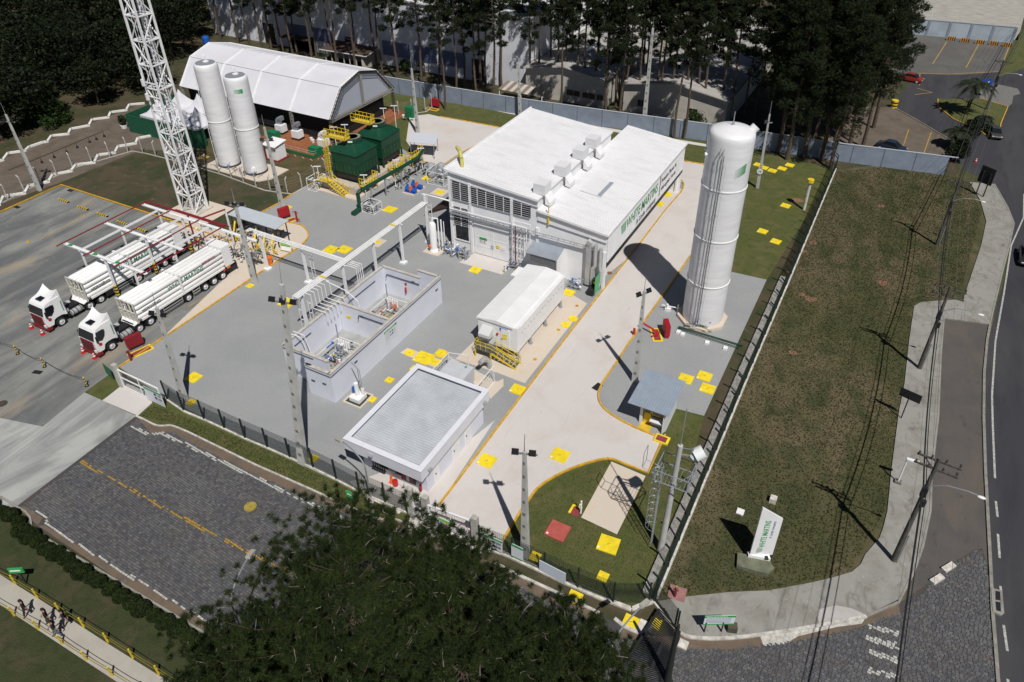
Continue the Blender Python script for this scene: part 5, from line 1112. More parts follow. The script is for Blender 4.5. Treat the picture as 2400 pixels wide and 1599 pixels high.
for (x, y, lab) in ((-22.9,34.6,'yellow railed platform at the right side of the nearer cooling tower'),(-22.6,40.6,'yellow railed platform beside the farther cooling tower'),(-22.2,44.5,'yellow railed walkway past the farther cooling tower, towards the pale slab')):
    q = thing('railed_platform', lab, 'platform', (x,y)); obj('deck', MB().box(x-.4,y-1.4,1.35,x+.5,y+1.4,1.42), MATS['yellow_grating'], q)
    mb = MB(); rail(mb,(x+.5,y-1.4,1.42),(x+.5,y+1.4,1.42),1.1,5,.04); rail(mb,(x-.4,y-1.4,1.42),(x+.5,y-1.4,1.42),1.1,2,.04); rail(mb,(x-.4,y+1.4,1.42),(x+.5,y+1.4,1.42),1.1,2,.04)
    for dy in (-1.3,1.3): mb.bar((x+.4,y+dy,0),(x+.4,y+dy,1.4),.08)
    obj('handrail', mb, YEL, q)
gp = thing('cooling_water_pipe', 'thick dark green cooling water pipe on supports beside the towers', 'pipe', (-20.5,36))
obj('pipe', MB().pipe([(-20.6,29.6,.1),(-20.6,29.6,2.6),(-20.4,30.0,2.85),(-19.6,41.8,2.85),(-20.4,44,2.85)],.26,10), GRND, gp, smooth=True)
obj('pipe', MB().pipe([(-20.6,28.2,.3),(-20.65,29.5,.3)],.36,10), GRND, gp, smooth=True)
for y in (31.6,34.6,38.2): obj('support', MB().bar((-20.1,y,0),(-20.1,y,2.6),.14).box(-20.5,y-.06,2.5,-19.2,y+.06,2.62), STEEL, gp)
ps = thing('pump_skid', 'pair of blue water pumps with orange couplings on a pale base beside the cooling towers', 'pumps', (-17.8,37.4))
obj('base', MB().box(-18.7,36.2,0,-16.9,39.2,.14), PAD, ps)
for y in (36.9,38.3):
    obj('pump', MB().tube((-18.5,y,.55),(-17.9,y,.55),.34,12).tube((-17.5,y,.5),(-16.9,y,.5),.28,12).box(-18.6,y-.35,.14,-16.9,y+.35,.24).tube((-18.2,y,.55),(-18.2,y,1.2),.16,8), BLUE, ps, smooth=True)
    obj('coupling', MB().tube((-17.95,y,.55),(-17.5,y,.55),.22,10).box(-17.85,y-.2,.3,-17.6,y+.2,1.0), ORANGE, ps)
def skid(name, lab, x0, y0, x1, y1, h, n, seed, mats, frame=True, cat='pipework'):
    t = thing(name, lab, cat, ((x0+x1)/2,(y0+y1)/2)); r = random.Random(seed); mb = MB()
    for i in range(n):
        p = [r.uniform(x0,x1), r.uniform(y0,y1), r.uniform(.15,h)]; mb.c = r.choices(range(len(mats)), [5]+[1]*(len(mats)-1))[0]
        ax = r.randrange(3); q = list(p); q[ax] += r.uniform(.25,1.0)*(1 if r.random() < .5 else -1); q[0] = min(max(q[0],x0),x1); q[1] = min(max(q[1],y0),y1); q[2] = min(max(q[2],.05),h)
        mb.tube(p,q,r.choice((.025,.035,.05,.07)),6)
        if r.random() < .3: mb.cyl(q[0],q[1],q[2]-.06,q[2]+.06,r.uniform(.08,.15),8)
    obj('pipes_and_valves', mb, mats, t, kind='stuff')
    if frame:
        mb = MB()
        for x in (x0,x1):
            for y in (y0,y1): mb.bar((x,y,0),(x,y,h),.06)
        for z in (.1,h): mb.bar((x0,y0,z),(x1,y0,z),.06); mb.bar((x0,y1,z),(x1,y1,z),.06); mb.bar((x0,y0,z),(x0,y1,z),.06); mb.bar((x1,y0,z),(x1,y1,z),.06)
        obj('frame', mb, WHITE, t)
    return t
skid('dosing_skid','white framed dosing skid with grey vessels right of the blue pumps',-17.3,40.2,-14.6,42.8,2.0,34,21,[STEEL,DARK,WHITE])
single('grey_vessel', MB().lathe(-17.9,42.2,[(.45,.2),(.5,.4),(.5,1.9),(.35,2.15),(.05,2.2)],16), M('vessel_grey',(0.34,0.36,0.39),.4), 'left grey upright vessel behind the dosing skid', 'vessel', smooth=True)
single('grey_vessel', MB().lathe(-16.7,42.9,[(.45,.2),(.5,.4),(.5,1.9),(.35,2.15),(.05,2.2)],16), MATS['vessel_grey'], 'right grey upright vessel behind the dosing skid', 'vessel', smooth=True)
skid('meter_skid','small white metering skid at the end of the thick green pipe',-20.2,29.5,-18.3,31.2,1.3,30,22,[STEEL,DARK,WHITE])
skid('elbow_manifold','white and green manifold at the left corner of the nearer cooling tower',-30.6,31.0,-29.2,33.2,1.8,26,23,[WHITE,GRN,YEL,DARK])
skid('tower_pipework','dark pipework and pumps between the green towers and the blue pumps',-21.8,36.5,-19.0,43.4,1.8,60,24,[DARK,STEEL,GRND,WHITE],False)
lc = thing('lean_canopy', 'pale grey lean-to canopy on thin posts behind the farther cooling tower', 'canopy', (-23.5,48))
obj('roof', slab4(MB(),(-24.6,46.3,2.4),(-20.6,47.4,2.4),(-21.8,50.2,2.7),(-25.8,49.0,2.7),.06), M('pale_sheet',(0.52,0.54,0.60),.5), lc)
for p in ((-24.4,46.5),(-20.9,47.4),(-22,50),(-25.5,48.9)): obj('post', MB().tube((p[0],p[1],0),(p[0],p[1],2.4),.05,6), STEEL, lc)
for i, (x, y) in enumerate(((-29.6,32.4),(-22.4,33.2),(-21.4,39.0),(-20.6,43.8),(-31.4,38.6),(-30.6,40.0),(-29.6,47.6),(-28.8,49.2))):
    l = thing('work_light', 'thin pole with a white tube lamp standing around the cooling towers', 'light', (x,y), 'tube lamps around the cooling towers')
    h = 3.2 if i < 4 else 6.2
    obj('pole', MB().tube((x,y,0),(x,y,h),.05,6), WHITE, l); obj('lamp_tube', MB().bar((x-.45,y-.2,h),(x+.45,y+.2,h+.04),.14,.09), WHITE, l)

# ================================================================ lorries: tractor units and tube trailers
TRW = M('lorry_white', (0.76,0.76,0.76), .3, var=.04)
TUBEW = M('tube_white', (0.78,0.78,0.77), .35, var=.10, vscale=.8, stretch=(1,.3,1))
CHAS = M('chassis_black', (0.016,0.016,0.018), .5)
RIM = M('alloy_rim', (0.62,0.63,0.65), .3, .25)
LORRYRED = M('lorry_red', (0.20,0.012,0.015), .35)
def wheel(parent, x, y, r=.51, w=.30, side=1):
    t = obj('wheel', MB().lathe(0,0,[(.30,-w/2),(r*.93,-w/2),(r,-w*.36),(r,w*.36),(r*.93,w/2),(.30,w/2),(.30,w/2-.12)],22,False), BLACK, parent, smooth=True)
    rim = obj('rim', MB().lathe(0,0,[(.31,-.02),(.315,w/2+.004),(.27,w/2-.03),(.17,w/2-.06),(.13,w/2+.01),(.02,w/2+.02)],18), RIM, t, smooth=True)
    for o in (t, rim):
        o.data.transform(Matrix.Rotation(radians(90)*side, 4, 'Y'))
        o.data.transform(Matrix.Translation((x, y, r)))
    return t
def tractor(label):
    t = thing('tractor_unit', label, 'truck', (0,0,0), 'lorries parked under the pipe frame')
    hw = 1.24
    prof = [(-5.62,.62),(-5.72,1.25),(-5.66,1.95),(-5.36,2.92),(-5.12,3.16),(-4.55,3.30),(-3.55,3.34),(-3.42,3.2),(-3.40,1.0),(-3.55,.95),(-3.75,1.12),(-4.05,1.20),(-4.5,1.20),(-4.8,1.12),(-5.0,.62)]
    def cabmesh(pr, hw, tap):
        mb = MB(); n = len(pr)
        def tx(z): return hw if z < 1.95 else hw-(z-1.95)*tap
        mb.v = [(tx(z),y,z) for y,z in pr]+[(-tx(z),y,z) for y,z in pr]
        mb.f = [tuple(range(n-1,-1,-1)), tuple(range(n,2*n))]+[(i,(i+1)%n,(i+1)%n+n,i+n) for i in range(n)]; mb.m=[0]*len(mb.f)
        return mb
    body = obj('cab', cabmesh(prof, hw, .075), TRW, t)
    bm = bmesh.new(); bm.from_mesh(body.data)
    bmesh.ops.bevel(bm, geom=[e for e in bm.edges if e.calc_face_angle(0) > .35], offset=.07, segments=2, affect='EDGES', clamp_overlap=True)
    bm.to_mesh(body.data); bm.free()
    for p in body.data.polygons: p.use_smooth = True
    try: body.data.set_sharp_from_angle(angle=radians(35))
    except Exception: pass
    def fy(z): return -5.66+(z-1.95)*(.30/.97)
    obj('windscreen', MB().add([(-1.12,fy(1.95)-.03,1.95),(1.12,fy(1.95)-.03,1.95),(1.06,fy(2.78)-.02,2.78),(-1.06,fy(2.78)-.02,2.78),(-1.12,fy(1.95)+.02,1.95),(1.12,fy(1.95)+.02,1.95),(1.06,fy(2.78)+.03,2.78),(-1.06,fy(2.78)+.03,2.78)],[(0,1,2,3),(0,4,5,1),(3,2,6,7)]), GLASS, t)
    for s in (1,-1):
        pts = [(-5.45,1.92),(-4.95,1.72),(-4.62,2.02),(-4.42,2.45),(-4.42,2.72),(-4.6,2.80),(-5.28,2.80)]
        mb = MB(); hx = lambda z: (hw-(max(z,1.95)-1.95)*.075+.012)*s
        mb.add([(hx(z),y,z) for y,z in pts],[tuple(range(len(pts))) if s>0 else tuple(range(len(pts)-1,-1,-1))]); obj('side_window', mb, GLASS, t)
        obj('mirror', MB().box(s*1.30-.06,-5.52,1.75,s*1.30+.06,-5.40,2.45), CHAS, t)
        wing = MB().add([(s*1.10,-4.95,3.22),(s*1.02,-3.5,4.0),(s*1.12,-3.45,3.3),(s*.55,-4.6,3.33),(s*.95,-3.45,4.0)],[(0,1,2),(0,3,4,1)])
    mb = MB(); K = 6; Rr = []
    for k in range(K+1):   # roof fairing: rises to the rear, its back edge dished between two horns
        u = k/K; yy = -4.75+1.3*u; row = []
        for j in range(9):
            v = -1+j/4; hh = 3.27+.05*u+(.16*u+.58*u*u)*(.42+.58*abs(v)**1.6); row.append(len(mb.v)); mb.v.append((v*(1.02+.06*u), yy-.10*(1-abs(v))*u, hh))
        Rr.append(row)
    bt = []
    for j in range(9): bt.append(len(mb.v)); mb.v.append(((-1+j/4)*1.1, -3.42, 3.2))
    for r0, r1 in zip(Rr[:-1], Rr[1:]):
        for j in range(8): mb.f.append((r0[j],r0[j+1],r1[j+1],r1[j])); mb.m.append(0)
    for j in range(8): mb.f.append((Rr[-1][j],Rr[-1][j+1],bt[j+1],bt[j])); mb.m.append(0)
    for e, q in ((0,bt[0]),(8,bt[8])): mb.f.append(tuple([Rr[k][e] for k in range(K+1)]+[q])); mb.m.append(0)
    obj('roof_spoiler', mb, TRW, t, smooth=True)
    obj('roof_hatch', MB().box(-.38,-5.02,3.23,.38,-4.42,3.36), GLASS, t)
    obj('grille', MB().box(-.88,-5.80,.72,.88,-5.70,1.86), LORRYRED, t)
    mb = MB(); [mb.box(-.8,-5.82,.85+.17*i,.8,-5.802,.90+.17*i) for i in range(6)]; obj('grille_bars', mb, CHAS, t)
    obj('bumper', MB().box(-1.25,-5.84,.30,1.25,-5.3,.70), LORRYRED, t)
    for s in (-1,1): obj('headlight', MB().box(s*1.05-.17,-5.86,.72,s*1.05+.17,-5.74,.98), M('headlight_lens',(0.6,0.62,0.62),.1), t)
    obj('badge', MB().tube((1.255,-5.25,1.45),(1.275,-5.25,1.45),.17,14), REDB, t)
    lettering('WHITE MARTINS', .16, (1.25,-3.62,1.6), (0,0,1), (0,-1,0), M('lettering_teal',(0.02,0.22,0.14),.5), t)
    mb = MB(); mb.box(-.42,-3.6,.72,.42,1.1,1.0); mb.box(-1.15,-3.38,.55,1.15,-3.2,1.0); mb.box(-.8,-1.4,.98,.8,.4,1.1)
    for y in (-1.05,.26): mb.add([(s*1.26,y+.62*cos(a),.51+.62*sin(a)) for a in [pi*k/6 for k in range(7)] for s in (1,)]+[(.72,y+.62*cos(a),.51+.62*sin(a)) for a in [pi*k/6 for k in range(7)]],[(k,k+1,k+8,k+7) for k in range(6)]); mb.add([(-1.26,y+.62*cos(a),.51+.62*sin(a)) for a in [pi*k/6 for k in range(7)]]+[(-.72,y+.62*cos(a),.51+.62*sin(a)) for a in [pi*k/6 for k in range(7)]],[(k+7,k+8,k+1,k) for k in range(6)])
    obj('chassis', mb, CHAS, t)
    tank_ = obj('fuel_tank', MB().tube((.95,-3.0,.72),(.95,-1.85,.72),.31,14), DUCT, t, smooth=True)
    mb = MB(); [mb.tube((.95,-2.85+.42*i,.72),(.95,-2.78+.42*i,.72),.325,14) for i in range(3)]; obj('tank_strap', mb, CHAS, tank_)
    obj('air_tank', MB().tube((-.95,-3.0,.72),(-.95,-1.85,.72),.31,14).box(.3,-3.3,1.0,.9,-3.05,1.3), DUCT, t)
    for s in (1,-1):
        wheel(t, s*1.06, -4.27, side=s); wheel(t, s*.98, -1.05, w=.5, side=s); wheel(t, s*.98, .26, w=.5, side=s)
    return t
def trailer(label):
    t = thing('tube_trailer', label, 'trailer', (0,0,0), 'tube trailers parked under the pipe frame')
    R_ = .285
    for c in range(4):
        for r in range(4):
            x = -.90+.60*c; z = 1.62+.555*r
            if r < 3 and 0 < c < 3: continue
            mb = MB(); n = 14; prof = [(.10,-.95),(.2,-.92),(R_,-.70),(R_,10.25),(.2,10.45),(.1,10.48)]
            vs = [(x+q*cos(2*pi*i/n), y, z+q*sin(2*pi*i/n)) for q,y in prof for i in range(n)]
            fs = [(k*n+i,(k+1)*n+i,(k+1)*n+(i+1)%n,k*n+(i+1)%n) for k in range(len(prof)-1) for i in range(n)]+[tuple(range(n)),tuple(range(6*n-1,5*n-1,-1))]
            mb.add(vs,fs); obj('gas_tube', mb, TUBEW, t, smooth=True)
    obj('core', MB().box(-.55,-.6,1.4,.55,10.2,3.0), DARK, t)
    mb = MB()
    for x in (-1.21,-.61,-.01,.59,1.19): mb.box(x-.05,-1.12,1.15,x+.05,-.98,3.55)
    for z in (1.15,2.3,3.5): mb.box(-1.21,-1.11,z-.05,1.21,-.99,z+.06)
    mb.box(-1.2,-1.05,1.2,1.2,-1.0,2.0)
    obj('front_frame', mb, M('frame_cream',(0.58,0.56,0.50),.6,var=.25,vscale=3), t)
    obj('front_skirt', MB().add([(-1.25,-1.0,1.3),(1.25,-1.0,1.3),(1.0,-1.45,.98),(-1.0,-1.45,.98),(-1.25,.4,1.3),(1.25,.4,1.3)],[(0,1,2,3),(0,4,5,1)]), TRW, t)
    for y in (4.5,): obj('centre_band', MB().box(-1.24,y,1.3,-1.18,y+.25,3.6).box(1.18,y,1.3,1.24,y+.25,3.6).box(-1.24,y,3.58,1.24,y+.25,3.63), TRW, t)
    cab_ = obj('tail_cabinet', MB().box(-1.25,10.5,1.25,1.25,11.7,3.72), TRW, t)
    obj('cabinet_hinges', (lambda m: [m.box(1.251,11.5,1.5+.35*i,1.27,11.72,1.6+.35*i) for i in range(6)] and m)(MB()), DARK, cab_)
    mb = MB(); mb.box(-.5,-1.0,1.05,-.36,11.6,1.32); mb.box(.36,-1.0,1.05,.5,11.6,1.32); mb.box(-1.2,10.4,.75,1.2,11.9,.95); mb.box(-1.2,11.85,.55,1.2,12.0,1.1)
    mb.box(-1.24,-.9,1.22,-1.14,10.4,1.36); mb.box(1.14,-.9,1.22,1.24,10.4,1.36)
    obj('chassis', mb, CHAS, t)
    sk = MB(); sk.box(1.10,-.6,1.18,1.245,10.3,1.40); sk.box(-1.245,-.6,1.18,-1.10,10.3,1.40); obj('side_beam', sk, TRW, t)
    for y in (5.04,7.34,8.58,9.84):
        for s in (1,-1): wheel(t, s*.98, y, w=.48, side=s)
        mb = MB(); K=[pi*k/6 for k in range(7)]
        for s in (1,-1):
            v0 = [(s*1.24,y+.62*cos(a),.51+.62*sin(a)) for a in K]+[(s*.7,y+.62*cos(a),.51+.62*sin(a)) for a in K]; mb.add(v0,[(k,k+1,k+8,k+7) for k in range(6)])
        obj('mudguard', mb, CHAS, t)
    for (a,b) in ((1.9,4.3),(5.7,6.6)):
        mb = MB(); [mb.bar((1.2,a,z),(1.2,b,z),.05,.12) for z in (.55,.85)]; [mb.bar((-1.2,a,z),(-1.2,b,z),.05,.12) for z in (.55,.85)]
        for y in (a,b): mb.bar((1.2,y,.5),(1.2,y,1.2),.05); mb.bar((-1.2,y,.5),(-1.2,y,1.2),.05)
        obj('side_guard', mb, STEEL, t)
    obj('tool_box', MB().box(.6,1.0,.5,1.2,1.8,1.15), CHAS, t)
    obj('hazard_plate', MB().box(1.25,10.55,1.0,1.262,11.05,1.3), M('hazard_orange',(0.72,0.16,0.03),.5), t); obj('hazard_diamond', MB().obox((1.255,10.15,1.05),(.012,.3,.3),rx=radians(45)), REDB, t)
    lettering('WHITE MARTINS', .62, (1.20,3.0,2.62), (0,1,0), (0,0,1), M('lettering_teal',(0.02,0.22,0.14),.5), t, sx=1.0, shear=.2)
    lettering('EMERGENCIA', .30, (1.20,7.7,3.17), (0,1,0), (0,0,1), RED, t, sx=1.0)
    lettering('HIDROGÊNIO', .36, (1.20,-.3,2.08), (0,1,0), (0,0,1), DARK, t)
    return t
tr1 = tractor('white tractor unit of the right hand lorry, nearer the gravel yard'); tr1.location = (-25.45,0,0)
tr2 = dup(tr1, (-33.45,.25,0), label='white tractor unit of the left hand lorry, with two cones before its bumper')
tl1 = trailer('right hand white tube trailer, nearer the gravel yard, carrying green lettering'); tl1.location = (-25.35,0,0)
tl2 = dup(tl1, (-33.25,.1,0), label='left hand white tube trailer, farther into the concrete bay, under the red pipes')

# ================================================================ pipe frame over the lorries
pf = thing('loading_gantry', 'white open steel frame over the two tube trailers', 'frame', (-31.6,7))
for x in (-35.6,-31.7,-27.3):
    for y in (2.1,7.1,12.1):
        big = x == -31.7
        p = obj('post', MB().bar((x,y,0),(x,y,4.9),.2 if big else .16), WHITE, pf)
        if big or y == 12.1:
            for k in range(8): obj('hazard_band', MB().box(x-.115,y-.115,.02+k*.19,x+.115,y+.115,.2+k*.19), YEL if k % 2 else DARK, p)
for y, xe in ((2.1,-25.3),(7.1,-25.6),(12.1,-20.2)):
    mb = MB(); mb.bar((-38.1,y-.14,4.95),(xe,y-.14,4.95),.06,.16); mb.bar((-38.1,y+.14,4.95),(xe,y+.14,4.95),.06,.16); mb.bar((-38.1,y,4.9),(xe,y,4.9),.2,.03)
    obj('cross_beam', mb, WHITE, pf)
    for xx in (-37.0,-33.0,-29.5): 
        if y < 3: obj('green_tag', MB().box(xx-.4,y-.18,5.035,xx+.1,y+.18,5.045), GRNB, pf)
for x in (-35.6,-31.7,-27.3): obj('long_beam', MB().bar((x-.1,1.9,4.8),(x-.1,12.2,4.8),.05,.15).bar((x+.1,1.9,4.8),(x+.1,12.2,4.8),.05,.15), WHITE, pf)
for x in (-38.1,-33.8,-29.1,-25.5): obj('red_pipe', MB().tube((x,1.2,5.1),(x,12.4,5.1),.07,8), REDD, pf)
obj('red_header', MB().tube((-38.1,12.5,5.2),(-25.3,12.5,5.2),.11,8).tube((-33.2,12.7,5.2),(-24.8,12.7,5.2),.09,8).tube((-29,12.6,5.2),(-28.2,15.4,5.2),.1,8).tube((-31.2,12.6,5.2),(-31.2,12.6,1.0),.09,8), REDD, pf)
obj('stand', MB().bar((-28.2,15.4,0),(-28.2,15.4,5.1),.16), WHITE, pf)
for i, x in enumerate((-30.2,-28.6,-26.2,-24.0)): obj('drop_post', MB().bar((x,13.2,0),(x,13.2,3.9),.10), WHITE, pf)
# ---------------- long white pipe rack
pr_ = thing('pipe_rack', 'long white pipe rack crossing the gravel yard from the loading bay to the white hall', 'pipe rack', (-8.5,15))
for (x,y,h) in ((-15.35,13.8,4.5),(-21.3,13.7,4.6),(-8.3,22,5.2),(-8.35,27.3,6.4),(-8.45,17.4,5.2),(-8.45,12.3,5.2),(-8.6,6.3,5.2)):
    p = obj('post', MB().bar((x,y,.2),(x,y,h),.24), WHITE, pr_); obj('footing', MB().box(x-.35,y-.35,0,x+.35,y+.35,.2), WHITE, p)
    obj('bracket', MB().bar((x-.45,y,h+.02),(x+.45,y,h+.02),.1) if x > -10 else MB().bar((x,y-.4,h+.02),(x,y+.4,h+.02),.1), WHITE, pr_)
for dx in (-.34,-.12,.08,.30): obj('pipe', MB().tube((-8.55+dx,5.5,5.38),(-8.45+dx,27.3,5.38),.065,8), WHITE, pr_)
obj('beam', MB().bar((-8.9,5.4,5.15),(-8.8,27.3,5.15),.08,.14), WHITE, pr_)
for dy in (-.3,-.08,.14): obj('pipe', MB().tube((-23.2,13.8+dy,4.72),(-8.4,13.65+dy,4.72),.06,8), WHITE, pr_)
obj('beam', MB().bar((-23.2,14.1,4.65),(-8.4,13.95,4.65),.1,.16), WHITE, pr_)
for dy in (-.25,0,.22): obj('pipe', MB().pipe([(-8.3+dy,27.3,5.4),(-8.3+dy,27.3,6.5),(-4.9,27.25+dy*.3,6.5)],.06,8), WHITE, pr_)
mb = MB()
for dx in (-.5,.5): mb.bar((-8.35+dx,27.7,0),(-8.35+dx,27.7,5.2),.06)
for i in range(9): mb.bar((-8.85,27.7,.5+i*.55),(-7.85,27.7,.5+i*.55),.04)
obj('ladder_frame', mb, WHITE, pr_)
for (x,y) in ((-14.7,14.2),(-9.3,6.5),(-8.0,6.6)):
    mb = MB(); mb.bar((x-.22,y,0.2),(x-.22,y,4.4),.05); mb.bar((x+.22,y,.2),(x+.22,y,4.4),.05); [mb.bar((x-.22,y,.6+k*1.2),(x+.22,y,.6+k*1.2),.05) for k in range(4)]; mb.bar((x,y,0),(x,y+.6,.5),.05)
    obj('drop_ladder', mb, WHITE, pr_)
for y0 in (6.6,7.1,7.6,8.1,8.6,9.3): obj('branch_pipe', MB().pipe([(-8.3,y0,5.3),(-7.6,y0,5.3),(-7.6,y0,3.7),(-6.0,y0,3.7),(-6.0,y0,2.6)],.04,6), WHITE, pr_)
for y0 in (12.6,12.9,13.2,13.5): obj('branch_pipe', MB().pipe([(-8.2,y0,5.1),(-6.9,y0,5.1),(-6.9,y0,.2)],.045,6), WHITE, pr_)
for y0 in (2.6,3.0): obj('branch_pipe', MB().pipe([(-6.9,y0,3.6),(-5.6,y0,3.6),(-5.1,y0+.1,.6)],.05,6), WHITE, pr_)
obj('branch_pipe', MB().pipe([(-8.3,9.6,4.9),(-6.0,9.8,4.3),(-4.9,10.0,3.3),(-4.6,10,1.0)],.05,6), WHITE, pr_)
for y, k in ((21.0,0),(9.3,1)): obj('yellow_tag', MB().box(-8.95,y,5.44,-8.1,y+.25,5.46), YEL, pr_)
# ---------------- filling skids inside the compound
SM = [STEEL,WHITE,DARK,M('skid_grey',(0.30,0.31,0.30),.5),YELC,BLUE,ORANGE]
def fill_skid(lab, x0,y0,x1,y1,seed, vessel):
    t = skid('filling_skid', lab, x0,y0,x1,y1,1.35,110,seed,SM)
    obj('base_tray', MB().box(x0-.3,y0-.3,.03,x1+.3,y1+.3,.10), M('skid_grey',(0.30,0.31,0.30)), t)
    if vessel: obj('vessel', MB().tube((x1-.5,y0+1.0,1.2),(x1-.3,y0+2.6,1.25),.24,12), WHITE, t, smooth=True)
    for i in range(5): obj('cylinder', MB().tube((x0+.3+.3*i,y1-.4,.1),(x0+.3+.3*i,y1-.4,1.5),.1,10), WHITE, t)
    for k in range(3): obj('warning_plate', MB().obox((x1-.15,y0+.5+.75*k,1.42),(.34,.45,.03),.2), M('warning_yellow',(0.62,0.60,0.03),.6), t)
    obj('riser', MB().tube((x0+.2,y1-.3,.1),(x0+.2,y1-.3,3.2),.06,8), STEEL, t)
fill_skid('white filling skid with a white vessel in the near half of the pale blue compound', -4.7,2.2,-1.2,6.4,31,True)
fill_skid('white filling skid in the far half of the pale blue compound', -4.6,10.2,-1.4,14.2,32,False)
# ---------------- standalone white column outside the compound
pc = thing('pump_column', 'small white pump column on a square concrete plinth outside the compound corner', 'pump', [(1.37, 1.50)][0]); ax, ay = [(1.48, 1.36)][0]
obj('plinth', MB().box(ax-.55,ay-.55,.02,ax+.55,ay+.55,.45), WHITE, pc); obj('column', MB().cyl(ax,ay,.45,1.9,.2,12).tube((ax+.4,ay+.3,.4),(ax+.4,ay+.3,1.2),.14,8), WHITE, pc); obj('riser', MB().pipe([(ax+.3,ay+.2,1.2),(ax+.3,ay+.2,3.6),(ax-.7,ay+.6,3.6)],.04,6).pipe([(ax+.45,ay+.25,1.2),(ax+.45,ay+.25,3.4),(ax-.6,ay+.65,3.4)],.03,6), STEEL, pc); obj('blue_valve', MB().box(ax-.5,ay-.1,.7,ax-.3,ay+.1,1.3), BLUE, pc)
q = MB(); R2 = 1.0; q.box(ax-R2,ay-R2,0,ax+R2,ay-R2+.16,.10); q.box(ax-R2,ay+R2-.16,0,ax+R2,ay+R2,.10); q.box(ax-R2,ay-R2+.16,0,ax-R2+.16,ay+R2-.16,.10); q.box(ax+R2-.16,ay-R2+.16,0,ax+R2,ay+R2-.16,.10); obj('border', q, PAD, pc)
obj('pit', MB().box(ax-R2+.16,ay-R2+.16,.0,ax+R2-.16,ay+R2-.16,.03), M('pit_green',(0.035,0.045,0.04),.9), pc)
# ---------------- loading bay equipment
lcn = thing('loading_canopy', 'low flat grey canopy over the loading pumps by the lattice tower', 'canopy', (-27,18.7))
obj('roof', slab4(MB(),(-30.95,17.65,2.75),(-23.2,17.65,2.75),(-23.2,19.85,2.85),(-30.95,19.85,2.85),.10), M('canopy_grey',(0.46,0.50,0.55),.4,var=.05), lcn)
for x in (-30.7,-27.1,-23.5):
    for y in (17.9,19.6): obj('post', MB().bar((x,y,0),(x,y,2.7),.1), DARK, lcn)
obj('beam', MB().bar((-30.9,17.8,2.55),(-22.3,17.8,2.55),.1,.16).bar((-23.4,17.8,2.5),(-21.8,18.2,2.3),.08), DARK, lcn)
skid('loading_manifold','dense loading manifold of dark and red piping beneath the grey canopy',-31.0,15.6,-23.8,19.4,1.5,110,41,[DARK,REDD,YEL,STEEL,WHITE],False)
skid('hose_manifold','tangle of white and grey hoses behind the left tube trailer',-34.4,13.0,-28.4,15.0,1.8,80,42,[STEEL,DARK,WHITE,REDD,YEL],False)
skid('hose_manifold','tangle of white and grey hoses behind the right tube trailer',-27.2,13.1,-22.6,15.0,1.8,80,43,[STEEL,WHITE,DARK,GRN],False)
for i, (x,y) in enumerate(((-29.2,16.6),(-25.6,16.4),(-24.0,16.2),(-22.9,16.4))): single('yellow_loading_arm', MB().bar((x,y,0),(x,y,1.4),.14).bar((x,y,1.35),(x-.5,y+.9,2.2),.16).bar((x,y,.7),(x+.7,y-.1,.6),.12), YEL, 'yellow loading arm standing by the grey canopy', 'loading arm', 'yellow loading arms')
ob = [(-21.73, 14.61)][0]; wb = thing('waste_bin', 'orange wheeled bin at the kerb of the loading island', 'bin', ob)
obj('body', MB().lathe(ob[0],ob[1],[(.28,.05),(.36,.9),(.42,.95)],4), ORANGE, wb); obj('lid', MB().lathe(ob[0],ob[1],[(.44,.95),(.42,1.05),(.1,1.12)],4), ORANGE, wb)
ab = [(-22.04, 17.61)][0]; sb_ = thing('a_frame_sign', 'yellow framed white and green board on the loading island', 'sign', ab)
obj('board', MB().obox((ab[0],ab[1],.65),(1.35,.05,.95),.15,radians(-18)), WHITE, sb_); obj('header', MB().obox((ab[0],ab[1]-.03,1.0),(1.33,.06,.26),.15,radians(-18)), M('lime_green',(0.20,0.48,0.08),.5), sb_)
obj('frame', MB().bar((ab[0]-.72,ab[1]-.3,0),(ab[0]-.72,ab[1]+.1,1.15),.06).bar((ab[0]+.72,ab[1],0),(ab[0]+.72,ab[1]+.3,1.15),.06).bar((ab[0]-.72,ab[1]+.1,0.1),(ab[0]+.72,ab[1]+.2,.1),.06).bar((ab[0]-.72,ab[1]+.5,0),(ab[0]-.72,ab[1]+.1,1.15),.06), YEL, sb_)
# ---------------- white vessel at the hall corner
vx, vy = [(-6.63, 25.90)][0]
vt = thing('scrubber_vessel', 'slim white upright vessel with an orange flange at the left front corner of the hall', 'vessel', (vx,vy))
obj('pad', MB().box(vx-1.1,vy-.9,0,vx+1.1,vy+1.1,.06), PAD, vt); obj('shell', MB().lathe(vx,vy,[(.55,.06),(.52,.25),(.42,.35),(.42,3.6),(.3,3.85),(.05,3.9)],18), WHITE, vt, smooth=True)
obj('flange', MB().tube((vx-.3,vy-.35,.75),(vx-.38,vy-.5,.75),.26,12), ORANGE, vt)
obj('pipes', MB().pipe([(vx+.6,vy+.3,.1),(vx+.6,vy+.3,4.4),(vx,vy+.1,4.4),(vx,vy,3.9)],.08,8).pipe([(vx+.9,vy+.5,.1),(vx+.9,vy+.5,4.2)],.09,8).pipe([(vx+1.2,vy+.6,.1),(vx+1.2,vy+.6,4.0)],.05,8), WHITE, vt)
skid('blue_valve_bank','bank of blue handled valves between the slim vessel and the hall wall',vx+.9,vy-.4,vx+4.6,27.2,1.1,80,51,[STEEL,DARK,BLUE,WHITE],False)
skid('inlet_manifold','low manifold of blue valves by the bright ducts on the hall front',10.6,26.2,12.2,27.3,1.0,44,52,[STEEL,DARK,BLUE,WHITE],False)
skid('riser_manifold','blue and red valves at the foot of the white risers on the hall front',3.0,26.3,5.2,27.2,1.0,34,53,[STEEL,DARK,BLUE,RED],False)
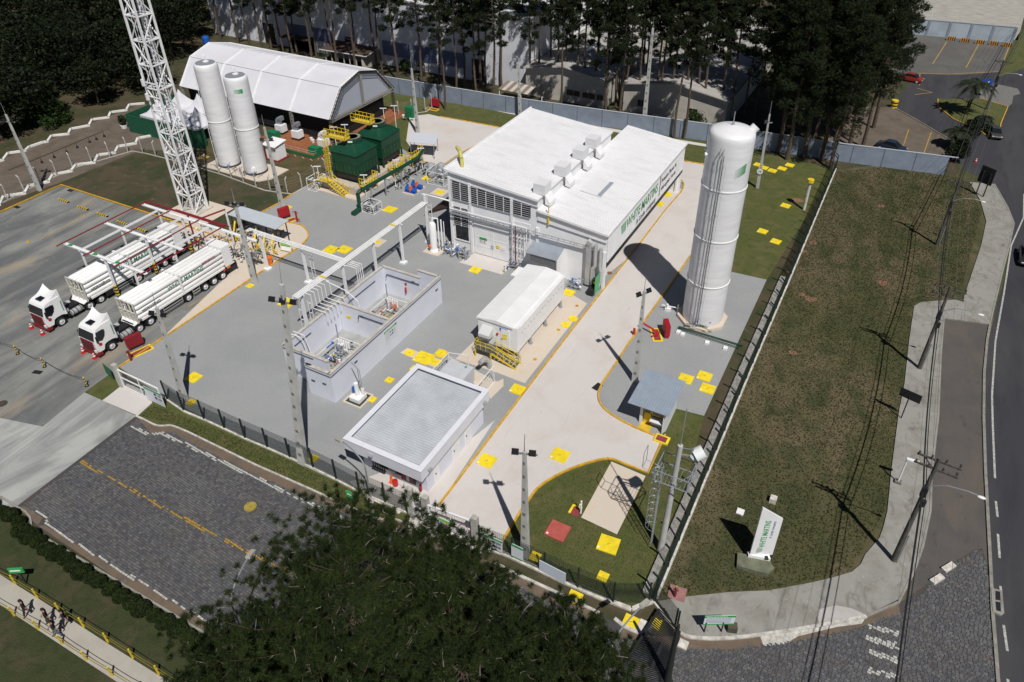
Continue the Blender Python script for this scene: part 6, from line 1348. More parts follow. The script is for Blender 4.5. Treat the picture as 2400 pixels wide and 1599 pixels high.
# ---------------- lattice mast
tw = thing('lattice_tower', 'very tall white lattice tower rising past the top edge of the view', 'tower', (-39.9,19.9))
HT_ = 44.0; cx, cy = -39.9, 19.9
def th(z): return 1.12-.13*(z/30)
def corner(k, z): s = th(z); return (cx+(s if k in (1,2) else -s), cy+(s if k in (2,3) else -s), z)
for k in range(4): obj('leg', MB().bar(corner(k,0), corner(k,HT_), .20), WHITE, tw)
mb = MB(); mbd = MB(); z = 0.0; i = 0
while z < HT_-2:
    z2 = z+2.75
    for k in range(4):
        k2 = (k+1) % 4; mb.bar(corner(k,z2), corner(k2,z2), .13)
        m = lerp(corner(k,z2), corner(k2,z2), .5)
        if i % 2 == 0: mbd.bar(corner(k,z), corner(k2,z2), .11)
        else: mbd.bar(corner(k2,z), corner(k,z2), .11)
        mbd.bar(lerp(corner(k,z),corner(k2,z),.5) if i else corner(k,z), lerp(corner(k,z2),corner(k2,z2),.5), .05)
    mbd.bar(corner(0,z2), corner(2,z2), .07); mbd.bar(corner(1,z2), corner(3,z2), .07)
    z = z2; i += 1
obj('horizontals', mb, WHITE, tw, kind='stuff'); obj('diagonals', mbd, WHITE, tw, kind='stuff')
mb = MB()
for s in (-.2,.2): mb.bar((cx+s,cy+.9,0),(cx+s,cy+.6,HT_),.05)
for k in range(90): mb.bar((cx-.2,cy+.9-.3*k/90,.4+k*.48),(cx+.2,cy+.9-.3*k/90,.4+k*.48),.03)
obj('climbing_ladder', mb, WHITE, tw, kind='stuff')
for k, z in enumerate((15.5,17.2)):
    obj('dish_bracket', MB().bar((cx-1.0,cy-1.1,z),(cx+1.0,cy-1.1,z),.12).tube((cx-.6,cy-1.4,z-.9),(cx-.6,cy-1.4,z+1.1),.07,8).box(cx-.75,cy-1.65,z-.3,cx-.45,cy-1.4,z+.5), WHITE, tw)
obj('base_block', MB().box(cx-1.6,cy-1.6,0,cx+1.6,cy+1.6,.15), COPING, tw)
S('tower_pad', [(cx-3,cy-3),(cx+4.2,cy-3),(cx+4.2,cy+2.6),(cx-3,cy+2.6)], .016, PAD)

# ================================================================ lighting poles
POLEM = CONCP
def pole(label, b, t, h, lampz, n_l, r0=.26, r1=.12, arm_dir=20, rod=1.6, group=None, hollow=True):
    o = thing('lighting_pole', label, 'light pole', b, group)
    def at(z): return (b[0]+(t[0]-b[0])*z/h, b[1]+(t[1]-b[1])*z/h, z)
    hp = h - rod
    mb = MB()
    p0, p1 = at(0), at(hp); w0, w1 = r0, r1
    vs = []
    for (p, w) in ((p0,w0),(p1,w1)): vs += [(p[0]-w,p[1]-w*.7,p[2]),(p[0]+w,p[1]-w*.7,p[2]),(p[0]+w,p[1]+w*.7,p[2]),(p[0]-w,p[1]+w*.7,p[2])]
    mb.add(vs,[(3,2,1,0),(4,5,6,7),(0,1,5,4),(1,2,6,5),(2,3,7,6),(3,0,4,7)])
    obj('shaft', mb, POLEM, o)
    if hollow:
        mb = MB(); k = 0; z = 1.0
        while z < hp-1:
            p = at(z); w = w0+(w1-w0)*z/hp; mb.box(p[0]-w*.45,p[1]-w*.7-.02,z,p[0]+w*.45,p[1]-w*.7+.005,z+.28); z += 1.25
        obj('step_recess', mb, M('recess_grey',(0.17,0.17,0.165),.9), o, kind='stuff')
    if rod: obj('lightning_rod', MB().tube(at(hp), at(h), .035, 6, .015), STEEL, o)
    a = radians(arm_dir); p = at(lampz); u = (cos(a), sin(a))
    L_ = .30+.27*n_l
    obj('cross_arm', MB().bar((p[0]-u[0]*L_,p[1]-u[1]*L_,p[2]),(p[0]+u[0]*L_,p[1]+u[1]*L_,p[2]),.09,.12), STEEL, o)
    for i in range(n_l):
        s = -L_+.28 + (2*L_-.56)*(i/(max(1,n_l-1))); q = (p[0]+u[0]*s, p[1]+u[1]*s)
        f = obj('floodlight', MB().obox((q[0],q[1]-.10,p[2]+.22),(.46,.14,.40),a,radians(-35)), M('floodlight_black',(0.013,0.013,0.016),.35), o)
    return o
GP = 'lighting poles around the site'
pole('tallest concrete lighting pole with three floodlights, in front of the pale blue compound', (2.25, -6.83), (2.9,-5.2), 18.9, 15.6, 3, .36, .16, 15, 1.8)
pole('concrete lighting pole by the lorry gate at the left end of the front fence', (-12.52, -5.97), (-12.35,-5.6), 11.7, 9.3, 2, .30, .13, 15)
pole('concrete lighting pole with a ladder frame beside the loading island kerb', (-20.55, 10.86), (-20.5,10.9), 11.8, 9.8, 3, .30, .13, 20)
pole('concrete lighting pole at the yellow lawn kerb right of the twin tanks', (-30.25, 25.63), (-30.3,25.5), 12.8, 9.4, 2, .28, .12, 30)
pole('concrete lighting pole beside the pale slab behind the cooling towers', (-28.48, 54.09), (-28.55,54.0), 12.1, 9.2, 2, .28, .12, 20)
pole('concrete lighting pole rising behind the left rear corner of the hall roof', (-17.48, 67.72), (-17.7,67.6), 10.7, 8.2, 2, .26, .12, 20)
pole('tall concrete lighting pole in front of the pines behind the hall', (2.56, 72.13), (2.6,72.1), 17.6, 14.9, 2, .34, .14, 20)
p8 = pole('slim pale pole with a round speed sign right of the tallest tank', (23.58, 60.21), (23.3,60.2), 12.4, 9.4, 1, .20, .09, 40, 1.8, hollow=False)
pole('concrete lighting pole beside the red pipework near the guard hut', (22.87, 15.23), (22.85,15.2), 11.9, 10.0, 2, .28, .11, 60)
pole('concrete lighting pole by the main gate on the front lawn', (22.63, -6.21), (22.6,-6.2), 12.5, 10.7, 2, .30, .12, 20)
pole('concrete lighting pole on the brown track at the far left', (-63.01, 13.94), (-62.9,13.6), 12.6, 10.0, 2, .28, .12, 20)
bx, by = (23.58, 60.21)
obj('speed_sign', MB().tube((bx-.05,by-.22,2.6),(bx-.05,by-.26,2.6),.42,20), WHITE, p8); obj('speed_sign_rim', MB().tube((bx-.05,by-.215,2.6),(bx-.05,by-.225,2.6),.48,20), DARK, p8)
lettering('10', .42, (bx-.27,by-.27,2.45), (1,0,0), (0,0,1), DARK, p8)
# ---------------- camera mast with cage ladder
mx, my = (31.12, -1.15)
cm = thing('camera_mast', 'grey mast with a white dish drum and caged ladder at the right fence', 'mast', (mx,my))
obj('pole', MB().tube((mx,my,0),(mx+.2,my,11.0),.26,14,.17), CONCP, cm, smooth=True)
obj('antenna', MB().tube((mx+.2,my,10.6),(mx+.2,my+.05,14.2),.035,6), STEEL, cm)
mb = MB(); pz = 8.0; X0_, X1_, Y0_, Y1_ = mx-1.0, mx+1.25, my-.9, my+.9
for z in (pz,pz+.95): mb.pipe([(X0_,Y0_,z),(X1_,Y0_,z),(X1_,Y1_,z),(X0_,Y1_,z),(X0_,Y0_,z)],.035,6)
for p in ((X0_,Y0_),(X1_,Y0_),(X1_,Y1_),(X0_,Y1_)): mb.tube((p[0],p[1],pz),(p[0],p[1],pz+.95),.035,6); mb.tube((p[0],p[1],pz),(mx+.1,my,pz-1.0),.03,6)
for i in range(9): mb.bar((X0_+.25*i,Y0_,pz),(X0_+.25*i,Y1_,pz),.02)
mb.pipe([(X0_-1.0,my-.4,pz+1.6),(X0_-1.0,my+.4,pz+1.6),(X0_-1.0,my+.4,pz+.2),(X0_-1.0,my-.4,pz+.2),(X0_-1.0,my-.4,pz+1.6)],.025,5); mb.tube((X0_,my-.4,pz),(X0_-1.0,my-.4,pz+.2),.025,5); mb.tube((X0_,my+.4,pz),(X0_-1.0,my+.4,pz+.2),.025,5)
obj('platform', mb, GALV, cm)
mb = MB()
for s in (-.22,.22): mb.tube((mx-.75,my+s,.3),(mx-.75,my+s,pz+.6),.03,6)
for i in range(26): mb.tube((mx-.75,my-.22,.5+i*.3),(mx-.75,my+.22,.5+i*.3),.018,5)
for i in range(9): mb.pipe([(mx-.75-.62*sin(pi*k/6),my-.42*cos(pi*k/6),2.2+i*.72) for k in range(7)],.018,4)
for k in (1,3,5): mb.tube((mx-.75-.62*sin(pi*k/6),my-.42*cos(pi*k/6),2.2),(mx-.75-.62*sin(pi*k/6),my-.42*cos(pi*k/6),pz),.014,4)
obj('cage_ladder', mb, GALV, cm)
dm = obj('dish_drum', MB().tube((mx+1.15,my+.25,10.3),(mx+1.6,my+.62,10.6),.45,24), M('dish_white',(0.70,0.72,0.72),.4), cm, smooth=True)
obj('dish_feed', MB().tube((mx+1.0,my+.1,10.15),(mx+1.14,my+.24,10.29),.22,16), M('dish_feed',(0.45,0.5,0.55),.4), dm)
obj('dish_arm', MB().bar((mx+.2,my,10.2),(mx+1.0,my+.2,10.2),.1).bar((mx+1.0,my+.2,9.9),(mx+1.0,my+.2,10.9),.12).bar((mx+.2,my,10.8),(mx+1.0,my+.2,10.8),.05), STEEL, cm)
# ---------------- utility poles and cables
UP = [(46.27,5.76,10.7),(46.23,29.5,9.5),(46.34,55.2,8.6),(51.1,107.7,8.4)]
UM = M('weathered_pole', (0.085,0.078,0.070), .85, var=.3, vscale=2)
labs = ['utility pole with a wide crossarm in the bottom right, nearest on the sidewalk','utility pole with a double crossarm at the narrow bend of the sidewalk','utility pole with a short crossarm on the grass near the billboard','utility pole farthest away beside the palm island']
tops = []
for (x,y,h), lab in zip(UP, labs):
    u = thing('utility_pole', lab, 'utility pole', (x,y), 'utility poles along the road')
    obj('shaft', MB().tube((x,y,0),(x,y,h),.20,10,.12), UM, u, smooth=True)
    zs = (h-.25,h-1.0) if y < 40 else (h-.3,)
    for z in zs:
        obj('crossarm', MB().bar((x-1.25,y+.1,z),(x+1.35,y-.15,z),.10,.13), UM, u)
        for k, dx in enumerate((-1.15,-.4,.45,1.25)): obj('insulator', MB().lathe(x+dx,y-.02*dx,[(.05,z+.05),(.08,z+.12),(.05,z+.2),(.08,z+.27),(.03,z+.34)],8), M('insulator_brown',(0.07,0.05,0.045),.3), u)
    obj('equipment', MB().box(x-.25,y-.35,h-3.4,x+.12,y-.1,h-2.6).tube((x+.2,y-.1,h-4.4),(x+.2,y-.1,h-3.9),.16,8).bar((x-.1,y,h-1.0),(x-.8,y+.05,h-.3),.05), DARK, u)
    mb = MB(); pts = [(x+.1,y,h-2.6),(x+1.0,y-.05,h-2.0),(x+2.2,y-.1,h-1.85),(x+2.8,y-.12,h-1.9)]; mb.pipe(pts,.04,6)
    obj('lamp_arm', mb, STEEL, u); obj('lamp_head', MB().ball((x+3.0,y-.14,h-1.95),.13,10,6,2.0,1,.55), WHITE, u)
    obj('conduit', MB().tube((x+.24,y-.12,0),(x+.24,y-.12,3.2),.05,6), STEEL, u)
    tops.append((x,y,h))
def catenary(a, b, sag, n=14):
    return [(a[0]+(b[0]-a[0])*t, a[1]+(b[1]-a[1])*t, a[2]+(b[2]-a[2])*t-sag*4*t*(1-t)) for t in [i/n for i in range(n+1)]]
ends = [(45.9,-26.0,11.0)]+tops+[(58.5,165.0,8.6)]
CABLE = M('cable_black', (0.014,0.014,0.016), .6)
WIREM = M('bare_wire', (0.30,0.30,0.31), .4, .6)
for k, (dx, dz, r, sag, m, lab) in enumerate(((-1.15,0,.010,.5,WIREM,'bare overhead wire, leftmost along the utility poles'),(-.4,0,.010,.55,WIREM,'bare overhead wire just left of the utility pole heads'),(.45,0,.010,.55,WIREM,'bare overhead wire just right of the utility pole heads'),(1.25,0,.010,.5,WIREM,'bare overhead wire, rightmost along the utility poles'),
                                   (-.12,-3.0,.055,.9,CABLE,'thickest black bundle cable strung between the utility poles'),(.15,-3.4,.030,1.0,CABLE,'thinner black cable beneath the thick bundle'),(-.25,-2.6,.022,.8,CABLE,'thin black cable above the thick bundle'))):
    mb = MB()
    for a, b in zip(ends[:-1], ends[1:]): mb.pipe(catenary((a[0]+dx,a[1],a[2]+dz),(b[0]+dx,b[1],b[2]+dz),sag),r,5)
    single('overhead_cable', mb, m, lab, 'cable', 'overhead cables along the road')
# ---------------- right fence: concrete plinth, posts, mesh
def fence(lab, pts, step, h, post_m, mesh_m, plinth=None, lean=0.0, nz=9, nx=.32, angled=0.0, postw=.055, mesh=True, name='mesh_fence', ang_side=1):
    f = thing(name, lab, 'fence', pts[0])
    ps = along(pts, step); ps.append((*pts[-1][:2], ps[-1][2]))
    for (x,y,a) in ps:
        mb = MB().bar((x,y,0),(x,y,h),postw*2)
        if angled: mb.bar((x,y,h),(x-ang_side*sin(a)*angled,y+ang_side*cos(a)*angled,h+angled*.8),postw*2)
        obj('post', mb, post_m, f)
    if mesh:
        for (a, b) in zip(ps[:-1], ps[1:]):
            mb = MB(); z0 = .12
            for k in range(nz+1): z = z0+(h-z0-.03)*k/nz; mb.bar((a[0],a[1],z),(b[0],b[1],z),.016)
            L_ = hypot(b[0]-a[0], b[1]-a[1]); n = max(1,int(L_/nx))
            for k in range(1,n): q = lerp(a[:2],b[:2],k/n); mb.bar((q[0],q[1],z0),(q[0],q[1],h-.03),.010)
            obj('mesh_panel', mb, mesh_m, f)
    if plinth:
        for a, b in zip(pts[:-1],pts[1:]): obj('plinth', MB().bar((a[0],a[1],plinth[1]/2),(b[0],b[1],plinth[1]/2),plinth[0],plinth[1]), plinth[2], f)
    return f
POSTD = M('dark_green_post', (0.012,0.022,0.020), .5); MESHD = M('dark_green_mesh', (0.012,0.024,0.020), .5)
WEATH = M('weathered_white_plinth', (0.58,0.55,0.50), .9, var=.35, vscale=2.5)
RF_ = [(32.12, -4.95), (32.08, 5.74), (32.04, 19.63), (32.13, 39.33), (32.15, 70.90)]
fence('dark mesh fence on a white plinth along the right side of the site', RF_, 2.5, 2.3, POSTD, MESHD, (.30,.35,WEATH), nz=22, nx=.10, angled=.45, ang_side=1)
for k, (a, b) in enumerate(zip(RF_[:-1], RF_[1:])):
    a2 = (a[0]-.72, a[1]+.02); b2 = (b[0]-.72, b[1]+.02)
    if k < 3: single('concrete_channel', MB().bar((*a2,.10),(*b2,.10),.55,.2), WEATH, ['nearest length of pale concrete drain beam beside the right fence','middle length of pale concrete drain beam beside the right fence','far length of pale concrete drain beam beside the right fence'][k], 'drain')
FF = [(-13.72, -6.78), (-11.09, -7.13), (-8.72, -7.03), (-6.26, -7.02), (-3.81, -7.04), (-1.46, -6.96), (0.96, -6.93), (3.33, -6.88), (5.88, -6.95), (8.42, -7.08), (10.81, -7.00), (12.82, -7.00)]
fence('dark mesh fence along the front edge of the gravel yard, left of the main gate', FF, 2.45, 2.35, POSTD, MESHD, (.22,.14,WEATH), nz=20, nx=.16)
FF2 = [(19.26, -6.95), (21.12, -6.75), (23.56, -6.75), (26.11, -6.79), (28.53, -6.75), (30.95, -6.55), (32.10, -5.24)]
fence('dark mesh fence along the front lawn, right of the main gate', FF2, 2.6, 2.35, POSTD, MESHD, (.30,.18,WEATH), nz=20, nx=.16)
fence('short dark mesh fence running from the corner post to the slatted gate', [(32.12, -5.30), (34.13, -6.61)], 2.2, 2.3, POSTD, MESHD, (.25,.2,WEATH), nz=20, nx=.12)
WP = M('pale_concrete_post', (0.45,0.44,0.41), .85, var=.2)
MESHG = M('galvanised_mesh', (0.20,0.205,0.20), .6)
BLF = [(-63.66, 7.72), (-64.71, 13.05), (-65.40, 20.54), (-62.89, 28.53), (-60.48, 28.93), (-53.53, 29.20), (-44.74, 29.02), (-35.85, 28.18), (-31.71, 29.08), (-31.58, 33.64), (-32.07, 38.02)]
fence('pale post and mesh fence around the back of the left lawn', BLF, 2.6, 2.1, WP, MESHG, (.14,.10,COPING), nz=5, nx=1.3, angled=.35, name='post_fence')
fence('pale post and mesh fence between the pale slab and the marquee lawn', [(-35.63, 58.83), (-32.61, 62.57), (-34.00, 71.06)], 2.3, 2.2, WP, MESHG, (.14,.10,COPING), nz=8, nx=.7, angled=.3, name='post_fence')
for i, (a, b, c) in enumerate((("655,420","690,456","707,470"),("272,345","309,355","330,370"))): pass
# zigzag low white walls on the brown track
ZW = M('whitewashed_wall', (0.70,0.69,0.66), .8, var=.12, vscale=2)
def zig(lab, pts): 
    z = thing('zigzag_wall', lab, 'low wall', pts[0])
    for a, b in zip(pts[:-1],pts[1:]): obj('wall_segment', MB().bar((a[0]-(b[0]-a[0])*.03,a[1]-(b[1]-a[1])*.03,.14),(b[0]+(b[0]-a[0])*.03,b[1]+(b[1]-a[1])*.03,.14),.34,.28), ZW, z)
zig('longer white zigzag low wall along the edge of the dark trees', [(-76.51, 13.13), (-76.83, 14.54), (-76.92, 17.09), (-76.77, 17.51), (-78.44, 19.33), (-77.06, 21.09), (-77.84, 22.27), (-77.65, 24.35), (-77.22, 24.76), (-78.79, 26.54), (-77.10, 28.19), (-78.63, 29.72), (-77.35, 31.98), (-79.13, 33.90), (-77.58, 35.76), (-79.25, 37.44), (-77.74, 39.33), (-79.49, 41.31), (-77.73, 42.91)])
zig('shorter white zigzag low wall beside the left lawn fence', [(-63.59, 8.81), (-65.45, 10.55), (-63.80, 12.39), (-65.47, 14.09), (-64.18, 16.10), (-65.78, 17.83), (-64.48, 19.75), (-65.82, 21.44), (-64.10, 23.16), (-65.97, 25.19), (-64.44, 26.85), (-66.01, 28.66), (-64.60, 30.66), (-65.97, 32.14), (-65.04, 33.76)])
for i, p in enumerate([(-71.02, 19.69), (-71.07, 21.66), (-71.12, 23.69), (-71.25, 25.55), (-71.30, 27.69), (-71.39, 28.93), (-71.35, 30.26)]): single('stake', MB().cyl(p[0],p[1],0,.3,.22,8,.14).tube((p[0],p[1],.3),(p[0],p[1],.7),.04,5), DARK, 'small dark stake in the row along the brown track', 'stake', 'row of dark stakes on the brown track')
single('track_cable', MB().bar((*[(-72.88, 15.82)][0],.03),(*[(-73.48, 31.63)][0],.03),.22,.04), M('wet_soil',(0.05,0.035,0.03),.8), 'dark cable trench line across the brown track', 'cable trench')
# ---------------- gates
GW = M('gate_concrete', (0.42,0.41,0.37), .85, var=.2, vscale=2)
def gpost(lab, p, h=3.1): single('gate_post', MB().box(p[0]-.24,p[1]-.20,0,p[0]+.24,p[1]+.20,h), GW, lab, 'gate post')
g1, g2, g3 = [(13.29, -6.98), (14.77, -7.09), (18.94, -6.96)]
gpost('leftmost concrete post of the main gate, beside the gatehouse', g1); gpost('middle concrete post between the small and the main gate', g2); gpost('right concrete post of the main gate', g3)
def gate(name, lab, a, b, h, mid, mat=WHITE, cat='gate'):
    g = thing(name, lab, cat, a); mb = MB(); A = Vector((a[0],a[1],.12)); B = Vector((b[0],b[1],.12)); H = Vector((0,0,h))
    mb.bar(A,B,.09); mb.bar(A+H,B+H,.11); mb.bar(A,A+H,.09); mb.bar(B,B+H,.09); mb.bar(A+H*.55,B+H*.55,.09)
    for k in range(1,mid+1): mb.bar(A.lerp(B,k/(mid+1)),A.lerp(B,k/(mid+1))+H,.07)
    obj('frame', mb, mat, g); mb = MB(); n = int((B-A).length/.18)
    for k in range(1,n): mb.bar(A.lerp(B,k/n),A.lerp(B,k/n)+H,.010)
    for k in range(1,14): mb.bar(A+H*(k/14),B+H*(k/14),.010)
    obj('mesh', mb, MESHG, g); return g
gate('pedestrian_gate', 'narrow white pedestrian gate beside the main gate', (g1[0]+.3,g1[1]-.1), (g2[0]-.3,g2[1]+.1), 2.2, 0)
mg = gate('sliding_gate', 'long white sliding main gate with a round speed sign', (g2[0]+.3,g2[1]-.1), (g3[0]-.25,g3[1]+.05), 2.3, 1)
def onl(a, b, t): return lerp(a, b, t)
p = onl(g2, g3, .42); obj('notice', MB().box(p[0]-.55,p[1]-.22,1.35,p[0]+.55,p[1]-.18,1.62), M('lime_green',(0.20,0.48,0.08)), mg); obj('notice', MB().box(p[0]-.55,p[1]-.22,1.08,p[0]+.55,p[1]-.18,1.345), WHITE, mg)
for i, c in enumerate((BLUE, YELC, REDB, GRN)): obj('pictogram', MB().tube((p[0]-.38+.25*i,p[1]-.221,1.22),(p[0]-.38+.25*i,p[1]-.235,1.22),.09,10), c, mg)
p = onl(g2, g3, .80); obj('speed_sign', MB().tube((p[0],p[1]-.24,1.55),(p[0],p[1]-.27,1.55),.40,20), WHITE, mg); obj('speed_sign_rim', MB().tube((p[0],p[1]-.225,1.55),(p[0],p[1]-.238,1.55),.46,20), RED, mg)
lettering('10', .40, (p[0]-.26,p[1]-.275,1.41), (1,0,0), (0,0,1), DARK, mg)
lp1, lp2 = [(-18.98, -7.41), (-13.39, -7.48)]
gpost('concrete post of the lorry side gate at the left end of the fence', lp1, 2.6); gate('side_gate', 'white pedestrian gate with a pale blue board at the lorry yard corner', (lp1[0]+.3,lp1[1]), lp2, 2.0, 1)
def board(name, lab, a, b, z0, z1, header=True, mat=None, icons=0, cat='sign'):
    s = thing(name, lab, cat, a); d = Vector((b[0]-a[0],b[1]-a[1])); L_ = d.length; rz = atan2(d.y,d.x); c = ((a[0]+b[0])/2,(a[1]+b[1])/2); n = (sin(rz),-cos(rz))
    obj('panel', MB().obox((c[0],c[1],(z0+z1)/2),(L_,.05,z1-z0),rz), mat or M('sign_white',(0.62,0.64,0.70)), s)
    if header: obj('header', MB().obox((c[0]+n[0]*.03,c[1]+n[1]*.03,z1-.10),(L_,.03,.2),rz), GRNB, s)
    for k in range(icons):
        i, j = k%3, k//3; t = .62+.13*i; q = lerp(a,b,t); obj('pictogram', MB().tube((q[0]+n[0]*.03,q[1]+n[1]*.03,z1-.42-.42*j),(q[0]+n[0]*.05,q[1]+n[1]*.05,z1-.42-.42*j),.15,10), [DARK,STEEL,M('icon_grey',(0.2,0.22,0.25),.6)][k%3], s)
    return s
A_, B_ = [(19.40, -7.00), (21.17, -6.97)]
s1 = board('rules_board','white site rules board with a green strip right of the main gate',A_,B_,.45,1.75,icons=6); lettering('REGRAS DE SEGURANÇA', .14, (A_[0]+.15,A_[1]-.12,1.58), (B_[0]-A_[0],B_[1]-A_[1],0), (0,0,1), WHITE, s1)
for i in range(6): q0 = lerp(A_,B_,.05); q1 = lerp(A_,B_,.48); obj('text_line', MB().bar((q0[0],q0[1]-.035,1.35-.13*i),(q1[0],q1[1]-.035,1.35-.13*i),.012,.03), M('icon_grey',(0.2,0.22,0.25)), s1)
A_, B_ = [(21.82, -6.79), (22.77, -6.81)]; s = board('white_board','blank white board with green edges at the foot of the gate lighting pole',A_,B_,.35,1.75); obj('footer', MB().bar((A_[0],A_[1]-.03,.38),(B_[0],B_[1]-.03,.38),.03,.08), GRNB, s)
A_, B_ = [(24.08, -6.83), (26.18, -6.94)]; board('pale_board','long blank pale blue board on the fence right of the main gate',A_,B_,.15,1.35,header=False,mat=M('pale_board_blue',(0.52,0.58,0.66),.5))
A_, B_ = [(-15.26, -7.59), (-12.95, -7.62)]; board('pale_board','pale blue board with a green top at the lorry yard gate',A_,B_,.15,1.75,icons=6)
A_, B_ = [(-21.51, -7.06), (-20.26, -7.29)]; board('green_board','green safety board at the corner of the concrete bay',A_,B_,.3,1.5,header=False,mat=GRN)
# dark slatted sliding gate at the corner
sg = thing('slatted_panel', 'long black slatted steel panel across the cobbles at the bottom', 'gate', [(33.66, -6.52)][0])
La, Lb = (32.66, -5.94, 0.50), (31.72, -12.59, 0.50)
Ra, Rb = (34.40, -6.80, 0.50), (34.71, -11.54, 0.50)
obj('top_rail', MB().bar(La,Lb,.14), DARK, sg); obj('bottom_rail', MB().bar(Ra,Rb,.12), DARK, sg)
for i in range(44): t = i/43; obj('slat', MB().bar(lerp(La,Lb,t), lerp(Ra,Rb,t), .055,.05), DARK, sg)
obj('dark_bar', MB().bar(lerp(lerp(La,Ra,.6),lerp(Lb,Rb,.6),.30)[:2]+(.56,), lerp(lerp(La,Ra,.6),lerp(Lb,Rb,.6),.62)[:2]+(.56,), .22,.05), DARK, sg)
for q in (La, Lb, Ra, Rb, lerp(La,Lb,.5), lerp(Ra,Rb,.5)): obj('stand', MB().bar((q[0],q[1],0),(q[0],q[1],.45),.1), DARK, sg)
pb = (34.70, -10.25); single('dark_pole', MB().tube((pb[0],pb[1],0),(pb[0],pb[1],6.6),.24,12,.10).tube((pb[0],pb[1],0),(pb[0],pb[1],.5),.36,12), M('dark_bronze',(0.020,0.024,0.020),.6), 'dark tapered pole beside the black slatted panel at the bottom', 'pole')
gb_ = (34.82, -7.30); single('gate_block', MB().box(gb_[0]-.3,gb_[1]-.3,0,gb_[0]+.3,gb_[1]+.3,.14), WEATH, 'whitish square block on the cobbles beside the dark tapered pole', 'block')
# ---------------- signs, lamps and boxes outside
x0, y0 = 36.3, 1.0
tt = thing('totem_sign', 'tall white slanted-top totem with green lettering on the field', 'sign', (37.0,1.0))
obj('plinth', MB().prism([(36.18, 1.00), (38.31, 1.48), (38.82, 0.96), (38.50, 0.26), (36.41, -0.11)],0,.35), M('mossy_plinth',(0.14,0.15,0.10),.9,var=.3,vscale=2), tt)
TA, TB = (37.02, 1.00), (38.13, 1.59); zt = 5.75
ux, uy = TB[0]-TA[0], TB[1]-TA[1]; w_ = hypot(ux,uy); ux/=w_; uy/=w_; nx_, ny_ = uy, -ux
def tp(u, z, n=0): return (TA[0]+ux*u+nx_*n, TA[1]+uy*u+ny_*n, z)
W2 = 1.62; mb = MB()
pts = [(0,.6),(W2,.6),(W2,4.55),(.02,zt)]
mb.add([tp(u,z,0) for u,z in pts]+[tp(u,z,-.13) for u,z in pts],[(0,1,2,3),(7,6,5,4),(0,4,5,1),(1,5,6,2),(2,6,7,3),(3,7,4,0)]); obj('panel', mb, WHITE, tt)
obj('base_box', MB().add([tp(-.1,.35,.0),tp(1.4,.35,.35),tp(1.4,.62,.35),tp(-.1,.62,.0),tp(-.1,.35,-.3),tp(1.4,.35,-.3),tp(1.4,.62,-.3),tp(-.1,.62,-.3)],[(0,1,2,3),(7,6,5,4),(2,1,5,6),(3,2,6,7)]), WHITE, tt)
obj('base_light', MB().add([tp(1.0,.50,.33),tp(1.25,.50,.36),tp(1.25,.635,.36),tp(1.0,.635,.33),tp(1.0,.635,.1),tp(1.25,.635,.1)],[(0,1,2,3),(3,2,5,4)]), DARK, tt)
lettering('WHITE MARTINS', .56, tp(.86,1.45,.012), (0,0,1), (-ux,-uy,0), GREENL, tt, sx=.70)
lettering('A Linde company', .26, tp(1.20,2.5,.012), (0,0,1), (-ux,-uy,0), M('lettering_grey_blue',(0.12,0.18,0.28),.6), tt)
for i in range(6): obj('logo_stripe', MB().bar(tp(.42+.07*i,.85+.03*i,.012),tp(.42+.07*i,1.38,.012),.012,.04), GREENL, tt)
for i, (px, w__, lab, m) in enumerate((((35.42, 4.92),.55,'flat white square slab on the field near the totem',WHITE),((37.40, 7.10),.5,'mossy white block on the field beyond the totem',WEATH))): single('marker_block', MB().box(px[0]-w__/2,px[1]-w__/2,0,px[0]+w__/2,px[1]+w__/2,.12 if i==0 else .5), m, lab, 'block')
x, y = (45.37, 21.47); ds = thing('road_sign', 'dark sign board on one leg at the sidewalk edge, seen from behind', 'sign', (x,y)); obj('post', MB().tube((x,y,0),(x,y,2.7),.05,8), DARK, ds); obj('board', MB().obox((x+.05,y+.05,2.75),(1.75,.08,.85),radians(-14)), DARK, ds)
x, y = (45.83, 13.57); cl = thing('street_lamp', 'small white L shaped lamp on the near sidewalk', 'lamp', (x,y)); obj('base', MB().box(x-.25,y-.2,.08,x+.25,y+.2,.3), M('base_grey',(0.16,0.15,0.14),.8), cl); obj('post', MB().tube((x,y,.3),(x,y,2.8),.06,8), WHITE, cl); obj('lamp_head', MB().box(x-.05,y-.14,2.76,x+.85,y+.1,2.9), WHITE, cl)
bl, br = [(50.24, 72.05), (51.08, 71.51)]; bb = thing('billboard', 'black backed billboard on two legs beside the road', 'billboard', bl)
for p in (bl, br): obj('post', MB().bar((p[0],p[1],0),(p[0],p[1],3.6),.14), DARK, bb)
obj('board', MB().obox(((bl[0]+br[0])/2,(bl[1]+br[1])/2+.1,3.0),(1.9,.15,2.3),atan2(br[1]-bl[1],br[0]-bl[0])), DARK, bb)
x, y = (50.45, 114.67); rs = thing('round_sign', 'round blue direction sign by the palm island', 'sign', (x,y)); obj('post', MB().tube((x,y,0),(x,y,2.4),.05,8), DARK, rs); obj('disc', MB().tube((x,y-.03,2.2),(x-.02,y-.1,2.25),.95,22), M('sign_blue',(0.015,0.06,0.30),.4), rs); obj('arrow', MB().obox((x-.02,y-.11,2.25),(.16,.04,1.1),0,0,.5), WHITE, rs)
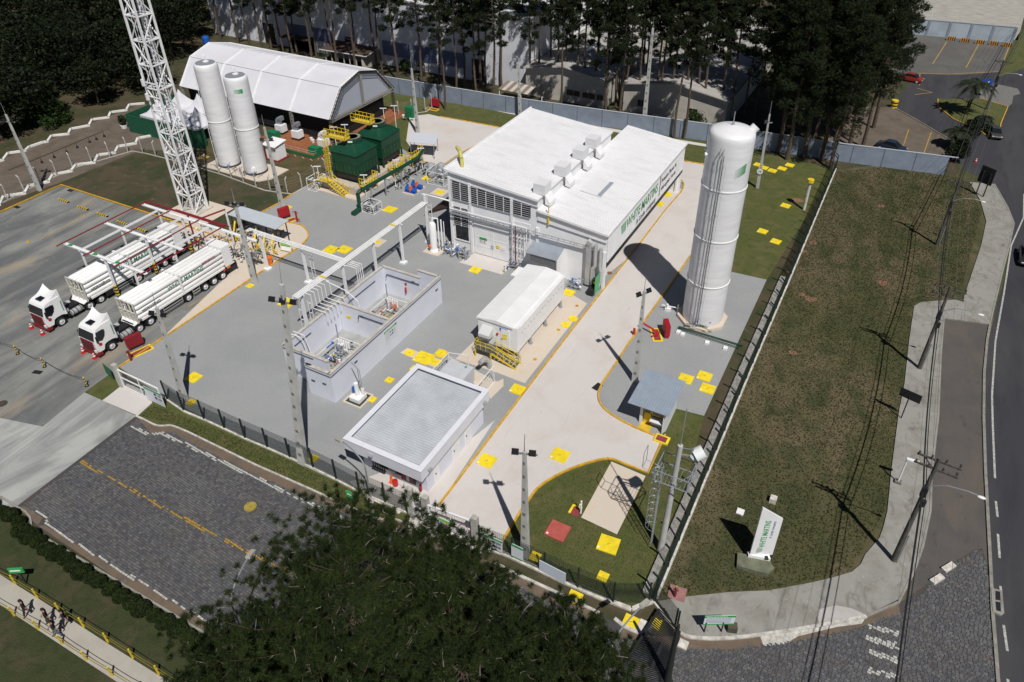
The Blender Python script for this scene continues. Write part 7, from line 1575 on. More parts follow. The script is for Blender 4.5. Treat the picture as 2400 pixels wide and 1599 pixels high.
for i, p in enumerate([(43.81, 149.13), (46.45, 149.12), (49.30, 149.23), (51.95, 149.59), (54.42, 149.53)]):
    b = thing('barrier_block', ['striped orange and black barrier, leftmost of five before the court wall','striped orange and black barrier, second from the left before the court wall','striped orange and black barrier, middle of five before the court wall','striped orange and black barrier, second from the right before the court wall','striped orange and black barrier, rightmost of five before the court wall'][i], 'barrier', p)
    for k in range(8): obj('stripe', MB().box(p[0]-.8+.2*k,p[1]-.3,0,p[0]-.6+.2*k,p[1]+.3,.75), DARK if k%2 else M('barrier_orange',(0.52,0.24,0.03),.6), b)
x, y = (37.01, 101.33); yb = thing('barrel', 'yellow and black banded barrel at the corner of the lower car park', 'barrel', (x,y))
for k in range(5): obj('band', MB().cyl(x,y,.26*k,.26*k+.255,.55,16), DARK if k%2 else YEL, yb)
x, y = (29.86, 69.07); yp = thing('capped_post', 'pale post with a yellow drum cap inside the right fence', 'post', (x,y))
cp_ = [(30.44, 56.79)][0]; obj('post', MB().tube((cp_[0],cp_[1],0),(cp_[0],cp_[1],4.0),.2,10), WEATH, yp); obj('cap', MB().cyl(cp_[0],cp_[1],4.0,4.4,.42,14), YEL, yp)
# green info sign, wooden box and bin near the bottom sidewalk
A_, B_ = [(35.78, -5.84), (36.77, -5.29)]; ig = thing('info_sign', 'white information board with green top and bottom on two black legs', 'sign', A_)
for p in (A_, B_): obj('leg', MB().bar((p[0],p[1],.1),(p[0],p[1],1.2),.09), DARK, ig)
c = Vector(((A_[0]+B_[0])/2, (A_[1]+B_[1])/2, 0)); dv = Vector((B_[0]-A_[0],B_[1]-A_[1],0)).normalized(); rz = atan2(dv.y,dv.x); nv = Vector((dv.y,-dv.x,0))
def ib(u, z, su, sz, n, mat, nm): q = c+dv*u+nv*n; obj(nm, MB().obox((q.x,q.y,z),(su,.03,sz),rz), mat, ig)
ib(.25,1.45,2.0,.95,0,M('sign_white',(0.62,0.64,0.70)),'panel'); ib(.25,1.84,2.0,.18,.032,GRNB,'header'); ib(.25,1.0,2.0,.08,.032,GRNB,'footer')
for i in range(4): ib(.2,1.62-.14*i,1.6,.03,.031,M('icon_grey',(0.2,0.22,0.25)),'text_line')
q = c+dv*(-.65)+nv*.05; lettering('CENTRO DE DISTRIBUIÇÃO', .11, (q.x,q.y,1.80), dv, (0,0,1), WHITE, ig)
x, y = (37.34, -4.86); single('utility_box', MB().obox((x,y,.35),(.62,.5,.5),.35), M('box_olive',(0.085,0.08,0.05),.8,var=.3), 'small brown box lying on the corner sidewalk', 'box')
S('pink_slab', [(32.67, -3.51), (33.82, -3.36), (33.96, -4.45), (32.78, -4.56)], .108, M('pink_slab',(0.30,0.15,0.14),.85,var=.2,vscale=2)); struct('pink_slab_edge', MB().prism([(32.67, -3.51), (33.82, -3.36), (33.96, -4.45), (32.78, -4.56)],0,.105), M('pink_slab',(0.30,0.15,0.14)))
x, y = (33.24, -4.28); hy = thing('hydrant', 'dark red hydrant with a green cap on the pink slab', 'hydrant', (x,y)); obj('body', MB().tube((x,y,.1),(x,y,1.1),.09,10).tube((x-.2,y,.85),(x+.2,y,.85),.05,8), REDD, hy); obj('cap', MB().tube((x,y,1.1),(x,y,1.3),.05,8), M('lime_green',(0.20,0.48,0.08)), hy)
# double arm street lamps by the front road
def lamp_post(lab, b, h, du, n=2):
    l = thing('street_lamp', lab, 'lamp', b); x, y = b[:2]; d = Vector(du).normalized()
    obj('post', MB().tube((x,y,0),(x,y,h),.09,10,.06), STEEL, l)
    pts = [(x,y,h)]+[(x+d.x*1.9*(1-cos(t)),y+d.y*1.9*(1-cos(t)),h+.95*sin(t)) for t in [pi*k/16 for k in range(1,11)]]
    obj('curved_arm', MB().pipe(pts,.055,6), STEEL, l); e = pts[-1]
    obj('lamp_head', MB().obox((e[0]+d.x*.3,e[1]+d.y*.3,e[2]-.06),(.75,.30,.16),atan2(d.y,d.x),0,radians(18)), M('lamp_head_grey',(0.40,0.38,0.34),.5), l)
    return l
gl = lamp_post('curved street lamp with a round speed sign in front of the gatehouse', (10.58, -8.26), 5.2, (-1,.25,0))
x, y = (10.58, -8.26); obj('speed_sign', MB().tube((x,y-.10,1.75),(x,y-.13,1.75),.34,18), WHITE, gl); obj('speed_sign_rim', MB().tube((x,y-.09,1.75),(x,y-.098,1.75),.40,18), RED, gl); lettering('10', .34, (x-.22,y-.14,1.63), (1,0,0), (0,0,1), DARK, gl)
lamp_post('curved street lamp beside the round pine at the lower left', (10.70, -20.97), 6.0, (-.35,1,0))
lamp_post('curved street lamp over the cobbles below the front fence, half under the pine', (31.71, -12.83), 6.0, (.3,1,0))
x, y = (8.62, -8.33); gsn2 = thing('green_name_sign', 'small green sign on a black leg in the front verge', 'sign', (x,y)); obj('post', MB().bar((x,y,0),(x,y,1.0),.07), DARK, gsn2); obj('panel', MB().box(x-.45,y-.06,.85,x+.45,y+.06,1.45), GRNB, gsn2); obj('text_line', MB().box(x-.3,y-.075,1.2,x+.3,y-.061,1.3), WHITE, gsn2)
x, y = (-7.31, -24.29); gs3 = thing('green_name_sign', 'small green sign on a black leg on the lower left lawn', 'sign', (x,y)); obj('post', MB().bar((x,y,0),(x,y,1.15),.08), DARK, gs3); obj('panel', MB().obox((x-.2,y-.05,1.4),(1.0,.1,.5),.55), GRNB, gs3); obj('text_line', MB().obox((x-.18,y-.12,1.45),(.7,.02,.12),.55), WHITE, gs3)
# ---------------- red hose cabinets, hydrants
def hose_cab(lab, p, rz=0.0, mat=RED, w=1.1):
    h = thing('hose_cabinet', lab, 'hose cabinet', p); R = Matrix.Rotation(rz,3,'Z')
    def q(v): u = R @ Vector(v); return (p[0]+u.x, p[1]+u.y, u.z)
    def bx(x0,y0,z0,x1,y1,z1): return MB().obox(q(((x0+x1)/2,(y0+y1)/2,(z0+z1)/2)),(x1-x0,y1-y0,z1-z0),rz)
    obj('cabinet', bx(-w/2,-.25,.35,w/2,.25,1.55), mat, h)
    for s in (-1,1): obj('leg', bx(s*w*.42-.04,-.2,0,s*w*.42+.04,.2,.35), mat, h)
    obj('door', bx(-w/2+.06,-.275,.42,w/2-.06,-.255,1.48), mat, h)
    obj('floor_mat', bx(-w*.75,-1.45,.0,w*.75,-.45,.05), YELC, h); obj('mat_centre', bx(-w*.75+.16,-1.29,.051,w*.75-.16,-.61,.056), M('faded_red',(0.25,0.045,0.055)), h)
    return h
hose_cab('red hose cabinet at the lorry yard edge with a long yellow framed mat', (-22.59, -2.98), radians(75), REDD, 1.5)
hose_cab('red hose cabinet near the grey loading canopy', (-27.94, 23.62), radians(70), RED, 1.4)
hose_cab('red hose cabinet by the foot of the tallest tank', (23.11, 23.26), radians(-60), RED, 1.4)
hose_cab('red hose cabinet with a yellow hood on the back lawn before the boundary wall', (-32.43, 64.88), 0, RED, 1.6)
x, y = (20.85, 58.20); single('red_cabinet', MB().box(x-.3,y-.3,0,x+.3,y+.3,1.6), REDB, 'upright red box in the grass behind the tallest tank', 'cabinet')
x, y = (-25.93, 23.68); single('red_hydrant', MB().tube((x,y,0),(x,y,1.5),.12,10).tube((x-.5,y,1.35),(x+.4,y,1.35),.05,6).tube((x-.3,y+.1,.35),(x+.5,y,.35),.05,6), RED, 'red standpipe hydrant on the gravel near the red cabinet', 'hydrant')
x, y = (-21.37, -4.54); single('red_hydrant', MB().tube((x,y,0),(x,y,1.2),.11,10).tube((x-.4,y,.9),(x+.3,y,.9),.06,6), REDD, 'dark red standpipe beside the lorry yard hose cabinet', 'hydrant')
x, y = (21.89, 22.23); rp = thing('red_fire_pipes', 'red fire pipes and valves between the lighting pole and the tank', 'pipe', (x,y))
P0, P1 = [(20.56, 22.96), (22.38, 22.49)]; obj('pipes', MB().pipe([(P0[0],P0[1],0),(P0[0],P0[1],.9),(P1[0],P1[1],.7),(P1[0],P1[1],0)],.10,8).tube((P1[0]-.4,P1[1]-.3,.1),(P1[0]+.3,P1[1]+.2,.6),.09,8).pipe([(P0[0]-.3,P0[1]-1.2,0),(P0[0]-.3,P0[1]-1.2,.8)],.14,8), REDB, rp)
x, y = (24.60, -0.84); fp = single('fire_point', MB().tube((x,y,0),(x,y,1.4),.07,8).box(x-.12,y-.12,.7,x+.05,y-.06,1.1), WHITE, 'white post with a red tag on the front lawn', 'post')
S('red_pit', [(23.81, -1.25), (23.81, -0.47), (24.53, -0.46), (24.53, -1.32)], .03, M('faded_red',(0.25,0.045,0.055))); kerb('pit_border', [(23.81, -1.25), (23.80, -0.44), (24.52, -0.43)], YELC, w=.2, h=.08)
# ---------------- inspection covers
def cover(p, s, lab, group=None, mat=YELC, round_=False, z=.06, rz=0.0, rim=None):
    c = thing('inspection_cover', lab, 'cover', p, group)
    if round_: obj('lid', MB().cyl(p[0],p[1],.0,z+.03,s/2,20), mat, c)
    else: obj('lid', MB().obox((p[0],p[1],(z+.03)/2),(s,s*.95,z+.03),rz), mat, c)
    obj('handle', MB().obox((p[0],p[1],z+.04),(s*.16,.03,.02),rz+.5), M('handle_brown',(0.18,0.12,0.02),.7), c)
    if s > 1.0 and not round_: obj('corner_mark', MB().obox((p[0]-s*.38,p[1]-s*.36,z+.034),(.16,.14,.008),rz), WHITE, c)
    if rim: obj('rim', MB().box(p[0]-rim/2,p[1]-rim/2,0,p[0]+rim/2,p[1]+rim/2,.028), PAD, c)
    return c
for p in [(-17.41, 31.70), (-17.66, 20.34), (-16.26, 21.08), (-14.67, 9.64)]: cover(p, 1.55, 'large square yellow cover flat on the grey gravel yard', 'yellow covers in the gravel yard')
cover((-18.31, 41.50), 1.2, 'square yellow cover beside the dosing skid')
for p in [(-14.02, -3.55), (13.71, 9.12)]: cover(p, 1.25, 'medium square yellow cover near a kerb of the gravel yard', 'yellow covers by the kerbs')
for p in [(2.64, 1.85), (2.49, 4.69), (3.60, 7.12), (2.74, -6.10), (-11.57, -6.03), (-29.50, 26.02), (-20.58, 10.18)]: cover(p, .72, 'small square yellow cover on the gravel', 'small yellow covers')
cover((-14.37, 38.87), 1.2, 'round yellow lid on a tan square pad left of the hall', None, YELC, True, .03, 0, 2.0); cover((-13.92, 24.30), .9, 'round yellow lid on a tan square pad beneath the pipe rack', None, YELC, True, .03, 0, 1.8)
cover((-0.11, 24.51), 1.25, 'square yellow cover at the corner of the hall door apron')
cover((15.56, 0.35), 1.35, 'square yellow cover on the driveway beside the gatehouse'); cover((20.64, 3.69), 1.4, 'square yellow cover on the driveway above the front lawn')
for p in [(26.98, 17.72), (28.44, 18.89), (29.18, 17.35)]: cover(p, 1.3, 'square yellow cover on the gravel behind the guard hut', 'three yellow covers behind the guard hut')
cover((27.57, -2.48), 1.5, 'large square yellow cover on the front lawn', rz=.1); cover((23.76, -3.17), 1.55, 'square pinkish red cover on the front lawn', None, M('pink_red_cover',(0.42,0.09,0.075),.7,var=.15,vscale=2), z=.12)
for p, lab in zip([(23.27, -5.91), (28.25, -5.11)], ('small yellow cover at the gate lighting pole','faded yellow cover near the front fence')): cover(p, .75, lab)
cover((27.16, -7.50), .95, 'yellow cover in the verge outside the front fence'); cover((31.23, -7.42), 1.0, 'yellow cover in a white border by the street corner', None, YELC, False, .05); cover((32.70, -6.75), .75, 'small square yellow cover nearest the slatted gate'); cover((32.19, -7.32), .9, 'whitish rusty cover between two yellow covers at the street corner', None, WEATH, False, .08)
for p in [(26.97, 48.62), (28.10, 56.75), (28.97, 46.89), (24.20, 66.58), (26.04, 69.62), (25.29, 67.94), (21.93, 67.63), (22.88, 67.00)]: cover(p, 1.15, 'square yellow cover in the grass right of the tallest tank', 'yellow covers in the right lawn', rz=-.15)
for p in [(13.69, 21.32), (13.45, 20.04)]: cover(p, 1.0, 'round yellow lid on the tan pad beside the container unit', 'round lids by the container', YELC, True)
cover((11.29, 25.39), 1.2, 'square yellow cover behind the far end of the container unit')
for p in [(13.10, 23.57), (13.16, 18.92), (13.17, 13.69)]: cover(p, .36, 'tiny round orange lid on the tan pad of the container unit', 'tiny lids', YELK, True)
cover((13.08, 52.56), 1.3, 'square yellow cover in the paved strip beside the hall'); cover((13.06, 49.53), 1.3, 'yellow bordered red cover in the paved strip beside the hall'); cover((13.76, 31.08), .55, 'round rusty lid on the driveway at the hall corner', None, M('rust_lid',(0.22,0.10,0.05),.8), True)
cover((1.74, -12.16), .95, 'round yellow manhole lid in the cobbled street', None, M('worn_yellow_lid',(0.34,0.26,0.05),.7,var=.3,vscale=5), True, .05); cover((-51.53, 31.91), 1.3, 'flat orange yellow board on the dry lawn by the twin tanks', None, M('dull_orange',(0.48,0.30,0.05),.8))
cover((-26.47, -14.02), .8, 'round dark manhole lid in the concrete road at the left edge', None, M('iron_lid',(0.06,0.045,0.04),.7), True); single('drain_grate', MB().obox((*(-27.76, -9.85),.02),(.9,.45,.04),.3), DARK, 'dark rectangular drain grate in the concrete road', 'drain')
single('drain_grate', MB().obox((*(20.06, 12.90),.025),(.6,1.0,.05),-.25), DARK, 'dark square drain grate at the kerb bend by the guard hut', 'drain')
single('drain_grate', MB().obox((*(26.12, -8.05),.03),(1.4,.4,.05),-.1), DARK, 'dark gully grate in the gutter below the front fence', 'drain')
dp = single('storm_drain', MB().prism([(52.50, 6.53), (53.19, 6.59), (53.31, 4.79), (53.11, 4.51), (52.62, 4.57)],0,.16), WALKC, 'concrete storm drain box with two dark openings at the road kerb', 'drain')
for q in ("2331,1388 2342,1390 2343,1411 2331,1409", "2331,1413 2343,1415 2344,1437 2333,1434"): pass
obj('opening', MB().sheet([(52.77, 6.37), (53.06, 6.45), (53.08, 5.70), (52.77, 5.61)],.164), DARK, dp); obj('opening', MB().sheet([(52.77, 5.47), (53.08, 5.56), (53.11, 4.79), (52.82, 4.75)],.164), DARK, dp)
for i, q in enumerate([(49.15, 5.52), (49.82, 6.95)]): single('kerb_stone', MB().obox((q[0],q[1],.1),(1.1,.42,.2),radians(55)), WEATH, ['loose pale kerb stone at the edge of the cobbles, nearer the sidewalk','loose pale kerb stone at the edge of the cobbles, nearer the road'][i], 'kerb stone')
pad3 = single('cover_pad', MB().prism([(0.98, 8.47), (1.19, 9.40), (5.21, 9.45), (5.22, 8.18)],0,.02), PAD, 'long tan pad with three yellow lids beyond the gatehouse', 'pad')
cover((1.83, 8.85), 1.0, 'round yellow lid at the left end of the long tan pad', None, YELC, True); cover((3.49, 8.84), 1.7, 'wide yellow lid in the middle of the long tan pad'); cover((4.84, 8.83), 1.0, 'square yellow lid at the right end of the long tan pad')
pad4 = single('cover_pad', MB().prism([(4.01, 9.62), (3.99, 10.79), (5.28, 10.80), (5.18, 9.58)],0,.02), M('orange_pad',(0.60,0.42,0.14),.8,var=.2), 'small orange tan pad with one lid beyond the gatehouse', 'pad'); cover((4.61, 10.23), 1.1, 'round yellow lid on the small orange tan pad', None, YELC, True)
# ---------------- cones, chain posts, wheel stops
def cone(p, lab, group=None):
    c = thing('traffic_cone', lab, 'cone', p, group); x, y = p[:2]
    obj('base', MB().box(x-.22,y-.22,0,x+.22,y+.22,.05), REDB, c); obj('body', MB().tube((x,y,.05),(x,y,.78),.17,12,.03), REDB, c, smooth=True)
    for z in (.28,.52): obj('band', MB().tube((x,y,z),(x,y,z+.13),.17-.14*(z-.05)/.73+.006,12,.17-.14*(z+.08)/.73+.006), WHITE, c)
for p, lab in zip([(-34.70, -5.83), (-32.76, -5.93), (-26.51, -5.92), (-24.76, -5.96)], ('red and white cone, leftmost before the left lorry','red and white cone, second from the left before the left lorry','red and white cone before the right lorry, nearer the left lorry','red and white cone touching the bumper corner of the right lorry')): cone(p, lab)
cone((49.96, 83.31), 'white topped cone at the roadside near the billboard')
CH = [(-32.02, -9.03), (-27.90, -9.02), (-21.88, -8.93)]; 
for p, lab in zip(CH, ('striped chain post, farthest left of three before the lorries','striped chain post, middle of three before the lorries','striped chain post, rightmost of three, by the grass patch')):
    c = thing('chain_post', lab, 'bollard', p)
    for k in range(7): obj('band', MB().cyl(p[0],p[1],.04+.15*k,.19+.15*k,.06,8), DARK if k%2 else YEL, c)
    obj('base', MB().cyl(p[0],p[1],0,.04,.2,10), DARK, c)
mb = MB()
for a, b in zip([(-40.5,-9.3)]+CH[:-1], CH): mb.pipe(catenary((a[0],a[1],1.0),(b[0],b[1],1.0),.45,10),.02,5)
single('barrier_chain', mb, DARK, 'dark chain hung between the striped posts', 'chain')
for i, (p, lab) in enumerate(zip([(-57.23, 13.49), (-53.15, 13.36), (-49.26, 13.33), (-45.16, 13.11), (-41.61, 13.03)], ('striped wheel stop, leftmost in the row at the back of the bay','striped wheel stop, second in the row at the back of the bay','striped wheel stop, third in the row at the back of the bay','striped wheel stop, fourth in the row beneath the pipe frame','striped wheel stop, last in the row behind the left trailer'))):
    w = thing('wheel_stop', lab, 'wheel stop', p)
    for k in range(10): obj('stripe', MB().box(p[0]-1.0+.2*k,p[1]-.14,0,p[0]-.8+.2*k,p[1]+.14,.16), DARK if k%2 else YEL, w)
for p, lab in zip([(-59.30, 15.88), (-61.15, 9.56)], ('dark drain slot at the back corner of the concrete bay','dark drain slot at the left kerb of the concrete bay')): single('drain_grate', MB().obox((p[0],p[1],.02),(.9,.5,.04),0), DARK, lab, 'drain')
for p, lab in zip([(-2.81, 26.19), (3.10, 25.59)], ('striped slim bollard left of the hall door apron','striped slim bollard right of the hall door apron')):
    c = thing('slim_bollard', lab, 'bollard', p)
    for k in range(6): obj('band', MB().cyl(p[0],p[1],.16*k,.16*k+.155,.045,8), DARK if k%2 else YEL, c)
# ---------------- walkway railings at lower left
def walk_rail(lab, pts, step):
    f = thing('walkway_railing', lab, 'railing', pts[0]); ps = along(pts, step); ps.append((*pts[-1][:2],0))
    for (x,y,a) in ps: obj('post', MB().bar((x,y,0),(x,y,1.05),.09), YEL, f)
    for z in (1.0,.55): obj('rope', (lambda m: [m.pipe(catenary((a[0],a[1],z),(b[0],b[1],z),.06,6),.02,5) for a,b in zip(ps[:-1],ps[1:])] and m)(MB()), M('rope_dark_yellow',(0.20,0.16,0.03),.7), f)
walk_rail('yellow post and rope railing on the hedge side of the walkway', [(-14.90, -25.24), (-7.74, -24.69), (-4.91, -24.64), (-2.03, -24.58), (0.85, -24.52), (3.64, -24.48), (6.80, -24.43), (8.36, -24.41)], 2.35)
walk_rail('yellow post and rope railing on the near side of the walkway', [(-12.72, -26.47), (-7.14, -26.27), (-4.86, -26.16), (-2.03, -25.99), (0.93, -25.96), (3.60, -25.86), (6.18, -25.76)], 2.35)
# ---------------- parked cars
def car(p, rz, col, lab, s=1.0):
    c = thing('parked_car', lab, 'car', (0,0,0)); m = M('car_'+lab.split()[0], col, .25, .1)
    def loft(secs):
        mb = MB(); n = len(secs[0]); 
        for s_ in secs: mb.v += s_
        for k in range(len(secs)-1):
            for i in range(n): mb.f.append((k*n+i,k*n+(i+1)%n,(k+1)*n+(i+1)%n,(k+1)*n+i)); mb.m.append(0)
        mb.f += [tuple(range(n-1,-1,-1)),tuple((len(secs)-1)*n+i for i in range(n))]; mb.m += [0,0]; return mb
    L=[(-2.15,.45,.62,.78),(-2.0,.3,.78,.84),(-1.0,.28,.92,.88),(0,.28,.95,.88),(1.0,.28,.92,.88),(1.95,.3,.86,.82),(2.1,.45,.70,.74)]
    obj('body', loft([[(-w,y,z0),(-w-.02,y,(z0+z1)/2),(-w+.06,y,z1),(w-.06,y,z1),(w+.02,y,(z0+z1)/2),(w,y,z0)] for y,z0,z1,w in L]), m, c, smooth=True)
    G_=[(-1.25,.93,.74),(-.55,1.42,.60),(.75,1.44,.60),(1.55,.92,.72)]
    obj('windows', loft([[(-w,y,.88),(-w+.02,y,z-.02),(w-.02,y,z-.02),(w,y,.88)] for y,z,w in G_]), GLASS, c)
    obj('roof', MB().add([(-.60,-.55,1.43),(.60,-.55,1.43),(.60,.75,1.45),(-.60,.75,1.45),(-.57,-.5,1.47),(.57,-.5,1.47),(.57,.7,1.49),(-.57,.7,1.49)],[(4,5,6,7),(0,1,5,4),(1,2,6,5),(2,3,7,6),(3,0,4,7)]), m, c)
    for sx in (-1,1):
        for y in (-1.32,1.32):
            t = obj('wheel', MB().tube((sx*.72,y,.31),(sx*.90,y,.31),.31,16), BLACK, c); obj('rim', MB().tube((sx*.90,y,.31),(sx*.91,y,.31),.2,12), RIM, t)
    for sx in (-1,1): obj('headlight', MB().box(sx*.6-.14,-2.16,.6,sx*.6+.14,-2.08,.72), MATS['headlight_lens'], c)
    c.location = (p[0],p[1],0); c.rotation_euler = (0,0,rz); return c
car((55.85, 56.30), 0.0, (0.02,0.02,0.022), 'black car at the right edge on the asphalt road')
car((38.39, 82.18), radians(75), (0.02,0.03,0.05), 'dark blue car behind the boundary wall in the lower car park')
car((52.23, 95.67), radians(10), (0.05,0.05,0.055), 'charcoal car at the tip of the palm island')
car((38.35, 117.17), radians(80), (0.25,0.03,0.02), 'red car half under the dense pines by the car park')
car((20.59, 95.45), radians(20), (0.55,0.58,0.62), 'silver car in the shade among the dense pines')

# ================================================================ trees, palms, hedges
def leafmat(name, c1, c2, rough=.6, scale=1.2):
    if name in MATS: return MATS[name]
    m = M(name, c1, rough, var=.4, vscale=scale, col2=c2, lo=.38, hi=.62, spec=.2)
    N = m.node_tree.nodes; L = m.node_tree.links; b = N['Principled BSDF']; out = N['Material Output']
    tr = N.new('ShaderNodeBsdfTranslucent'); mx = N.new('ShaderNodeMixShader'); mx.inputs[0].default_value = .38   # sunlight passing through thin leaves
    L.new(b.inputs['Base Color'].links[0].from_socket, tr.inputs[0]); L.new(b.outputs[0], mx.inputs[1]); L.new(tr.outputs[0], mx.inputs[2]); L.new(mx.outputs[0], out.inputs[0])
    return m
PINE = leafmat('pine_needles', (0.046,0.066,0.017), (0.019,0.032,0.011))
PINEF = leafmat('far_pine_needles', (0.034,0.048,0.018), (0.015,0.024,0.010))
BROAD = leafmat('broad_leaves', (0.022,0.032,0.012), (0.008,0.013,0.006), scale=.4)
HEDGE = leafmat('hedge_leaves', (0.034,0.052,0.013), (0.016,0.027,0.008), scale=3)
PALM = leafmat('palm_fronds', (0.050,0.062,0.035), (0.022,0.030,0.016))
BUSH = leafmat('bush_leaves', (0.045,0.085,0.018), (0.020,0.040,0.010), scale=2)
def unit(v): return v/np.linalg.norm(v, axis=1, keepdims=True)
def needles(C, n, L, w, g, bias=(0,0,.35)):
    """n needle-thin triangles fanning out from every centre"""
    k = len(C); d = unit(g.normal(size=(k*n,3)) + np.array(bias)); c = np.repeat(C, n, 0)
    s = unit(np.cross(d, g.normal(size=(k*n,3)))); l = L*g.uniform(.65,1.15,(k*n,1))
    V = np.empty((k*n,3,3)); V[:,0] = c - s*w/2 + d*l*.08; V[:,1] = c + s*w/2 + d*l*.08; V[:,2] = c + d*l
    return V.reshape(-1,3)
def leaves(C, size, g, flat=.5):
    """one bent leaf quad at every centre"""
    k = len(C); nrm = unit(g.normal(size=(k,3)) + np.array((0,0,flat))); t = unit(np.cross(nrm, g.normal(size=(k,3)))); b = np.cross(nrm, t)
    s = size*g.uniform(.6,1.3,(k,1)); V = np.empty((k,4,3))
    V[:,0] = C - t*s*.5; V[:,1] = C + b*s*.32; V[:,2] = C + t*s*.5 - nrm*s*.12; V[:,3] = C - b*s*.32
    return V.reshape(-1,3)
def soup(name, V, k, mat, parent): return npmesh(name, V, np.arange(len(V)).reshape(-1,k), mat, parent)
def ball_pts(c, r, n, g, shell=.55):
    d = unit(g.normal(size=(n,3))); q = g.uniform(shell**3, 1, (n,1))**(1/3)
    return np.array(c) + d*q*np.array(r)
def far_pine(seed, H, z0, R, label, group, nclump=38, dense=64, trunk=.24):
    g = np.random.default_rng(seed); r = random.Random(seed)
    t = thing('pine_tree', label, 'tree', (0,0,0), group)
    lean = (r.uniform(-.6,.6), r.uniform(-.6,.6))
    def ax(z): return (lean[0]*(z/H)**1.5+.12*sin(z*.5+seed), lean[1]*(z/H)**1.5+.1*cos(z*.43+seed), z)
    mb = MB(); zs = [H*i/9 for i in range(10)]
    for a, b in zip(zs[:-1], zs[1:]): mb.tube(ax(a), ax(b), trunk*(1-a/H*.8), 7, trunk*(1-b/H*.8), caps=False)
    P = []
    for i in range(nclump):
        f = (i+.5)/nclump; z = z0+(H-z0)*f**.9; a = i*2.4+r.uniform(-.5,.5); q = R*1.18*(1-f)**.5*r.uniform(.40,1.0)*(.6+.4*min(1,f*5)); p = ax(z)
        e = (p[0]+q*cos(a), p[1]+q*sin(a), z+q*.22+r.uniform(-.3,.5)); mb.tube(p, e, .05, 4, .02, caps=False)
        s = r.uniform(.55,.95)*R/2.9
        P.append(ball_pts(e, (s*1.1,s*1.1,s*.66), dense, g, .35))
        if i % 3 == 0: m = lerp(p, e, .55); P.append(ball_pts(m, (s*.55,s*.55,s*.4), dense//3, g, .3))
    for i in range(7):
        z = z0*r.uniform(.45,.95); a = r.uniform(0,6.28); p = ax(z); q = r.uniform(.5,1.6); mb.tube(p,(p[0]+q*cos(a),p[1]+q*sin(a),z+q*.3),.03,4,.01,caps=False)
    obj('trunk', mb, BARK, t, smooth=True)
    soup('crown', needles(np.vstack(P), 8, .36, .085, g), 3, PINEF, t)
    return t
GPN = 'tall pines in the row along the boundary wall'
protos = [far_pine(100+i, H, z0, R, 'tall bare trunked pine standing in the row along the blue grey wall', GPN, nc) for i, (H,z0,R,nc) in enumerate(((23,11.5,2.9,30),(25,12.5,3.2,34),(21,8.5,2.8,32),(24,10,3.3,36),(26,14,2.9,28)))]
spots_front = [(-30.17, 64.73), (-30.58, 69.05), (-26.99, 69.55), (-23.49, 69.80), (-11.84, 71.53), (7.90, 71.28), (9.42, 71.70), (-4.04, 71.66), (-1.42, 71.82)]
spots_back = [(-83.23, 76.52), (-80.37, 76.37), (-75.17, 76.50), (-73.77, 76.60), (-68.17, 76.09), (-64.33, 76.58), (-58.52, 76.64), (-53.54, 76.35), (-50.90, 80.64), (-44.40, 82.59), (-37.29, 80.13), (-29.78, 77.50), (-27.34, 79.03), (-25.05, 83.34), (-21.76, 79.44), (-20.01, 79.38), (-19.46, 82.91), (-16.72, 80.13), (-15.01, 80.06), (-12.61, 79.89), (-11.28, 79.65), (-9.30, 79.76), (-7.12, 79.53), (-5.47, 79.94), (-3.68, 79.98), (-1.51, 79.78), (-1.83, 84.15), (1.58, 80.09), (2.48, 80.12), (4.00, 80.49), (6.14, 81.18), (8.25, 81.02), (9.64, 80.28), (11.90, 81.88), (13.71, 82.00), (15.99, 82.17), (17.56, 82.59), (-89.13, 75.79), (-86.47, 76.17), (-93.49, 75.22), (-4.15, 88.44), (0.63, 88.51), (-11.82, 86.92), (6.62, 89.28), (10.21, 90.00), (-17.40, 87.89), (-51.75, 84.72), (-37.44, 84.23)] + [(-72,73.5),(-66,72.5),(-60.5,73.2),(-55,72),(-50,73.4),(-45.5,72.3),(-41,73.6),(-36.5,72.8),(-32,74),(-28,72.6),(-76,75)]  # second list: extra pines added so their crowns shade the factory front
r_ = random.Random(4); used = set()
for i, p in enumerate(spots_front+spots_back):
    k = i % 5; fr = i < len(spots_front)
    lab = 'tall pine standing on the lawn just in front of the blue grey wall' if fr else 'tall bare trunked pine standing in the row behind the blue grey wall'
    q = protos[k] if k not in used else dup(protos[k]); used.add(k)
    q.location = (p[0],p[1],0); q.rotation_euler = (0,0,r_.uniform(0,6.28)); s = r_.uniform(.86,1.10); q.scale = (s,s,s); q['label'] = lab; q['group'] = 'pines in front of the boundary wall' if fr else 'pines behind the boundary wall'
dprot = [far_pine(200+i, H, z0, R, 'dense dark pine of the big group right of the tallest tank', 'dense pines right of the tank', nc, 74, .34) for i, (H,z0,R,nc) in enumerate(((27,8,4.2,56),(25,6.5,4.6,58),(29,9,4.4,60)))]
for i, p in enumerate([(23.53, 73.00), (25.20, 71.32), (27.23, 73.23), (29.69, 73.18), (31.43, 71.32), (25.02, 79.14), (27.52, 79.53), (30.70, 79.39), (32.61, 81.29), (22.24, 81.47), (19.43, 81.96), (25.18, 86.99), (28.26, 86.60), (21.79, 93.79), (25.85, 94.81), (31.04, 90.07), (19.09, 91.25), (34.46, 81.36), (34.96, 90.11), (30.87, 98.56), (26.60, 103.36)]):
    q = dprot[i%3] if i < 3 else dup(dprot[i%3]); q.location = (p[0],p[1],0); q.rotation_euler = (0,0,r_.uniform(0,6.28)); s = r_.uniform(.82,1.06); q.scale = (s,s,s)
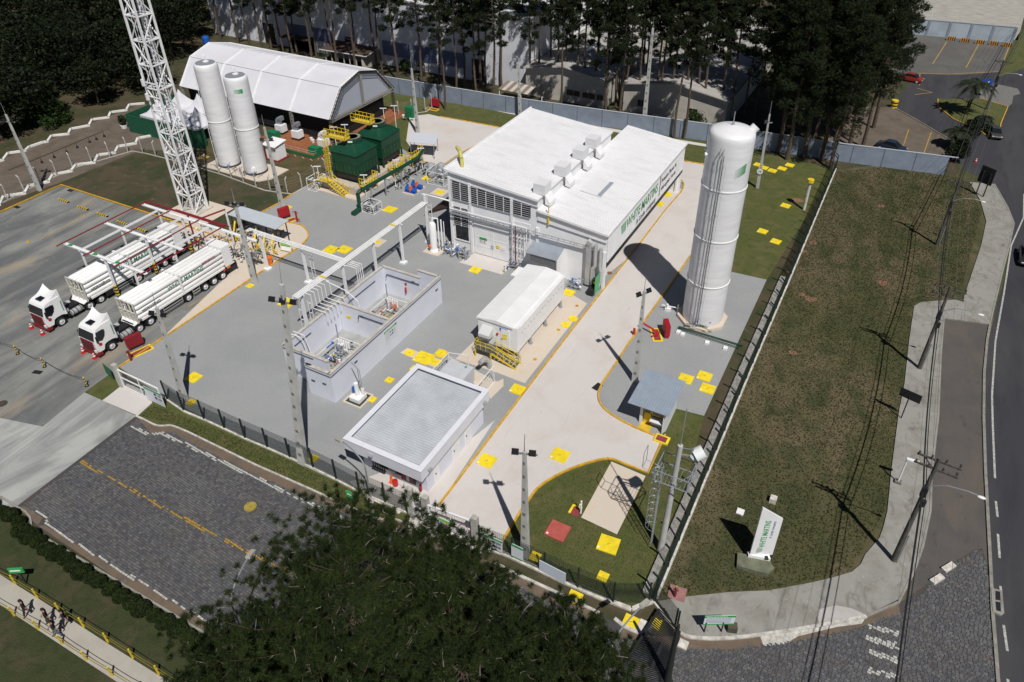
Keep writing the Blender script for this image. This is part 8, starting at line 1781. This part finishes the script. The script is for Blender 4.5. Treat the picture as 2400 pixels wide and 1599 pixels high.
# ---------------- dark wood on the left: each tree its own
def broad(seed, H, R, label, group):
    g = np.random.default_rng(seed); r = random.Random(seed); t = thing('broadleaf_tree', label, 'tree', (0,0,0), group)
    mb = MB(); mb.tube((0,0,0),(.1,.1,H*.45),.28,8,.18); P = []
    for i in range(30):
        a = i*2.4; f = (i+.5)/30; z = H*(.36+.60*f); q = R*sqrt_(1-((f-.35)/.75)**2)*r.uniform(.45,1.0); e = (q*cos(a), q*sin(a), z)
        if i % 2 == 0: mb.tube((.1,.1,H*r.uniform(.3,.45)), e, .09, 5, .02, caps=False)
        s = R*r.uniform(.28,.46); P.append(ball_pts(e,(s,s,s*.7),150,g,.5))
    obj('trunk', mb, BARK, t, smooth=True); soup('crown', leaves(np.vstack(P), .55, g, .9), 4, BROAD, t); return t
def sqrt_(x): return math.sqrt(max(.05, x))
bp = [broad(300+i,H,R,'dark leafy tree in the dense wood at the upper left','dark trees of the upper left wood') for i,(H,R) in enumerate(((12,5.2),(10,4.6),(13.5,5.6),(9,4.2)))]
FOREST = [(-85.63, 12.36), (-82.02, 20.26), (-80.10, 23.07), (-80.30, 29.63), (-81.67, 36.83), (-83.49, 46.79), (-82.23, 52.27), (-97.08, 66.61), (-103.80, 78.84), (-100.13, 86.57), (-104.84, 96.64), (-155.04, 117.65), (-211.79, 100.91), (-199.85, 60.64), (-113.68, 12.12)]
pts = []; tries = 0
xs = [p[0] for p in FOREST]; ys = [p[1] for p in FOREST]
while len(pts) < 92 and tries < 9000:
    tries += 1; p = (r_.uniform(min(xs),max(xs)), r_.uniform(min(ys),max(ys)))
    if inside(p, FOREST) and all(hypot(p[0]-q[0],p[1]-q[1]) > 5.2 for q in pts): pts.append(p)
for i, p in enumerate(pts):
    q = bp[i%4] if i < 4 else dup(bp[i%4]); q.location = (p[0],p[1],0); q.rotation_euler = (0,0,r_.uniform(0,6.28)); s = r_.uniform(.8,1.2); q.scale = (s,s,s*r_.uniform(.9,1.1))
# a few pale pieces of a yard glimpsed through the wood, as clearings
for i, p in enumerate([(-125.34, 56.76), (-118.22, 46.16), (-108.33, 41.47)]): single('pale_object', MB().box(p[0]-1.2,p[1]-.8,0,p[0]+1.2,p[1]+.8,.9), WHITE, ['pale box glimpsed through the upper left wood, topmost','pale box glimpsed through the upper left wood, leftmost','pale box glimpsed through the upper left wood, lowest'][i], 'box')
bush = thing('bright_bush', 'brighter green bush at the edge of the dark wood above the zigzag wall', 'bush', [(-83.79, 29.81)][0]); bq = [(-83.79, 29.81)][0]
g = np.random.default_rng(9); soup('crown', leaves(np.vstack([ball_pts((bq[0]+r_.uniform(-2.5,2.5),bq[1]+r_.uniform(-1.5,1.5),r_.uniform(1,3)),(1.5,1.5,1.1),220,g,.5) for _ in range(14)]), .4, g, .9), 4, BUSH, bush)
for i, (p, s) in enumerate(zip([(-37.29, 70.55), (-45.44, 80.03), (9.15, 78.58), (-48.35, 78.50)], (1.4,1.7,2.2,1.5))):
    b = thing('shrub', ['green shrub in front of the boundary wall near the red hose cabinet','dark shrub by the blue barrel behind the wall','bright shrub behind the wall among the pines by the right hall','small shrub behind the wall by the pine trunks'][i], 'shrub', p); soup('crown', leaves(np.vstack([ball_pts((p[0]+r_.uniform(-s*.5,s*.5),p[1]+r_.uniform(-s*.5,s*.5),s*r_.uniform(.4,1.1)),(s*.5,s*.5,s*.45),120,g,.5) for _ in range(8)]), .3, g, .8), 4, BUSH, b)
# ---------------- big pines in the foreground
def near_pine(seed, x, y, H, R, z0, label, nl=95, dens=1.0):
    g = np.random.default_rng(seed); r = random.Random(seed); t = thing('pine_tree', label, 'tree', (x,y,0), 'pines in the foreground')
    mb = MB(); P = []
    def ax(z): return (x+.25*sin(z*.35+seed), y+.25*cos(z*.3), z)
    zs = [H*.97*i/8 for i in range(9)]
    for a, b in zip(zs[:-1], zs[1:]): mb.tube(ax(a), ax(b), .34*(1-a/H*.9), 9, .34*(1-b/H*.9), caps=False)
    mt = MB()
    for i in range(nl):
        f = (i+.5)/nl; z = z0+(H-z0)*f**.85; a = i*2.39996+r.uniform(-.3,.3)
        prof = sqrt_(1-((f-.28)/.80)**2); L_ = R*prof*r.uniform(.68,1.08); p = ax(z); up = .18+.75*f
        pts = [p]; 
        for k in range(1,6):
            u = k/5; aa = a+.18*sin(u*3+i); pts.append((p[0]+L_*u*cos(aa), p[1]+L_*u*sin(aa), z+L_*u*u*up*.55+L_*u*.05))
        for k in range(5): mb.tube(pts[k], pts[k+1], .07*(1-k/6)*(1.15-f), 5, .07*(1-(k+1)/6)*(1.15-f), caps=False)
        n = int((9+8*L_/R)*dens)
        for j in range(n):
            u = r.uniform(.30,1.0)**.8; k = min(4,int(u*5)); q = lerp(pts[k], pts[k+1], u*5-k); sp = .28+.75*u*(1.25-u)*L_/3.0
            e = (q[0]+r.gauss(0,sp*.6), q[1]+r.gauss(0,sp*.6), q[2]+abs(r.gauss(0,.34))+.05)
            if j % 7 == 0: m_ = lerp(q, e, .5); m_ = (m_[0]+r.gauss(0,.1),m_[1]+r.gauss(0,.1),m_[2]-.05); mt.tube(q, m_, .018, 4, .014, caps=False); mt.tube(m_, e, .014, 4, .008, caps=False)
            P.append(np.array(e)+g.normal(0,.07,(4,3)))
    for j in range(46): q = ax(H-r.uniform(-.3,1.6)); P.append(np.array((q[0]+r.gauss(0,.45),q[1]+r.gauss(0,.45),q[2]))+g.normal(0,.07,(4,3)))
    obj('trunk', mb, BARK, t, smooth=True); obj('twigs', mt, BARKG, t, kind='stuff')
    soup('crown', needles(np.vstack(P), 26, .30, .026, g, (0,0,.6)), 3, PINE, t)
    return t
for args in ((401, (20.30, -20.11, 11.00), 15.0, 6.4, 4.5, 'largest pine in the bottom foreground, broad round crown', 120, 1.25),
             (402, (23.90, -16.63, 10.50), 13.8, 3.9, 3.5, 'pine with bare grey limbs right of the largest foreground pine', 80, 1.0),
             (403, (31.22, -17.16, 9.00), 12.5, 3.7, 3.5, 'foreground pine at the bottom, farthest right over the cobbles', 80, 1.15),
             (404, (17.49, -25.29, 9.00), 12.5, 4.6, 3.5, 'foreground pine at the bottom, farthest left by the hedge', 85, 1.2),
             (405, (26.81, -20.41, 11.00), 15.0, 5.2, 4.0, 'foreground pine cut by the bottom edge, below the bare limbed one', 95, 1.2),
             (406, (23.10, -25.16, 11.00), 15.0, 5.2, 4.0, 'foreground pine mostly below the bottom edge, left of the middle', 90, 1.0)):
    s, p, H, R, z0, lab, nl, de = args; near_pine(s, p[0], p[1], H, R, z0, lab, nl, de)
# ---------------- clipped hedge balls
def ballbush(seed, rr):
    g = np.random.default_rng(seed); t = thing('clipped_shrub', 'round clipped shrub in the hedge row along the cobbled street', 'shrub', (0,0,0), 'clipped shrubs of the roadside hedge')
    obj('core', MB().ball((0,0,rr*.72),rr*.86,14,9,1,1,.82), HEDGE, t, smooth=True)
    d = unit(g.normal(size=(2600,3))); d[:,2] = np.abs(d[:,2])*1.0-.12*(d[:,2]<.2); P = np.array((0,0,rr*.72))+d*np.array((rr,rr,rr*.82))*g.uniform(.86,1.03,(2600,1))
    soup('foliage', leaves(P, .11, g, .4), 4, HEDGE, t); return t
hb = [ballbush(501,.54), ballbush(502,.60), ballbush(503,.50)]
HROW = [(-14.61, -21.50), (-13.57, -21.35), (-12.43, -21.42), (-11.48, -21.87), (-10.39, -21.89), (-9.41, -21.87), (-8.33, -22.01), (-7.39, -21.96), (-6.31, -21.87), (-5.43, -22.04), (-4.29, -22.06), (-3.39, -22.04), (-2.65, -21.96), (-1.37, -21.95), (-0.24, -22.02), (0.79, -21.98), (1.76, -22.04), (2.90, -21.93), (3.94, -21.93), (5.10, -21.93), (6.10, -21.94), (7.11, -21.86), (-15.87, -21.52), (8.19, -21.87)]
for i, p in enumerate(HROW):
    q = hb[i%3] if i < 3 else dup(hb[i%3]); q.location = (p[0],p[1],0); q.rotation_euler = (0,0,i*1.3); s = r_.uniform(.92,1.12); q.scale = (s*r_.uniform(.95,1.08),s,s)
# ---------------- palms and island plants
def palm(x, y, h, n, L_, label, seed):
    g = np.random.default_rng(seed); r = random.Random(seed); t = thing('palm_tree', label, 'palm', (x,y,0)); mb = MB(); mb.tube((x,y,0),(x+.2,y,h),.28,9,.20); obj('trunk', mb, BARK, t, smooth=True)
    for i in range(n):
        a = i*2.39996; e0 = r.uniform(.2,1.15); V = []; pts = []
        for k in range(9): u = k/8; pts.append(np.array((x+.2+L_*u*cos(a)*cos(e0*(1-u*.4)), y+L_*u*sin(a)*cos(e0*(1-u*.4)), h+L_*(u*sin(e0)-.95*u*u))))
        side = np.array((-sin(a),cos(a),0))
        for k in range(1,36):
            u = k/36; j = min(7,int(u*8)); c = pts[j]+(pts[j+1]-pts[j])*(u*8-j); ll = .85*sin(pi*min(.97,u*.9+.12)); fw = (pts[j+1]-pts[j]); fw = fw/np.linalg.norm(fw)
            for s_ in (-1,1): tip = c+side*s_*ll*.8+fw*ll*.5+np.array((0,0,-.25*ll)); V += [c-fw*.085, c+fw*.085, tip]
        soup('frond', np.array(V), 3, PALM, t)
    return t
px, py = (48.05, 103.61); palm(px, py, 5.0, 22, 4.2, 'larger palm with drooping fronds on the traffic island', 601)
px, py = (46.48, 87.67); palm(px, py, 2.6, 16, 2.6, 'smaller dark palm near the end of the boundary wall', 602)
px, py = (50.48, 99.86); palm(px, py, 1.2, 14, 1.9, 'low fan of fronds on the right of the traffic island', 603)
for i, p in enumerate([(47.55, 85.60), (48.36, 91.38), (49.33, 95.69), (47.40, 82.13)]):
    b = thing('shrub', ['dark shrub at the right end of the boundary wall','dark shrub between the palm and the utility pole foot','leafy shrub on the traffic island tip','dark shrub behind the wall end, lowest of its group'][i], 'shrub', p); soup('crown', leaves(np.vstack([ball_pts((p[0]+r_.uniform(-1,1),p[1]+r_.uniform(-1,1),r_.uniform(.6,1.9)),(.9,.9,.7),130,g,.5) for _ in range(9)]), .32, g, .8), 4, BROAD, b)
px, py = (-71.68, 34.16); pt_ = thing('potted_plant', 'potted plant in a white pot at the left corner of the green screen', 'plant', (px,py)); obj('pot', MB().cyl(px,py,0,.55,.45,12,.55), WHITE, pt_); soup('leaves', leaves(ball_pts((px,py,1.3),(.6,.6,.8),220,g,.3), .5, g, .2), 4, PALM, pt_)
# ---------------- grass tufts on the rough field and verges: nobody could count them
def tufts(name, polys, n, L_, w, seed, c1, c2):
    g = np.random.default_rng(seed); r = random.Random(seed); P = []
    for poly in polys:
        xs = [p[0] for p in poly]; ys = [p[1] for p in poly]; k = 0
        while k < n:
            p = (r.uniform(min(xs),max(xs)), r.uniform(min(ys),max(ys)))
            if inside(p, poly): P.append((*p,0)); k += 1
    o = soup(name, needles(np.array(P), 7, L_, w, g, (0,0,1.1)), 3, leafmat(name+'_blades', c1, c2, scale=.7), None); o['kind'] = 'stuff'; o['label'] = 'rough grass tufts across the open ground'; o['category'] = 'grass'
tufts('field_grass', [[(32.30, -4.78), (31.88, 69.98), (38.67, 75.92), (47.61, 76.68), (49.27, 75.29), (51.00, 66.53), (49.26, 45.01), (44.88, 40.48), (44.95, 33.54), (45.27, 10.35), (43.59, 3.38), (38.79, -0.65), (34.21, -3.60)]], 42000, .10, .05, 71, (0.105,0.090,0.046), (0.048,0.056,0.021))
tufts('verge_tufts', [[(-14.17, -9.29), (-14.49, -7.81), (-2.63, -7.14), (8.53, -7.26), (12.15, -7.44), (10.87, -8.43), (9.46, -8.44), (-1.14, -8.65), (-10.93, -8.66)]], 3500, .08, .04, 72, (0.085,0.095,0.032), (0.06,0.065,0.024))
tufts('lawn_grass', [[(20.65, -1.85), (21.98, 2.33), (23.70, 4.46), (24.64, 4.95), (24.79, -1.19), (27.79, -1.35), (27.82, 4.88), (27.84, 9.53), (29.74, 13.11), (32.04, -4.91), (30.90, -6.41), (21.15, -6.17)]], 9000, .04, .03, 73, (0.090,0.105,0.034), (0.055,0.072,0.020))

# ================================================================ people on the walkway
def person(lab, p, rz, top, legs, skin=(0.35,0.19,0.13), stride=.22, arm=.25, bare=True, cap=False):
    t = thing('person', lab, 'person', (0,0,0), None)
    J = {'pel':(0,0,.95),'wst':(0,0,1.12),'chs':(0,.03,1.36),'nck':(0,.02,1.50),'hd0':(0,0,1.58),'hd1':(0,-.01,1.72)}
    V = [J[k] for k in ('pel','wst','chs','nck','hd0','hd1')]; E = [(0,1),(1,2),(2,3),(3,4),(4,5)]; R_ = [(.155,.12),(.14,.11),(.175,.125),(.062,.062),(.085,.095),(.085,.095)]
    def chain(root, pts, rad):
        prev = root
        for q, r in zip(pts, rad): V.append(q); R_.append(r if isinstance(r, tuple) else (r,r)); E.append((prev, len(V)-1)); prev = len(V)-1
    for s in (-1,1):
        f = stride*s; chain(0,[(.095*s,0,.90),(.10*s,-f*.45-.04,.50),(.10*s,-f,.10),(.10*s,-f-.13,.035)],[.10,.066,.045,.038])
        g = -arm*s; chain(2,[(.20*s,.03,1.40),(.245*s,-g*.3+.05,1.13),(.25*s,-g-.02,.90),(.245*s,-g-.06,.80)],[.066,.050,.036,(.03,.045)])
    me = bpy.data.meshes.new('body'); me.from_pydata(V, E, []); o = bpy.data.objects.new('body', me); COL.objects.link(o)
    sk = o.modifiers.new('skin','SKIN'); sk.use_smooth_shade = True
    for i, r in enumerate(R_): me.skin_vertices[0].data[i].radius = r; me.skin_vertices[0].data[i].use_root = (i == 0)
    ss = o.modifiers.new('sub','SUBSURF'); ss.levels = 2; ss.render_levels = 2
    dg = bpy.context.evaluated_depsgraph_get(); m2 = bpy.data.meshes.new_from_object(o.evaluated_get(dg)); bpy.data.objects.remove(o)
    ms = [SKIN, top, legs, BLACK]; m2.materials.clear(); [m2.materials.append(m) for m in ms]
    for f in m2.polygons:
        c = f.center; k = 0
        if c.z < .10: k = 3
        elif c.z < .96 and abs(c.x) < .20: k = 2
        elif c.z < 1.49 and (abs(c.x) < .20 or c.z > 1.16): k = 1
        f.material_index = k; f.use_smooth = True
    b = bpy.data.objects.new('body', m2); COL.objects.link(b); b.parent = t
    obj('hair', MB().ball((0,.015,1.71),.108,12,8,.92,1.02,.95), top if cap else M('black_hair',(0.010,0.009,0.008),.6), t, smooth=True)
    mb = MB(); mb.ball((0,-.105,1.66),.022,6,4); mb.ball((-.032,-.092,1.685),.012,6,4); mb.ball((.032,-.092,1.685),.012,6,4); obj('face', mb, SKIN, t)
    for s in (-1,1):   # hands: palm, four fingers and a thumb
        g = -arm*s; hx, hy, hz = .245*s, -g-.07, .775; mb = MB(); mb.ball((hx,hy,hz),.045,8,5,.5,.9,1.1)
        for k in range(4): y = hy-.034+.022*k; mb.pipe([(hx,y,hz-.03),(hx-.004*s,y,hz-.075+.006*abs(k-1.5)),(hx-.018*s,y,hz-.115+.008*abs(k-1.5))],.0105,5)
        mb.pipe([(hx,hy-.03,hz+.01),(hx-.02*s,hy-.058,hz-.025),(hx-.025*s,hy-.062,hz-.055)],.012,5); obj('hand', mb, SKIN, t, smooth=True)
    t.location = (p[0],p[1],0.012); t.rotation_euler = (0,0,rz); return t
BK = M('black_cloth', (0.012,0.012,0.015), .85, var=.3, vscale=6); NV = M('navy_cloth', (0.015,0.018,0.030), .85); JN = M('faded_jeans', (0.10,0.15,0.23), .85, var=.3, vscale=8); GT = M('grey_trousers', (0.045,0.044,0.042), .85)
person('person in all dark clothes walking at the back of the group, left on the walkway', (-4.83, -25.73), radians(-30), BK, NV, cap=True)
person('person with bare arms in a black shirt and grey trousers, second on the walkway', (-2.94, -25.43), radians(-35), BK, GT, stride=-.2)
person('person in a dark shirt and black trousers by the hedge side rope', (-1.82, -24.95), radians(-40), NV, BK)
person('person in a black shirt and faded blue jeans, lowest of the group on the walkway', (-1.71, -25.73), radians(-35), BK, JN, stride=-.24, arm=.3)
